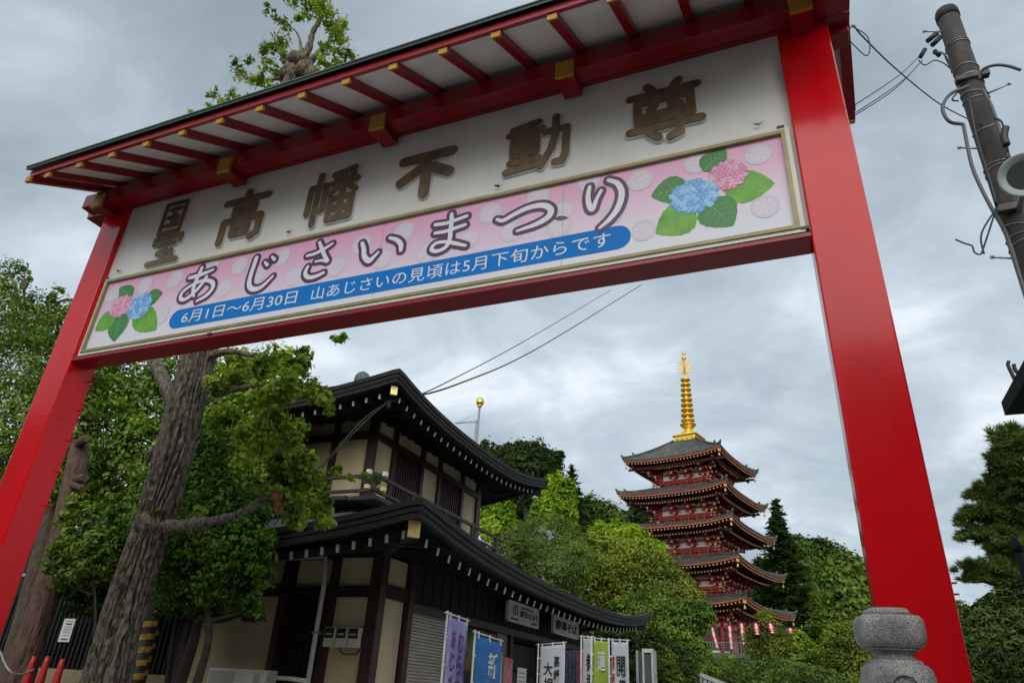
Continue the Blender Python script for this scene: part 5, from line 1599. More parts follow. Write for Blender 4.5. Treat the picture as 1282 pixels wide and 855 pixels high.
def leaf_arrays(blobs, size, n_total, rng, aspect=0.55, clump=0.35, per=26, up=0.5, out=0.7, shell=0.55, droop=0.0, fold=0.25, hang=0.0):
    """blobs: (cx,cy,cz,rx,ry,rz). Leaves gather in clumps spread through the outer part of each blob."""
    B = np.array(blobs, float)
    wgt = (B[:, 3] * B[:, 5] + B[:, 3] * B[:, 4] + B[:, 4] * B[:, 5]); wgt /= wgt.sum()
    P = []; O = []
    for b, w in zip(B, wgt):
        n = max(20, int(n_total * w)); nc = max(3, n // per)
        d = unit(nc, rng); r = shell + (1.04 - shell) * rng.random(nc) ** 0.7
        r *= np.where(rng.random(nc) < 0.22, 0.95 + 0.28 * rng.random(nc), 1.0)
        r *= 1 + 0.12 * np.sin(d[:, 0] * 5 + b[0]) * np.cos(d[:, 2] * 4 + b[2])
        cc = b[:3] + d * r[:, None] * b[3:6]
        idx = rng.integers(0, nc, n)
        cr = clump * min(b[3], b[5], b[4]) * (0.6 + 0.8 * rng.random(nc))
        off = rng.normal(size=(n, 3)) * 0.55
        off[:, 2] *= 0.7
        p = cc[idx] + off * cr[idx][:, None]
        p[:, 2] -= droop * (off[:, 0] ** 2 + off[:, 1] ** 2) * cr[idx]
        P.append(p); O.append(d[idx] + 0.5 * off / 0.55)
    P = np.vstack(P); O = np.vstack(O); n = len(P)
    nrm = O * out + np.array([0, 0, up]) + unit(n, rng) * 0.75
    nrm /= np.linalg.norm(nrm, axis=1)[:, None]
    t = np.cross(nrm, unit(n, rng)); t /= (np.linalg.norm(t, axis=1)[:, None] + 1e-9)
    if hang:
        t = t + O * hang; t /= np.linalg.norm(t, axis=1)[:, None]
    s = np.cross(nrm, t)
    s /= (np.linalg.norm(s, axis=1)[:, None] + 1e-9)
    ln = size * (0.45 + 0.95 * rng.random(n))[:, None]
    wd = ln * aspect * 0.5
    a = P - t * ln * 0.5; c = P + t * ln * 0.5
    f = nrm * ln * fold * 0.5
    l = P - t * ln * 0.05 + s * wd + f; r_ = P - t * ln * 0.05 - s * wd + f
    V = np.stack([a, r_, c, l], axis=1).reshape(-1, 3)
    i = np.arange(n) * 4
    F = np.stack([np.stack([i, i + 1, i + 2], 1), np.stack([i, i + 2, i + 3], 1)], 1).reshape(-1, 3)
    return V, F


BARK = mat('grey_brown_bark', (0.11, 0.085, 0.06), rough=0.95, var=0.35, scale=9, stretch=(2, 2, 0.5), bump=0.8, bscale=25)
BARKD = mat('dark_bark', (0.045, 0.036, 0.028), rough=0.95, var=0.3, scale=6, bump=0.5, bscale=25)


def branch(mm, p, q, r0, r1, rng, n=7, wob=0.08, seg=7):
    p = Vector(p); q = Vector(q); L_ = (q - p).length
    pts = []; rs = []
    w1 = Vector(unit(1, rng)[0]) * wob * L_; w2 = Vector(unit(1, rng)[0]) * wob * L_ * 0.6
    for i in range(n + 1):
        t = i / n
        pts.append(p.lerp(q, t) + w1 * math.sin(math.pi * t) + w2 * math.sin(2 * math.pi * t) - Vector((0, 0, 0.0)))
        rs.append(r0 + (r1 - r0) * t)
    mm.tube(pts, rs, seg)
    return pts


def tree(name, label, base, blobs, size, n, lm, seed, trunk_r=0.2, cat='tree', group=None, bark=None, fork=0.4, kind='broad', limbs=True, **k):
    rng = np.random.default_rng(seed)
    base = Vector(base)
    t = empty(name, base, label, cat, group)
    bl = [b for b in blobs]
    V, F = leaf_arrays(bl, size, n, rng, **k)
    quads_mesh('crown', V - np.array(base), F, lm, t)
    mm = MB()
    top = max(bl, key=lambda b: b[2] + b[5])
    cz = np.mean([b[2] for b in bl])
    cx = np.mean([b[0] for b in bl]); cy = np.mean([b[1] for b in bl])
    apex = Vector((top[0], top[1], top[2] + top[5] * 0.4))
    pts = [base - Vector((0, 0, 0.3)), base.lerp(Vector((cx, cy, cz)), 0.35), base.lerp(Vector((cx, cy, cz)), 0.75), apex]
    pts[1] = Vector((base.x * 0.9 + cx * 0.1, base.y * 0.9 + cy * 0.1, pts[1].z)); pts[2] = Vector((base.x * 0.5 + cx * 0.5, base.y * 0.5 + cy * 0.5, pts[2].z))
    C_ = catmull([tuple(p) for p in pts], 6)
    rr = [trunk_r * (1 - 0.85 * i / (len(C_) - 1)) for i in range(len(C_))]; rr[0] *= 1.25
    mm.tube([tuple(p) for p in C_], rr, 12)
    if limbs:
        for b in bl:
            c = Vector(b[:3]); 
            zt_ = max(base.z + 0.3, c.z - 0.9 * max(b[3], b[5]))
            j = min(range(len(C_)), key=lambda i: abs(C_[i][2] - zt_))
            j = min(j, len(C_) - 3)
            branch(mm, C_[j], c, rr[j] * 0.55, 0.02 + 0.08 * trunk_r, rng, seg=6)
            for q in range(4):
                d = unit(1, rng)[0] * np.array(b[3:6]) * 0.8
                branch(mm, c.lerp(Vector(C_[j]), 0.3), c + Vector(d), 0.012 + trunk_r * 0.12, 0.006, rng, n=4, seg=4)
    mm.build('trunk', bark or BARKD, t)
    return t


def bl(px, py, r, Y, fx=1.0, fz=1.0, fy=0.9):
    """crown mass seen at px,py with radius r pixels, standing Y away"""
    c = at(px, py, Y)
    d = (c - Vector((0, 0, EYE))).length
    ax = at(px, py, Y); fwd_ = Vector((CAMX[2], CAMY[2], CAMU[2]))
    depth = (c - Vector((0, 0, EYE))).dot(fwd_)
    R = r * depth / FPX
    return (c.x, c.y, c.z, R * fx, R * fy, R * fz)


def base_at(px, Y, py=850, z=None):
    p = at(px, py, Y)
    return (p.x, Y, terrain_z(p.x, Y) if z is None else z)


G_DARK = leafmat('dark_evergreen_leaf', (0.012, 0.028, 0.007), (0.060, 0.105, 0.022), scale=0.9)
G_GLOSS = leafmat('glossy_camellia_leaf', (0.020, 0.060, 0.008), (0.14, 0.27, 0.035), gloss=0.25, scale=1.6)
G_MID = leafmat('mid_green_leaf', (0.030, 0.068, 0.010), (0.20, 0.31, 0.042), scale=0.8)
G_GINK = leafmat('fresh_ginkgo_leaf', (0.065, 0.14, 0.014), (0.36, 0.50, 0.060), trans=0.35, scale=2.0)
G_LIME = leafmat('bright_lime_leaf', (0.12, 0.23, 0.012), (0.36, 0.52, 0.03), trans=0.35, scale=0.6)
G_OLIVE = leafmat('olive_maple_leaf', (0.058, 0.085, 0.010), (0.28, 0.35, 0.045), scale=0.6)
G_FINE = leafmat('soft_grey_green_needle', (0.050, 0.090, 0.018), (0.21, 0.31, 0.070), scale=0.7)
G_PINE = leafmat('pine_needle', (0.032, 0.062, 0.014), (0.17, 0.25, 0.055), trans=0.15, scale=1.2)
G_FOR = leafmat('forest_leaf', (0.018, 0.042, 0.008), (0.12, 0.19, 0.030), scale=0.25)

# --- the big furrowed ginkgo behind the gate
YT = 7.5
bark_m = bpy.data.materials.new('furrowed_bark'); bark_m.use_nodes = True
t_ = bark_m.node_tree; b_ = t_.nodes['Principled BSDF']; b_.inputs['Roughness'].default_value = 0.95
geo = t_.nodes.new('ShaderNodeTexCoord'); mp_ = t_.nodes.new('ShaderNodeMapping'); mp_.inputs['Scale'].default_value = (5, 5, 2.0)
nz_ = t_.nodes.new('ShaderNodeTexNoise'); nz_.inputs['Scale'].default_value = 4; nz_.inputs['Detail'].default_value = 8; nz_.inputs['Roughness'].default_value = 0.7
t_.links.new(geo.outputs['Object'], mp_.inputs[0]); t_.links.new(mp_.outputs[0], nz_.inputs['Vector'])
rp_ = t_.nodes.new('ShaderNodeValToRGB'); rp_.color_ramp.elements[0].position = 0.40; rp_.color_ramp.elements[0].color = (0.026, 0.021, 0.016, 1)
rp_.color_ramp.elements[1].position = 0.60; rp_.color_ramp.elements[1].color = (0.215, 0.18, 0.135, 1)
t_.links.new(nz_.outputs[0], rp_.inputs[0]); t_.links.new(rp_.outputs[0], b_.inputs['Base Color'])
bp_ = t_.nodes.new('ShaderNodeBump'); bp_.inputs['Strength'].default_value = 0.9; bp_.inputs['Distance'].default_value = 0.03
t_.links.new(nz_.outputs[0], bp_.inputs['Height']); t_.links.new(bp_.outputs[0], b_.inputs['Normal'])


def vnoise(x, y, seed=0):
    """smooth value noise on arrays, period 16 in x"""
    r = np.random.default_rng(seed).random((64, 64))
    xi = np.floor(x).astype(int); yi = np.floor(y).astype(int); fx = x - xi; fy = y - yi
    fx = fx * fx * (3 - 2 * fx); fy = fy * fy * (3 - 2 * fy)
    g = lambda a, b: r[a % 16, b % 64]
    return (g(xi, yi) * (1 - fx) + g(xi + 1, yi) * fx) * (1 - fy) + (g(xi, yi + 1) * (1 - fx) + g(xi + 1, yi + 1) * fx) * fy


def furrowed(path, radii, m_, name, par, nseg=220, nring=620, depth=0.34, ridges=1.15, seed=1):
    c = catmull([tuple(p) + (r,) for p, r in zip(path, radii)], 12)
    s = np.linspace(0, len(c) - 1, nring)
    P = np.stack([np.interp(s, np.arange(len(c)), c[:, k]) for k in range(4)], 1)
    z = np.concatenate([[0], np.cumsum(np.linalg.norm(np.diff(P[:, :3], axis=0), axis=1))])
    th = np.linspace(0, 2 * np.pi, nseg, endpoint=False)
    U = th / (2 * np.pi) * 16
    UU, ZZ = np.meshgrid(U, z)
    warp = vnoise(UU, ZZ * 0.8, seed) * 1.5 + vnoise(UU * 2 % 16, ZZ * 7, seed + 1) * 0.35 + vnoise(UU * 4 % 16, ZZ * 22, seed + 7) * 0.14
    a1 = vnoise((UU + warp) * 1.0 % 16, ZZ * 1.6, seed + 2)
    a2 = vnoise(((UU + warp) * 2.0) % 16, ZZ * 3.5, seed + 3)
    gv = 1 - np.abs(np.sin((UU + warp * 1.2) * np.pi * ridges))
    ridge = gv ** 1.7 * (0.55 + 0.9 * vnoise(UU * 2 % 16, ZZ * 3.0, seed + 11))
    H = -depth * ridge * (0.5 + 0.7 * a1) + 0.06 * (a2 - 0.5) + 0.035 * (vnoise(UU * 4 % 16, ZZ * 14, seed + 8) - 0.5) + 0.10 * (vnoise(UU * 0.5 % 16, ZZ * 0.9, seed + 5) - 0.5)
    R = P[:, 3][:, None] * (1 + H)
    T = np.gradient(P[:, :3], axis=0); T /= np.linalg.norm(T, axis=1)[:, None]
    S = np.cross(T, np.array([0, 1.0, 0])); S /= np.linalg.norm(S, axis=1)[:, None]; Bn = np.cross(T, S)
    V = P[:, None, :3] + R[..., None] * (np.cos(th)[None, :, None] * S[:, None, :] + np.sin(th)[None, :, None] * Bn[:, None, :])
    V = V.reshape(-1, 3) - np.array(wloc(par))
    i = np.arange(nring - 1)[:, None] * nseg + np.arange(nseg)[None, :]
    j = np.arange(nring - 1)[:, None] * nseg + (np.arange(nseg) + 1)[None, :] % nseg
    F = np.stack([i, j, j + nseg, i + nseg], -1).reshape(-1, 4)
    return quads_mesh(name, V, F, m_, par, smooth=True)


g0 = at(140, 850, YT)
tk = empty('ginkgo_tree', (g0.x, YT, 0), 'tall pollarded tree with a thick furrowed grey trunk rising behind the gate', 'tree')
tp = [Vector((g0.x, YT, -0.2)), at(146, 800, YT), at(180, 690, YT), at(212, 590, YT), at(230, 520, YT), at(249, 450, YT), at(300, 260, YT), at(350, 150, YT), at(375, 96, YT)]
tr = [0.37, 0.30, 0.265, 0.275, 0.275, 0.27, 0.25, 0.24, 0.26]
furrowed(tp, tr, bark_m, 'trunk', tk)
rng = np.random.default_rng(5)
mm = MB()
limbs = [([at(207, 660, YT), at(250, 655, YT - .2), at(298, 644, YT - .3), at(325, 628, YT - .3), at(352, 618, YT - .3)], [0.11, 0.075, 0.055, 0.045, 0.03]),
         ([at(228, 520, YT), at(212, 490, YT + .1), at(198, 462, YT + .2), at(178, 410, YT + .3)], [0.17, 0.12, 0.11, 0.08]),
         ([at(250, 470, YT), at(268, 492, YT - .1), at(290, 488, YT - .1), at(322, 483, YT - .2)], [0.09, 0.06, 0.05, 0.03]),
         ([at(250, 450, YT), at(285, 440, YT), at(318, 446, YT)], [0.08, 0.055, 0.03]),
         ([at(372, 88, YT), at(386, 62, YT), at(392, 40, YT), at(402, 20, YT), at(408, -20, YT)], [0.13, 0.075, 0.055, 0.045, 0.03]),
         ([at(368, 92, YT), at(356, 78, YT + .1), at(352, 64, YT + .2)], [0.11, 0.06, 0.04]),
         ([at(380, 90, YT), at(398, 66, YT), at(412, 50, YT), at(425, 20, YT)], [0.10, 0.045, 0.025, 0.01]),
         ([at(356, 80, YT), at(345, 52, YT), at(338, 40, YT)], [0.04, 0.02, 0.01]),
         ([at(378, 70, YT), at(374, 46, YT), at(364, 34, YT), at(345, 22, YT)], [0.045, 0.02, 0.014, 0.008]),
         ([at(366, 96, YT), at(340, 100, YT), at(312, 98, YT), at(288, 84, YT)], [0.05, 0.03, 0.02, 0.01])]
for P_, R_ in limbs:
    c = catmull([tuple(p) + (r,) for p, r in zip(P_, R_)], 6)
    mm = MB(); mm.tube([tuple(q[:3]) for q in c], [q[3] * (1 + 0.12 * math.sin(i * 2.1)) for i, q in enumerate(c)], 12); mm.build('limb', bark_m, tk)
for (px, py, r) in ((362, 92, 0.20), (384, 88, 0.21), (372, 74, 0.19), (392, 92, 0.15), (188, 655, 0.17), (247, 655, 0.12), (192, 570, 0.12)):
    c = at(px, py, YT - 0.12); rr = [0.001, r * 0.6, r * 0.95, r, r * 0.8, r * 0.4, 0.001]
    mm = MB(); mm.lathe(c - Vector((0, 0, r)), [(a, h * r / 3) for a, h in zip(rr, (0, 0.5, 1.5, 3, 4.6, 5.6, 6))], 10); mm.v = [tuple(Vector(q) + Vector(unit(1, rng)[0]) * r * 0.16) for q in mm.v]; mm.build('burl', bark_m, tk)
# leafy sprays
def twigs(spots, par):
    q = MB()
    for b in spots:
        c = Vector(b[:3])
        for k in range(3):
            d = Vector(unit(1, rng)[0]) * b[3] * 1.3
            q.tube([c - d, c + d * 0.2 + Vector((0, 0, 0.02)), c + d], [0.007, 0.006, 0.003], 4)
    tag(q.build('twigs', bark_m, par), kind='stuff')
sp_ = []
for (px, py, r) in ((295, 78, 9), (302, 92, 10), (313, 101, 10), (325, 100, 14), (337, 110, 13), (345, 92, 12), (330, 60, 10), (342, 58, 12), (352, 52, 12), (336, 78, 9), (334, 12, 7), (345, 20, 8), (355, 28, 8), (362, 33, 6),
                    (268, 118, 8), (275, 125, 8), (288, 118, 9), (300, 124, 9), (312, 120, 7), (240, 142, 7), (262, 133, 6), (392, 8, 16), (405, 16, 16), (412, 30, 15), (420, 40, 13), (385, 18, 10), (428, 52, 11), (424, 66, 11), (434, 66, 9),
                    (410, 58, 11), (400, 76, 10), (412, 85, 10), (370, 2, 10), (403, 4, 12), (430, 30, 10), (420, 78, 9), (405, 66, 9), (356, 70, 9), (382, 66, 8), (312, 76, 8), (374, 24, 8), (440, 76, 5),
                    (354, 96, 8), (120, 262, 6), (118, 270, 6)):
    sp_.append(bl(px, py, r * 0.95, YT + random.uniform(-.4, .4)))
V, F = leaf_arrays(sp_, 0.062, 5200, rng, aspect=0.95, clump=0.5, per=14, up=0.2, shell=0.1)
low = []
for (px, py, r) in ((300, 455, 18), (325, 462, 18), (350, 452, 20), (372, 458, 16), (385, 440, 8), (365, 480, 18), (392, 490, 16), (405, 498, 12), (340, 490, 20), (318, 500, 18), (300, 470, 16), (355, 500, 14), (412, 512, 8),
                    (340, 530, 20), (360, 545, 17), (372, 560, 12), (330, 555, 20), (352, 575, 16), (310, 540, 18), (378, 535, 9),
                    (350, 590, 18), (385, 582, 14), (400, 600, 12), (372, 605, 18), (345, 618, 18), (388, 625, 20), (400, 640, 16), (372, 645, 16), (412, 655, 9), (408, 628, 10), (362, 632, 16), (420, 590, 8), (440, 598, 7), (455, 596, 6), (470, 600, 5),
                    (270, 480, 15), (285, 520, 18), (300, 580, 16), (200, 640, 8), (185, 632, 7), (225, 640, 6), (250, 640, 8), (280, 625, 9), (255, 425, 8), (424, 425, 7), (432, 422, 6)):
    low.append(bl(px, py, r * 0.95, YT + random.uniform(-.3, .9)))
V2, F2 = leaf_arrays(low, 0.075, 15000, rng, aspect=0.95, clump=0.5, per=16, up=0.25, shell=0.15)
V = np.vstack([V, V2]); F = np.vstack([F, F2 + len(V) - len(V2)])
quads_mesh('crown', V - np.array(wloc(tk)), F, G_GINK, tk)
twigs(sp_ + low, tk)
# withered brown frond hanging from the lower limb
mm = MB()
c = at(347, 618, YT - 0.5); c2 = at(348, 642, YT - 0.5)
for i in range(70):
    t = random.random(); p = c.lerp(c2, t); d = Vector(unit(1, rng)[0]) * 0.05
    mm.add([p, p + d + Vector((0, 0, -0.02)), p + d * 1.3 + Vector((0.01, 0, 0.01)), p + Vector((0.015, 0, 0.01))], [(0, 1, 2, 3)])
mm.build('withered_frond', mat('rust_brown_leaf', (0.42, 0.13, 0.05), rough=0.9, var=0.2), tk)

# --- the second, reddish cut-off trunk at the left
YS = 9.5
s0 = at(20, 850, YS)
st = empty('cut_trunk', (s0.x, YS, 0), 'cut-off reddish brown trunk leaning between the left pillar and the big tree', 'tree')
furrowed([Vector((s0.x, YS, -0.2)), at(42, 790, YS), at(62, 720, YS), at(78, 660, YS), at(92, 600, YS), at(100, 556, YS)], [0.32, 0.25, 0.20, 0.19, 0.20, 0.18],
         mat('red_brown_bark', (0.13, 0.08, 0.058), rough=0.95, var=0.3, scale=6, stretch=(2, 2, 0.6), col2=(0.06, 0.035, 0.025), bump=0.8, bscale=20), 'trunk', st, nseg=90, nring=200, depth=0.15, ridges=1.5, seed=9)
mm = MB()
for (px, py, q, w, r) in ((99, 556, 108, 548, 0.10), (97, 600, 106, 598, 0.10), (92, 606, 104, 612, 0.08)):
    mm = MB(); mm.tube([at(px, py, YS - .1), at(q, w, YS - .25)], [r, r * 0.8], 9); mm.build('branch_stub', MATS['red_brown_bark'], st)


def T(name, label, basepx, Y, spec, size, n, lm, seed, **k):
    return tree(name, label, base_at(basepx, Y), [bl(*s[:3], Y + (s[3] if len(s) > 3 else 0), *(s[4:] if len(s) > 4 else ())) for s in spec], size, n, lm, seed, **k)


T('evergreen_shrub', 'glossy dark evergreen leaning out over the plaster wall beside the big trunk', 225, 9.4,
  [(235, 600, 45), (275, 620, 42), (250, 660, 50), (300, 660, 34), (280, 705, 45), (240, 720, 45), (305, 700, 28), (300, 742, 22), (318, 762, 13), (262, 750, 24), (215, 690, 34), (250, 560, 40), (290, 570, 28), (328, 774, 6), (215, 745, 20)],
  0.095, 26000, G_GLOSS, 21, trunk_r=0.16, clump=0.32, per=20, cat='shrub')
T('broadleaf_tree', 'dense broadleaf tree whose crown fills the left edge outside the red pillar', 10, 11.5,
  [(8, 345, 22), (30, 350, 10), (0, 400, 50), (45, 405, 40), (85, 415, 34), (105, 400, 22), (20, 470, 60), (75, 475, 48), (110, 460, 38), (30, 540, 60), (90, 535, 50), (0, 580, 50), (70, 372, 12), (112, 378, 10), (50, 590, 50), (100, 590, 40)],
  0.15, 26000, G_MID, 22, trunk_r=0.25, aspect=0.42, clump=0.34, per=18, bark=BARK)
T('broadleaf_tree', 'shaded broadleaf tree between the left pillar and the thick furrowed trunk', 140, 12.5,
  [(150, 480, 40), (185, 505, 42), (140, 540, 50), (190, 560, 45), (160, 600, 45), (120, 610, 40), (215, 470, 30), (210, 610, 40), (150, 650, 36), (105, 500, 34), (190, 640, 34), (120, 470, 22)],
  0.14, 21000, G_MID, 23, trunk_r=0.25, clump=0.34, per=18)
T('broadleaf_tree', 'yellow-green broadleaf tree right of the thick furrowed trunk under the banner', 300, 11.5,
  [(275, 475, 34), (310, 470, 30), (300, 515, 40), (340, 520, 34), (270, 540, 38), (320, 560, 34), (355, 550, 22), (290, 590, 34), (335, 595, 26), (250, 505, 30), (362, 505, 22), (365, 535, 14), (265, 590, 34)],
  0.11, 20000, G_GINK, 24, trunk_r=0.2, clump=0.34, per=18)
T('evergreen_shrub', 'leafy green mass hiding the shop eaves just left of the hanging brown frond', 250, 8.5,
  [(190, 650, 30), (165, 640, 26), (255, 690, 36), (290, 690, 34), (235, 650, 34), (280, 640, 32), (315, 690, 24), (160, 675, 20), (310, 650, 26), (320, 720, 20), (220, 700, 34), (300, 735, 22), (265, 735, 24), (318, 755, 14), (330, 672, 14)],
  0.085, 24000, G_GLOSS, 28, trunk_r=0.10, clump=0.32, per=18, cat='shrub')
T('young_maple', 'light green young maple leaning before the slat fence beside the cut-off trunk', 120, 9.0,
  [(125, 695, 26), (108, 706, 22), (142, 700, 20), (120, 680, 20), (95, 626, 12), (110, 645, 16), (85, 650, 12), (150, 690, 14), (92, 680, 20), (75, 700, 18), (78, 722, 16), (140, 660, 16)],
  0.11, 6500, G_MID, 25, trunk_r=0.05, clump=0.4, per=14)
T('evergreen_shrub', 'dark shrub filling the shade above the slat fence', 120, 10.4,
  [(110, 735, 30), (150, 740, 28), (85, 725, 22), (165, 715, 26), (130, 760, 16)], 0.10, 6500, G_DARK, 26, trunk_r=0.07, clump=0.35, cat='shrub')
T('evergreen_shrub', 'dark evergreen foliage against the shop corner behind the striped guard pole', 215, 10.3,
  [(215, 700, 30), (240, 690, 30), (205, 730, 22), (232, 740, 20)], 0.10, 5000, G_DARK, 27, trunk_r=0.08, clump=0.35, cat='shrub')


def conifer(name, label, px, top_py, bot_py, Y, rpx, levels, n, size, lm, seed, fill=0.0, cat='tree'):
    """whorled conifer: ragged boughs shorten towards the pointed top, each hung with sprays"""
    rng = np.random.default_rng(seed)
    top = at(px, top_py, Y); bz = at(px, bot_py, Y).z
    base = Vector((top.x, Y, terrain_z(top.x, Y)))
    t = empty(name, base, label, cat)
    R = bl(px, (top_py + bot_py) / 2, rpx, Y)[3]
    H = top.z - bz
    mm = MB(); mm.tube([base - Vector((0, 0, .3)), Vector((top.x, Y, top.z - 0.1))], [R * 0.11, 0.02], 8)
    P = []; O = []
    nb = levels * 9
    for b in range(nb):
        f = (b + 0.5) / nb
        f = f ** 0.8
        z = top.z - H * f; L_ = R * (f ** 0.75) * rng.uniform(0.55, 1.15) + 0.04 * R
        a = b * 2.4 + rng.uniform(-.5, .5)
        d = np.array([math.cos(a), math.sin(a), rng.uniform(-0.05, 0.22)])
        k = max(6, int(n / nb * (0.25 + 1.5 * f)))
        s_ = rng.random(k) ** 0.6
        p = np.array([top.x, Y, z]) + d * (L_ * s_)[:, None] + rng.normal(size=(k, 3)) * np.array([1, 1, .45]) * (0.05 * R + 0.10 * L_ * (1.1 - s_ * 0.6))[:, None]
        p[:, 2] -= 0.12 * L_ * s_ ** 2
        P.append(p); O.append(np.tile(d, (k, 1)))
        if L_ > 0.3 * R: mm.tube([Vector((top.x, Y, z)), Vector((top.x, Y, z)) + Vector(d) * L_ * 0.8], [0.02 * R, 0.006 * R], 4)
    P = np.vstack(P); O = np.vstack(O); m_ = len(P)
    nrm = np.array([0, 0, 1.0]) + 0.8 * unit(m_, rng); nrm /= np.linalg.norm(nrm, axis=1)[:, None]
    tt = O + 0.7 * unit(m_, rng); tt -= nrm * (tt * nrm).sum(1)[:, None]; tt /= np.linalg.norm(tt, axis=1)[:, None]
    ss = np.cross(nrm, tt); ln = size * (0.6 + 0.7 * rng.random(m_))[:, None]
    V = np.stack([P - tt * ln * .5, P - ss * ln * .2, P + tt * ln * .5, P + ss * ln * .2], 1).reshape(-1, 3)
    i = np.arange(m_) * 4
    F = np.stack([np.stack([i, i + 1, i + 2], 1), np.stack([i, i + 2, i + 3], 1)], 1).reshape(-1, 3)
    quads_mesh('crown', V - np.array(base), F, lm, t)
    mm.build('trunk', BARKD, t)
    return t

# --- behind the shop and up the slope
PN = dict(aspect=0.14, clump=0.5, per=40, up=0.9, out=0.5, shell=0.35, fold=0.05)
T('pine_tree', 'dark flat-topped pine showing above the upper eave tip of the shop', 660, 44,
  [(655, 568, 24, 0, 1.3, 0.6), (630, 575, 18, 0, 1.3, 0.6), (680, 575, 20, 0, 1.4, 0.55), (665, 590, 30, 0, 1.3, 0.6), (640, 562, 12, 0, 1.5, 0.5), (695, 570, 10, 0, 1.5, 0.5), (690, 590, 14), (610, 560, 9), (640, 600, 30), (620, 590, 22)],
  0.360, 26250, G_DARK, 31, trunk_r=0.4, aspect=0.3, clump=0.4, per=30)
T('columnar_tree', 'bright lime columnar tree just under the far tip of the upper eave', 622, 38,
  [(612, 640, 13, 0, .8, 1.9), (625, 634, 13, 0, .8, 1.9), (636, 648, 11, 0, .8, 1.8), (618, 660, 18), (605, 655, 10, 0, .8, 1.7), (645, 662, 8, 0, .7, 1.6)],
  0.187, 15750, G_LIME, 32, trunk_r=0.2, clump=0.3)
T('columnar_tree', 'tall bright lime tree with several pointed leaders right of the upper eave tip', 695, 40,
  [(688, 612, 9, 0, .7, 2.2), (700, 615, 11, 0, .8, 2.2), (712, 622, 10, 0, .8, 2.4), (680, 630, 12, 0, .8, 2.0), (695, 640, 18, 0, 1, 1.2), (715, 640, 10, 0, .8, 2.0), (672, 645, 10, 0, .8, 1.5), (717, 608, 5, 0, .6, 2.2)],
  0.194, 19250, G_LIME, 33, trunk_r=0.2, clump=0.3)
conifer('conifer', 'dark conifer in the gap between the two lime trees', 655, 592, 690, 50, 34, 12, 9000, 0.34, G_DARK, 34)
conifer('conifer', 'thin dark conifer rising just right of the tall lime tree', 716, 582, 680, 58, 24, 11, 7000, 0.38, G_DARK, 35)
T('broadleaf_tree', 'rounded dark tree with bare twigs poking out between the lime tree and the pagoda', 750, 62,
  [(742, 640, 18), (758, 645, 18), (770, 655, 14), (735, 655, 20), (755, 662, 24), (728, 632, 10), (775, 665, 14)], 0.324, 14000, G_FOR, 36, trunk_r=0.3)
T('pine_tree', 'dark pine against the sky left of the pagoda between its middle eaves', 803, 98,
  [(800, 632, 9, 0, 1.3, .8), (806, 642, 13, 0, 1.3, .8), (792, 648, 12, 0, 1.3, .8), (812, 650, 10), (780, 645, 7), (778, 655, 10)], 0.648, 8750, G_DARK, 37, trunk_r=0.4)
T('clipped_tree', 'big grey-green dome-shaped clipped tree above the lower roof of the shop', 690, 33,
  [(683, 688, 43, 0, 1.1, .95), (660, 700, 28), (712, 705, 30), (690, 720, 42)], 0.122, 45500, G_FINE, 38, trunk_r=0.3, clump=0.14, per=16, shell=0.8, aspect=0.3)
T('clipped_tree', 'small cloud-pruned tree tucked between the lime columns and the balcony end', 640, 31,
  [(640, 668, 13, 0, 1.2, .7), (630, 680, 12, 0, 1.2, .7), (650, 680, 12), (636, 692, 16)], 0.101, 8750, G_FINE, 39, trunk_r=0.1, clump=0.2, aspect=0.3)
T('broadleaf_tree', 'broad tree with a bright yellow-green top left of the pagoda', 800, 48,
  [(755, 672, 16), (772, 664, 12), (790, 672, 15), (806, 682, 14), (820, 692, 14), (830, 702, 10), (740, 672, 10), (765, 685, 18), (795, 692, 18), (815, 706, 14)],
  0.216, 24500, G_LIME, 40, trunk_r=0.3, clump=0.25)
T('maple_tree', 'olive green maple spreading above the lower eave tip of the shop', 790, 37,
  [(760, 700, 36), (795, 712, 36), (825, 720, 28), (740, 725, 34), (780, 740, 36), (820, 745, 34), (850, 735, 20), (865, 750, 16), (845, 765, 28), (735, 700, 24)],
  0.173, 52500, G_OLIVE, 41, trunk_r=0.35, clump=0.28, aspect=0.6)
T('maple_tree', 'darker maple hanging low over the slope just left of the pagoda base', 850, 34,
  [(850, 780, 28), (875, 772, 18), (830, 795, 30), (815, 770, 26), (872, 788, 10), (858, 805, 15), (800, 800, 26), (840, 815, 24), (790, 775, 24)],
  0.158, 35000, G_MID, 42, trunk_r=0.25, clump=0.3)
T('evergreen_shrub', 'dark shrubs massed behind the notice board', 790, 27,
  [(790, 800, 22), (770, 800, 20), (820, 815, 22), (845, 835, 22), (800, 830, 22), (830, 845, 22), (750, 795, 20), (740, 810, 20), (860, 850, 18)], 0.122, 26250, G_DARK, 43, trunk_r=0.12, cat='shrub')
T('clipped_shrub', 'bright yellow-green clipped shrub sloping down beside the notice board', 840, 22,
  [(838, 838, 14, 0, .7, 1.5), (845, 852, 14, 0, .8, 1.2), (830, 828, 8)], 0.072, 12250, G_OLIVE, 44, trunk_r=0.06, cat='shrub', clump=0.2, shell=0.75)
T('azalea_shrub', 'leafy green shrub spilling along the top of the slope balustrade', 880, 33,
  [(875, 815, 14), (884, 828, 8), (862, 825, 12), (895, 838, 6), (880, 835, 10), (855, 820, 14)], 0.115, 15750, G_MID, 45, trunk_r=0.06, cat='shrub')

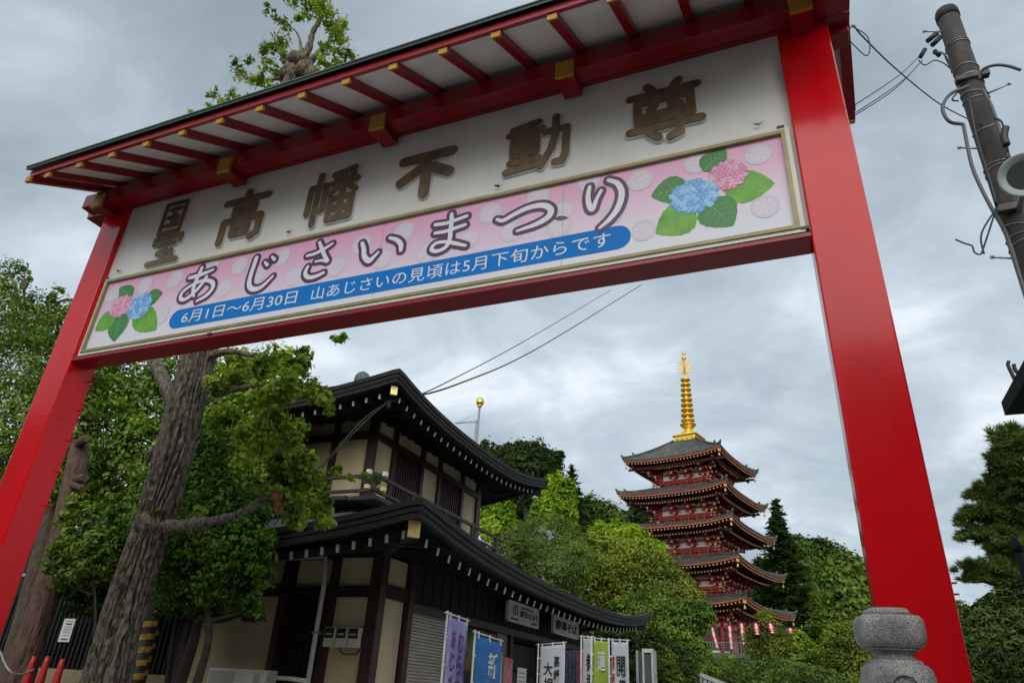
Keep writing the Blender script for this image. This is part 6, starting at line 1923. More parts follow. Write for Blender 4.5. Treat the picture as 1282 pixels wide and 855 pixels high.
# --- right of the pagoda
conifer('conifer', 'tall dark conifer with a ragged pointed top right of the pagoda', 970, 625, 790, 92, 36, 14, 17000, 0.62, G_DARK, 51)
T('broadleaf_tree', 'dark forest tree filling the gap below the ragged conifer', 985, 98, [(960, 720, 20), (985, 725, 22), (975, 750, 26), (1000, 745, 22), (955, 750, 18), (990, 775, 26)], 0.65, 14000, G_FOR, 64, trunk_r=0.4)
T('forest_tree', 'dark rounded forest tree on the hill right of the tall conifer', 1010, 115,
  [(1000, 685, 14), (1015, 695, 22), (1035, 705, 24), (1005, 720, 30), (1035, 735, 30), (990, 700, 14), (1020, 760, 28)], 0.720, 19250, G_FOR, 52, trunk_r=0.6, clump=0.35)
T('forest_tree', 'lighter rounded forest tree on the hill just left of the right pillar', 1070, 108,
  [(1060, 715, 22), (1078, 728, 20), (1055, 745, 30), (1080, 760, 28), (1045, 725, 18), (1090, 745, 16), (1060, 780, 30)], 0.720, 19250, G_MID, 53, trunk_r=0.6, clump=0.35)
T('forest_tree', 'dark tree standing in shade behind the pagoda eaves', 960, 104,
  [(950, 775, 20), (970, 785, 24), (995, 770, 24), (940, 750, 14), (985, 800, 24)], 0.648, 11375, G_DARK, 54, trunk_r=0.5)
conifer('conifer', 'fresh green pointed conifer standing above the hedge', 1019, 740, 832, 56, 24, 11, 12000, 0.24, G_MID, 55)
T('young_maple', 'light green small maple right of the pagoda terrace', 1000, 52,
  [(985, 798, 10), (998, 802, 14), (1012, 815, 12), (1000, 820, 12), (990, 812, 9)], 0.158, 8750, G_GINK, 56, trunk_r=0.07)
T('young_maple', 'dull green slender maple in front of the pagoda terrace', 955, 52,
  [(958, 775, 11), (945, 790, 9), (968, 792, 14), (955, 800, 14), (975, 808, 13), (945, 812, 12), (965, 818, 12), (932, 798, 6)], 0.144, 11375, G_OLIVE, 57, trunk_r=0.09)
T('broadleaf_tree', 'dark green tree between the fresh conifer and the right pillar', 1060, 50,
  [(1050, 800, 20), (1072, 805, 22), (1085, 790, 18), (1060, 825, 22), (1085, 825, 22), (1040, 825, 16), (1070, 845, 18), (1095, 850, 18)], 0.187, 17500, G_OLIVE, 58, trunk_r=0.15)
T('round_shrub', 'small yellow-green round shrub before the terrace wall', 911, 50.5, [(911, 828, 9, 0, 1.2, .8)], 0.101, 2450, G_GINK, 59, trunk_r=0.04, cat='shrub', limbs=False)

# clipped hedge
HY = 46.0
a = at(880, 830, HY); b = at(1075, 845, HY)
hg = empty('clipped_hedge', ((a.x + b.x) / 2, HY, terrain_z((a.x + b.x) / 2, HY)), 'long clipped green hedge running below the pagoda terrace', 'hedge')
rng = np.random.default_rng(77)
n = 36000
u = rng.random(n); side = rng.random(n)
X_ = a.x - 1 + (b.x - a.x + 2) * u
ztop_ = np.interp(X_, [a.x, at(940, 826, HY).x, at(1000, 829, HY).x, at(1040, 838, HY).x, at(1075, 858, HY).x], [at(880, 828, HY).z, at(940, 826, HY).z, at(1000, 829, HY).z, at(1040, 838, HY).z, at(1075, 858, HY).z])
zbot = ztop_ - 3.6
on_top = side < 0.35
Yh = np.where(on_top, HY + 1.6 * rng.random(n), HY + 0.12 * rng.normal(size=n))
Zh = np.where(on_top, ztop_ + 0.04 * rng.normal(size=n), zbot + (ztop_ - zbot) * rng.random(n) ** 0.7)
Zh += 0.05 * np.sin(X_ * 2.1) + 0.04 * np.sin(X_ * 5.3 + 1)
P_ = np.stack([X_, Yh, Zh], 1)
nrm = np.where(on_top[:, None], np.array([0, 0, 1.0]), np.array([0, -1.0, 0.3])) + 0.7 * unit(n, rng)
nrm /= np.linalg.norm(nrm, axis=1)[:, None]
t = np.cross(nrm, unit(n, rng)); t /= np.linalg.norm(t, axis=1)[:, None]; s = np.cross(nrm, t)
ln = 0.17 * (0.6 + 0.8 * rng.random(n))[:, None]
V = np.stack([P_ - t * ln * .5, P_ + s * ln * .3, P_ + t * ln * .5, P_ - s * ln * .3], 1).reshape(-1, 3)
F = np.arange(n * 4).reshape(-1, 4)
quads_mesh('foliage', V - np.array(wloc(hg)), F, leafmat('hedge_leaf', (0.03, 0.055, 0.012), (0.13, 0.20, 0.035), scale=1.2), hg)
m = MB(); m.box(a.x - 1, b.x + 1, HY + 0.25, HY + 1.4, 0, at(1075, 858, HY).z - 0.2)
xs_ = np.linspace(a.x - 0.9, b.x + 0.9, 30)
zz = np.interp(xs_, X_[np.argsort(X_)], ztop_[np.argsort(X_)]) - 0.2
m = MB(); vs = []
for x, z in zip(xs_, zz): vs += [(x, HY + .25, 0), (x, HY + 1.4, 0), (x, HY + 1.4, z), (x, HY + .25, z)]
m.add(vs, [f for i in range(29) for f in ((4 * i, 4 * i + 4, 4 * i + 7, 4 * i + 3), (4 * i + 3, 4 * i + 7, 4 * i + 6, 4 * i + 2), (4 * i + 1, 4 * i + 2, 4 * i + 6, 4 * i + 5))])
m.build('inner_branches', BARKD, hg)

# --- far right
T('pine_tree', 'large layered pine filling the right edge behind the lamp post', 1290, 17,
  [(1262, 545, 16, 0, 1.2, .8), (1278, 560, 24, 0, 1.2, .5), (1250, 575, 14, 0, 1, .8), (1270, 590, 26, 0, 1.3, .42), (1245, 610, 20, 0, 1.3, .42), (1275, 620, 28, 0, 1.3, .42), (1225, 618, 14, 0, 1.3, .42), (1240, 640, 26, 0, 1.3, .4), (1215, 645, 14, 0, 1.3, .42),
   (1275, 650, 28, 0, 1.3, .42), (1225, 665, 16, 0, 1.3, .42), (1250, 670, 24, 0, 1.3, .42), (1208, 672, 10, 0, 1.2, .42), (1280, 685, 24, 0, 1.3, .42), (1225, 710, 18, 0, 1.4, .42), (1250, 712, 22, 0, 1.4, .5), (1215, 725, 10, 0, 1.3, .5), (1270, 725, 22), (1245, 690, 12), (1205, 655, 7), (1300, 600, 34, 0, 1, .6), (1305, 690, 34, 0, 1, .6), (1290, 640, 30, 1.5, 1, .6), (1260, 600, 20, 1.5, 1, .7)],
  0.187, 105000, G_PINE, 61, trunk_r=0.3, aspect=0.10, clump=0.30, per=60, up=0.5, out=0.9, shell=0.45, fold=0.02, hang=1.2)
T('broadleaf_tree', 'dark bushy tree below the pine at the lower right corner', 1255, 15,
  [(1240, 790, 30), (1270, 770, 26), (1225, 820, 30), (1260, 830, 36), (1290, 800, 34), (1215, 850, 26), (1275, 855, 34), (1240, 850, 30), (1285, 745, 20), (1262, 748, 14)],
  0.108, 45500, G_PINE, 62, trunk_r=0.18, clump=0.3, aspect=0.3)
T('broadleaf_tree', 'far dull green tree just right of the foot of the right pillar', 1205, 40,
  [(1200, 765, 12), (1210, 775, 14), (1195, 790, 16), (1212, 800, 18), (1205, 830, 26), (1185, 810, 20), (1215, 850, 22)], 0.158, 15750, G_MID, 63, trunk_r=0.15)
# ------------------------------------------------------------------ five-storey pagoda
PX, PYY = -11.7, 80.0
ang = math.radians(-14)
pg = empty('five_storey_pagoda', (PX, PYY, 5.4), 'vermilion five-storey pagoda with a tall golden spire on the wooded hill', 'pagoda')
AX = Vector((math.sin(math.radians(14)), math.cos(math.radians(14)), 0))      # away, to the right
BXv = Vector((-AX.y, AX.x, 0))                                                  # to the left
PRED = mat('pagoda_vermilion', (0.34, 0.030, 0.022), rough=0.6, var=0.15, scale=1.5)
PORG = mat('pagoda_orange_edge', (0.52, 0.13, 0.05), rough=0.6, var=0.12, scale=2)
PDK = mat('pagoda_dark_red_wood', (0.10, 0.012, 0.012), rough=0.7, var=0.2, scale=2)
PTILE = mat('grey_pagoda_tiles', (0.085, 0.086, 0.078), rough=0.65, var=0.3, scale=1.2, col2=(0.035, 0.038, 0.036))
PWH = mat('white_plaster', (0.78, 0.76, 0.72), rough=0.85, var=0.06)
PGOLD = mat('gilt_rafter_tip', (0.60, 0.40, 0.18), rough=0.55, metal=0.0, var=0.1)
PWIN = mat('green_lattice_window', (0.03, 0.10, 0.075), rough=0.6, var=0.2)


def pw(u, v, z):
    """pagoda coordinates: u towards the near corner's right face, v to the left face"""
    return (PX + AX.x * u + BXv.x * v, PYY + AX.y * u + BXv.y * v, z)


class PB(MB):
    """mesh builder that works in pagoda coordinates"""
    def build(self, name, m, parent=None, bevel=0.0, seg=2):
        self.v = [pw(p[0], p[1], p[2]) for p in self.v]
        return MB.build(self, name, m, parent, bevel, seg)


# pagoda levels, lowest first: eave width, corner height above the eye, height at mid-eave
LV = [(15.32, 9.45), (14.38, 13.27), (13.54, 17.3), (12.57, 20.9), (11.57, 24.9)]
FLOOR = 3.95 + EYE


def side_pt(side, a, d, z):
    """a along the side (-1..1 scaled outside), d outward distance; sides: 0 = facing -u, 1 = +v, 2 = +u, 3 = -v"""
    return [(-d, a, z), (a, d, z), (d, -a, z), (-a, -d, z)][side]


ROT = [pw]
for i, (w, zc_) in enumerate(LV):
    st_ = empty('storey', Vector((PX, PYY, zc_ - 1 + EYE)) - Vector(pg.location)); st_.parent = pg
    h = w / 2; zc = zc_ + EYE
    lift = 0.50
    zm = zc - lift - 0.12          # top of tiles at mid eave
    body = [3.55, 3.25, 3.0, 2.8, 2.6][i]
    nb = ([3.9, 3.65, 3.4, 3.15][i] if i < 4 else 1.35)       # half-width where the slope ends (next balcony / spire base)
    z_in = (LV[i + 1][1] + EYE - 3.35 if i < 4 else 27.45 + EYE)
    run = h - nb
    H_ = z_in - zm
    # --- tiled slopes with real ribs
    NR = [38, 36, 34, 32, 30][i]
    per = 6
    na = NR * per + 1
    nd = 12
    V = []; F = []
    for side in range(4):
        base_i = len(V)
        for jd in range(nd + 1):
            f = jd / nd; d = h - run * f
            for ia in range(na):
                a = (-1 + 2 * ia / (na - 1))
                t = abs(a) ** 3.2
                z = zm + H_ * f ** 1.2 + lift * t * (1 - f) ** 1.6
                ph = (ia % per) / per
                z += 0.11 * max(0.0, math.cos(ph * 2 * math.pi)) ** 0.7
                V.append(side_pt(side, a * d, d, z))
        for jd in range(nd):
            for ia in range(na - 1):
                q = base_i + jd * na + ia
                F.append((q, q + 1, q + na + 1, q + na))
    Va = np.array([pw(*p) for p in V]) - np.array(wloc(st_))
    quads_mesh('tiled_roof', Va, np.array(F), PTILE, st_)
    # --- tile end caps and eave boards, stacked
    def ring(name, m_, din, dout, z0, z1, par=st_, n=26, fade=1.0):
        mm = PB()
        for side in range(4):
            vs = []
            for ia in range(n + 1):
                a = -1 + 2 * ia / n; l = lift * abs(a) ** 3.2 * fade
                for dd, zz in ((din, z0), (dout, z0), (dout, z1), (din, z1)):
                    vs.append(side_pt(side, a * dd, dd, zz + l))
            fs = []
            for k in range(n):
                q = 4 * k; fs += [(q, q + 4, q + 5, q + 1), (q + 1, q + 5, q + 6, q + 2), (q + 2, q + 6, q + 7, q + 3), (q + 3, q + 7, q + 4, q)]
            mm.add(vs, fs)
        return mm.build(name, m_, par)
    ring('tile_edge', PTILE, h - 0.25, h + 0.02, zm - 0.13, zm - 0.01)
    ring('eave_board', PORG, h - 0.35, h - 0.06, zm - 0.28, zm - 0.133)
    ring('eave_board', PDK, h - 0.4, h - 0.14, zm - 0.36, zm - 0.283)
    # tile end discs (joined: a few pixels each)
    mm = PB()
    for side in range(4):
        for k in range(NR + 1):
            a = -1 + 2 * k / NR; l = lift * abs(a) ** 3.2
            c = side_pt(side, a * h, h + 0.03, zm - 0.02 + l)
            ax = Vector(side_pt(side, 0, 1, 0))
            mm.lathe(c, [(0.075, -0.02), (0.075, 0.03)], 8, smooth=False, axis=ax)
    tag(mm.build('tile_ends', PTILE, st_), kind='stuff')
    # two tiers of rafters with gilt tips
    mr = PB(); mg = PB()
    NRf = int(w / 0.40)
    for side in range(4):
        for tier, (d0, zt0, din) in enumerate(((h - 0.22, zm - 0.44, h - 2.2), (h - 1.25, zm - 0.80, body + 0.2))):
            for k in range(NRf + 1):
                a = -0.985 + 1.97 * k / NRf; l = lift * abs(a) ** 3.2 * (1 - 0.35 * tier)
                aa = a * d0
                if abs(aa) > d0 - 0.05: continue
                p = side_pt(side, aa, d0, zt0 + l)
                q = side_pt(side, aa, max(abs(aa) * 0.98, din), zt0 + 0.25 + l * 0.4)
                mr.bar(p, q, 0.11, 0.13)
                d_ = (Vector(q) - Vector(p)).normalized()
                mg.bar(Vector(p) - d_ * 0.02, Vector(p) + d_ * 0.015, 0.13, 0.15)
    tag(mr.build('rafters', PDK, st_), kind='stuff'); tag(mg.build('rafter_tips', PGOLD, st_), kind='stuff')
    # underside boarding
    mm = PB()
    for side in range(4):
        n = 16; vs = []
        for ia in range(n + 1):
            a = -1 + 2 * ia / n; l = lift * abs(a) ** 3.2
            d1 = h - 0.3; d2 = body - 0.1
            vs.append(side_pt(side, a * d1, d1, zm - 0.31 + l)); vs.append(side_pt(side, a * d2, d2, zm + 0.25))
        mm.add(vs, [(2 * k, 2 * k + 1, 2 * k + 3, 2 * k + 2) for k in range(n)])
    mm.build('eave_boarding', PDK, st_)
    # body: core, corner and inner columns, plaster, beams
    zf = FLOOR if i == 0 else LV[i - 1][1] + EYE + 0.88 + 0.0
    zf = FLOOR if i == 0 else (LV[i][1] + EYE - 3.35)
    zt2 = zm - 0.2
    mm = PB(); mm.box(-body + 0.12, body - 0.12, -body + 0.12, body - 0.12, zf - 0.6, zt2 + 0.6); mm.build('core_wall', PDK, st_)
    zbk = zm - 1.75          # bracket zone starts
    ncol = 4
    mm = PB()
    for side in range(4):
        for c in range(ncol):
            a = -body + 2 * body * c / (ncol - 1)
            mc = PB(); p = side_pt(side, a, body, 0)
            if c < 3:
                mc.tube([(p[0], p[1], zf), (p[0], p[1], zt2)], 0.19, 10); mc.build('column', PRED, st_)
    for (z0, z1, e) in ((zf + 0.02, zf + 0.25, 0.10), (zbk - 0.22, zbk, 0.09), (zbk + 0.55, zbk + 0.68, 0.085), (zf + (zbk - zf) * 0.62, zf + (zbk - zf) * 0.62 + 0.16, 0.08)):
        for side in range(4):
            mm = PB()
            A = side_pt(side, -body - 0.1, body - 0.1, z0); B = side_pt(side, body + 0.1, body + e, z1)
            mm.box(A[0], B[0], A[1], B[1], z0 + 0.002 * side, z1 + 0.002 * side); mm.build('tie_beam', PRED, st_)
    for side in range(4):
        for c in range(3):
            a0 = -body + 2 * body * c / 3 + 0.25; a1 = -body + 2 * body * (c + 1) / 3 - 0.25
            mm = PB()
            A = side_pt(side, a0, body - 0.13, 0); B = side_pt(side, a1, body - 0.05, 0)
            mm.box(A[0], B[0], A[1], B[1], zbk + 0.02, zbk + 0.54); mm.build('plaster_panel', PWH, st_)
            mm = PB()
            A = side_pt(side, a0, body - 0.13, 0); B = side_pt(side, a1, body - 0.05, 0)
            mm.box(A[0], B[0], A[1], B[1], zbk + 0.70, zbk + 1.1); mm.build('plaster_panel', PWH, st_)
            # window / door in the wall below
            mm = PB(); zw1 = zbk - 0.26; zw0 = zf + (zbk - zf) * 0.62 + 0.2
            A = side_pt(side, a0 + 0.1, body - 0.13, 0); B = side_pt(side, a1 - 0.1, body - 0.055, 0)
            if i == 0:
                if c != 1:
                    mm.box(A[0], B[0], A[1], B[1], zf + 1.0, zw1); mm.build('lattice_window', PWIN, st_)
                    mm = PB(); mm.box(A[0], B[0], A[1], B[1], zf + 0.28, zf + 0.96); mm.build('plaster_panel', PWH, st_)
                else:
                    mm.box(A[0], B[0], A[1], B[1], zf + 0.28, zw1); mm.build('door', mat('grey_green_door', (0.16, 0.20, 0.19), rough=0.6), st_)
            else:
                mm.box(A[0], B[0], A[1], B[1], zw0 - 0.5, zw1 - 0.02); mm.build('lattice_window', PWIN, st_)
    # bracket clusters: stepped arms, white sides and gilt nose at each step
    for side in range(4):
        for c in range(ncol):
            a = -body + 2 * body * c / (ncol - 1)
            if c == 3: continue
            mb_ = PB(); mw_ = PB(); mt_ = PB()
            outv = Vector(side_pt(side, 0, 1, 0)); al = Vector(side_pt(side, 1, 0, 0))
            dirs = [outv] if c else [outv, (outv - al).normalized() * 1.3]
            for dv in dirs:
                for s_ in range(3):
                    z = zbk + 0.12 + 0.42 * s_; L_ = 0.45 + 0.62 * s_
                    p0 = Vector(side_pt(side, a, body - 0.1, z)); p1 = p0 + dv * (L_ + 0.1)
                    mb_.bar(p0, p1, 0.2, 0.2)
                    mt_.bar(p1, p1 + dv * 0.03, 0.22, 0.22)
                    c1 = p1 - dv * 0.18 + Vector((0, 0, 0.18))
                    if s_ < 2:
                        mb_.bar(c1 - al * 0.62, c1 + al * 0.62, 0.16, 0.17)
                        for e in (-0.62, 0.62): mw_.bar(c1 + al * e, c1 + al * (e * 1.05), 0.17, 0.18)
                        for e in (-0.5, 0, 0.5): mb_.bar(c1 + al * e + Vector((0, 0, 0.09)), c1 + al * e + Vector((0, 0, 0.25)), 0.2, 0.2, up=(1, 0, 0))
            br = mb_.build('bracket_cluster', PRED, st_)
            tag(mw_.build('white_end', PWH, br), kind='stuff'); tag(mt_.build('gilt_nose', PGOLD, br), kind='stuff')
    # eave purlins above the brackets
    for dd, zz in ((body + 1.15, zm - 0.50), (body + 2.1, zm - 0.62)):
        for side in range(4):
            mm = PB(); mm.bar(side_pt(side, -dd - 0.9, dd, zz + 0.003 * side), side_pt(side, dd + 0.9, dd, zz + 0.003 * side), 0.2, 0.22); mm.build('eave_purlin', PDK, st_)
    # balcony with railing
    if i > 0:
        bw = nbp = [0, 3.9, 3.65, 3.4, 3.15][i] + 0.15
        zb0 = zf - 0.02
        for side in range(4):
            A = side_pt(side, -bw, body, 0); B = side_pt(side, bw, bw, 0)
            mm = PB(); mm.box(A[0], B[0], A[1], B[1], zb0 - 0.32 + .002 * side, zb0 + .002 * side); mm.build('balcony_edge', PORG, st_)
            mm = PB()
            for zr, th in ((0.75, 0.09), (0.45, 0.06), (0.14, 0.07)):
                mm.bar(side_pt(side, -bw - 0.12, bw - 0.1, zb0 + zr), side_pt(side, bw + 0.12, bw - 0.1, zb0 + zr), th, th)
            for k in range(9):
                a = -bw + 0.1 + (2 * bw - 0.2) * k / 8
                mm.bar(side_pt(side, a, bw - 0.1, zb0), side_pt(side, a, bw - 0.1, zb0 + 0.78), 0.08, 0.08, up=(1, 0, 0))
            ra = mm.build('balcony_railing', PRED, st_)
            mm = PB()
            for e in (-1, 1):
                for zr in (0.75, 0.45): mm.bar(side_pt(side, e * (bw + 0.10), bw - 0.1, zb0 + zr), side_pt(side, e * (bw + 0.2), bw - 0.1, zb0 + zr), 0.11, 0.11)
            mm.build('gilt_rail_end', PGOLD, ra)
    # hip ridges ending in upturned tiles, bells at the corners
    for side in range(4):
        mm = PB()
        pts = []
        for f in np.linspace(0.0, 1.0, 10):
            d = h - run * f + 0.02
            z = zm + H_ * f ** 1.2 + lift * (1 - f) ** 1.6 + 0.14
            pts.append(side_pt(side, d, d, z))
        mm.tube(pts, 0.13, 8)
        for f, hh in ((0.0, 0.36), (0.22, 0.42)):
            d = h - run * f + 0.02; z = zm + H_ * f ** 1.2 + lift * (1 - f) ** 1.6 + 0.1
            mm.tube([side_pt(side, d - 0.15, d - 0.15, z), side_pt(side, d + 0.05, d + 0.05, z + hh * 0.6), side_pt(side, d + 0.14, d + 0.14, z + hh)], [0.17, 0.13, 0.04], 8)
        mm.build('hip_ridge', PTILE, st_)
        mm = PB(); mm.bar(side_pt(side, h - 0.25, h - 0.25, zm + lift - 0.45), side_pt(side, body, body, zm - 0.1), 0.26, 0.34); hr = mm.build('hip_rafter', PRED, st_)
        mm = PB(); mm.bar(side_pt(side, h - 0.22, h - 0.22, zm + lift - 0.45), side_pt(side, h - 0.28, h - 0.28, zm + lift - 0.445), 0.29, 0.37); mm.build('gilt_cap', PGOLD, hr)
        mm = PB(); c = side_pt(side, h - 0.3, h - 0.3, zm + lift - 1.15)
        mm.lathe(c, [(0.13, 0), (0.10, 0.12), (0.09, 0.24), (0.03, 0.30)], 8); mm.tube([(c[0], c[1], c[2] + 0.3), (c[0], c[1], c[2] + 0.55)], 0.02, 4); mm.build('wind_bell', PGOLD, st_)
# spire
spz = empty('spire', Vector((PX, PYY, 28.2 + EYE)) - Vector(pg.location)); spz.parent = pg
z0 = 27.35 + EYE
PGL = mat('spire_gold', (1.0, 0.62, 0.07), rough=0.32, metal=0.75, var=0.06, scale=2)
mm = PB(); mm.box(-1.28, 1.28, -1.28, 1.28, z0, z0 + 0.75); mm.build('dew_basin', PGL, spz, bevel=0.03)
mm = PB(); mm.box(-1.5, 1.5, -1.5, 1.5, z0 + 0.75, z0 + 0.92); mm.build('basin_rim', PGL, spz, bevel=0.03)
for k in range(8):
    e = -0.95 + 0.63 * (k % 4)
    q = side_pt(0 if k < 4 else 3, e, 1.285, z0 + 0.36)
    mm = PB(); mm.lathe(q, [(0.15, -0.02), (0.15, 0.02), (0.001, 0.03)], 10, axis=side_pt(0 if k < 4 else 3, 0, 1, 0)); mm.build('rosette', PGOLD, spz)
mm = PB(); mm.lathe((0, 0, z0 + 0.92), [(0.95, 0), (0.98, 0.2), (0.80, 0.5), (0.45, 0.72), (0.42, 0.85), (0.62, 1.05), (0.95, 1.35), (0.98, 1.42), (0.3, 1.5)], 20); mm.build('inverted_bowl', PGL, spz)
mm = PB(); mm.tube([(0, 0, z0 + 2.2), (0, 0, z0 + 11.2)], [0.20, 0.09], 10); mm.build('spire_shaft', PGL, spz)
for k in range(9):
    z = z0 + 2.75 + k * 0.62; r = 0.80 - 0.028 * k
    mm = PB(); mm.lathe((0, 0, z), [(r * 0.80, 0), (r, 0.02), (r * 1.02, 0.17), (r * 0.82, 0.19)], 20)
    mm.v += []; mm.build('spire_ring', PGL, spz)
    mm = PB()
    for q in range(4):
        a = q * math.pi / 2; mm.bar((0, 0, z + 0.1), (math.cos(a) * r * 0.95, math.sin(a) * r * 0.95, z + 0.1), 0.10, 0.12)
    mm.lathe((0, 0, z + 0.05), [(0.35, 0), (0.35, 0.12), (0.2, 0.3)], 10); mm.build('ring_spokes', PGL, spz)
mm = PB()
for q in range(4):
    a = q * math.pi / 2 + 0.4
    e = Vector((math.cos(a), math.sin(a), 0))
    for rr, hh in ((0.9, 1.0), (0.62, 0.75), (0.36, 0.5)):
        pts = [Vector((0, 0, z0 + 9.45)) + e * rr * math.sin(t) * 0.85 + Vector((0, 0, -hh * 0.9 * math.cos(t))) for t in np.linspace(0.15, 3.0, 12)]
        mm.tube(pts, 0.045, 5)
    for t in np.linspace(0.4, 2.7, 6):
        p = Vector((0, 0, z0 + 9.45)) + e * 0.9 * math.sin(t) * 0.85 + Vector((0, 0, -0.9 * math.cos(t)))
        mm.tube([Vector((0, 0, z0 + 9.45 - 0.5 * math.cos(t))), p + (p - Vector((0, 0, z0 + 9.45))).normalized() * 0.12], 0.035, 4)
mm.build('water_flame', PGL, spz)
mm = PB(); mm.lathe((0, 0, z0 + 10.5), [(0.08, -0.1), (0.26, 0), (0.28, 0.12), (0.12, 0.3), (0.1, 0.45), (0.25, 0.6), (0.22, 0.8), (0.05, 1.0), (0.001, 1.1)], 12); mm.build('jewel', PGL, spz)

for o_ in spz.children:
    if o_.name.split('.')[0] not in ('dew_basin', 'basin_rim', 'rosette'):
        me_ = o_.data; n_ = len(me_.vertices); a_ = np.empty(n_ * 3); me_.vertices.foreach_get('co', a_); a_ = a_.reshape(-1, 3)
        z_ = a_[:, 2] - (0.92 - 0.85)
        a_[:, 2] = np.where(a_[:, 2] > 0.0, a_[:, 2] * 1.07, a_[:, 2]); me_.vertices.foreach_set('co', a_.ravel()); me_.update()

# terrace with wall, railing and the red and white streamers
tz = FLOOR
TW = mat('terrace_wall_white', (0.52, 0.51, 0.46), rough=0.85, var=0.12, scale=0.8)
ter = empty('pagoda_terrace', (PX, PYY - 12, 5), 'pale terrace wall with a metal railing at the foot of the pagoda', 'terrace')
mm = PB(); mm.box(-10.5, 10.5, -10.5, 10.5, 1.0, tz); mm.build('wall', TW, ter)
mm = PB(); mm.box(-10.65, 10.65, -10.65, 10.65, tz + 0.001, tz + 0.13); mm.build('coping', mat('grey_coping', (0.3, 0.3, 0.28), rough=0.8), ter)
RAILM = mat('grey_rail_metal', (0.25, 0.26, 0.26), rough=0.5, metal=0.4)
for side in (0, 3):
    mm = PB()
    for zr in (1.15, 0.25): mm.bar(side_pt(side, -10.5, 10.4, tz + zr), side_pt(side, 10.5, 10.4, tz + zr), 0.07, 0.07)
    for k in range(85):
        a = -10.5 + 21 * k / 84
        mm.bar(side_pt(side, a, 10.4, tz + 0.12), side_pt(side, a, 10.4, tz + 1.15), 0.045, 0.045, up=(1, 0, 0))
    tag(mm.build('railing', RAILM, ter), kind='stuff')
STR = mat('red_streamer_cloth', (0.62, 0.02, 0.03), rough=0.8, var=0.06)
STW = mat('white_streamer_cloth', (0.75, 0.72, 0.70), rough=0.8, var=0.05)
def streamer(px, py0, py1, Y, lean, label):
    a = at(px, py0, Y); b = at(px + lean, py1, Y)
    t = empty('festival_streamer', (a.x, Y, b.z), label, 'streamer', 'red and white streamers before the pagoda')
    u = Vector((1, 0, 0)); n = 14; wd = 0.42
    for name, m_, o_, w_, dy in (('red_cloth', STR, 0, wd, 0), ('white_emblem', STW, 0.0, 0.2, -0.02)):
        vs = []
        for k in range(n + 1):
            f = k / n; c = a.lerp(b, f); ww = w_ * (1.0 if f > 0.12 else 1.6 - 5 * f) * (0.9 + 0.1 * math.sin(f * 12)) * (1 if o_ == 0 else 1)
            if name == 'white_emblem': ww = w_ * (0.35 + 0.65 * abs(math.sin(f * 11)))
            vs += [(c.x - ww / 2, Y + dy + 0.05 * math.sin(f * 9), c.z), (c.x + ww / 2, Y + dy + 0.05 * math.sin(f * 9 + .5), c.z), ]
        mm = MB(); mm.add(vs, [(2 * k, 2 * k + 1, 2 * k + 3, 2 * k + 2) for k in range(n)], True)
        o = mm.build(name, m_, t); so = o.modifiers.new('cloth', 'SOLIDIFY'); so.thickness = 0.012
    mm = MB(); mm.tube([(a.x - wd * 0.9, Y, a.z + 0.04), (a.x + wd * 0.9, Y, a.z + 0.04)], 0.035, 6)
    mm.tube([(a.x - wd * 0.8, Y + 0.08, terrain_z(a.x, Y)), (a.x - wd * 0.8, Y + 0.08, a.z + 0.25)], 0.018, 6); mm.build('pole', BARKD, t)
for (px, a, b, Y, le, lab) in ((876, 802, 812, 66, 4, 'short streamer half hidden by the maple at the far left of the row'), (890, 781, 811, 66, 8, 'long streamer hanging before the green lattice window'),
                               (913, 783, 812, 64, 3, 'long streamer hanging in front of the near corner of the pagoda'), (928, 780, 806, 62, 3, 'streamer just right of the near corner of the pagoda'),
                               (946, 780, 794, 51, 2, 'short streamer above the slender maple'), (964, 780, 792, 51, 3, 'small streamer half lost in the top of the slender maple'), (989, 786, 792, 51, 1, 'last tiny streamer at the right end of the row')):
    streamer(px, a, b, Y, le, lab)

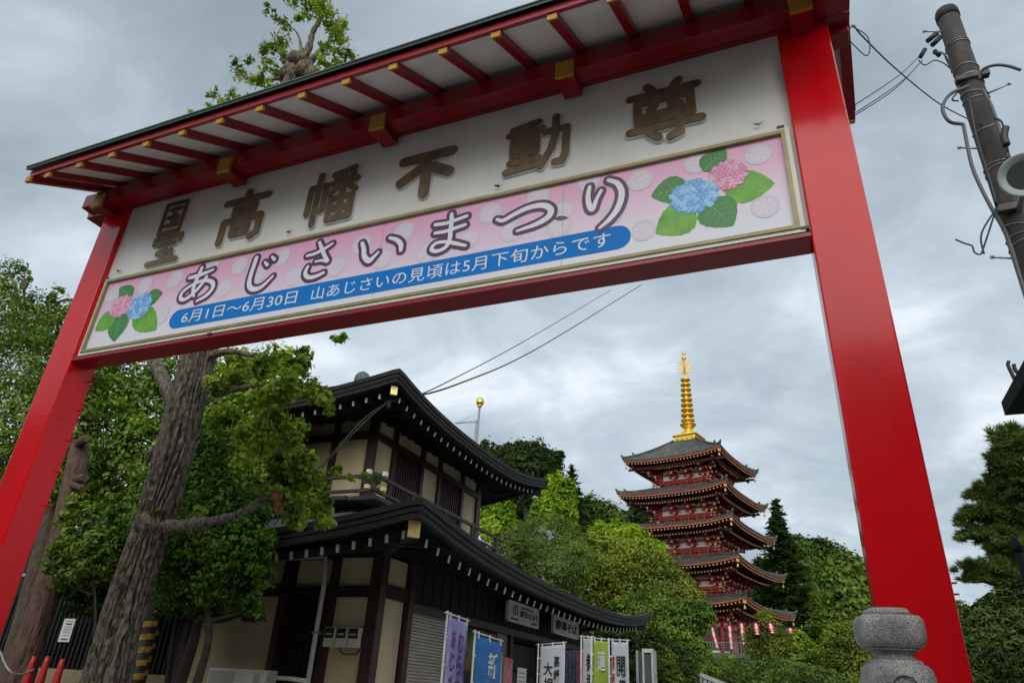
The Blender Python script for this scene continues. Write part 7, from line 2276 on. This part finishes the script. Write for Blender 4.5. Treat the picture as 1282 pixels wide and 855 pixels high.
# sloping stone balustrade beside the stairs
BAL = mat('pale_stone_balustrade', (0.36, 0.36, 0.35), rough=0.8, var=0.15, scale=3)
a = at(852, 834, 30); b = at(932, 866, 30)
ba = empty('stone_balustrade', (a.x, 30, 0), 'pale stone balustrade sloping down in front of the shrubs', 'balustrade')
mm = MB(); mm.bar(a, b, 0.25, 0.14); mm.build('handrail', BAL, ba)
d = b - a
for k in range(14):
    p = a + d * (k + 0.5) / 14
    mm = MB(); mm.box(p.x - 0.06, p.x + 0.06, 29.94, 30.06, max(0, p.z - 0.85), p.z - 0.05); mm.build('baluster', BAL, ba)
mm = MB(); mm.bar(a - Vector((0, 0, 0.9)), b - Vector((0, 0, 0.9)), 0.3, 0.16); mm.build('lower_rail', BAL, ba)
mm = MB(); mm.slab([(a.x, 30.1, 0), (b.x, 30.1, 0), (b.x, 30.1, b.z - 0.9), (a.x, 30.1, a.z - 0.9)], (0, 1, 0), 0.3); mm.build('footing', BAL, ba)

# ------------------------------------------------------------------ across the street, behind the camera: what the glossy paint mirrors
SW = mat('cream_street_wall', (0.42, 0.39, 0.34), rough=0.85, var=0.1, scale=0.6)
SW2 = mat('brown_street_wall', (0.20, 0.15, 0.12), rough=0.85, var=0.12, scale=0.6)
WG = mat('dark_window_glass', (0.03, 0.035, 0.04), rough=0.1)
for (x0, x1, y0, y1, h, m_, lab) in ((-62, -36, -30, -15, 14.0, SW2, 'long dark building across the street, beyond the cream one'), (-34, -19, -26, -15, 8.5, SW, 'cream two-storey building across the street, farthest left'), (-17.5, -5, -27, -15.5, 11.0, SW2, 'brown three-storey building across the street'),
                                     (-3.5, 7.5, -27, -15, 12.5, SW2, 'tall brown building across the street facing the right pillar'), (9, 24, -26, -14, 7.5, SW, 'low cream building across the street, farthest right')):
    bd = empty('street_building', ((x0 + x1) / 2, (y0 + y1) / 2, 0), lab, 'building', 'buildings across the street')
    mm = MB(); mm.box(x0, x1, y0, y1, 0, h); mm.build('wall', m_, bd)
    mm = MB(); mm.box(x0 - 0.3, x1 + 0.3, y0 - 0.3, y1 + 0.3, h, h + 0.3); mm.build('roof', EDGE, bd)
    for fl in range(int(h // 3)):
        for k in range(int((x1 - x0) // 2.4)):
            xx = x0 + 0.8 + 2.4 * k
            mm = MB(); mm.box(xx, xx + 1.4, y1, y1 + 0.03, 0.9 + 3 * fl, 2.3 + 3 * fl); mm.build('window', WG, bd)
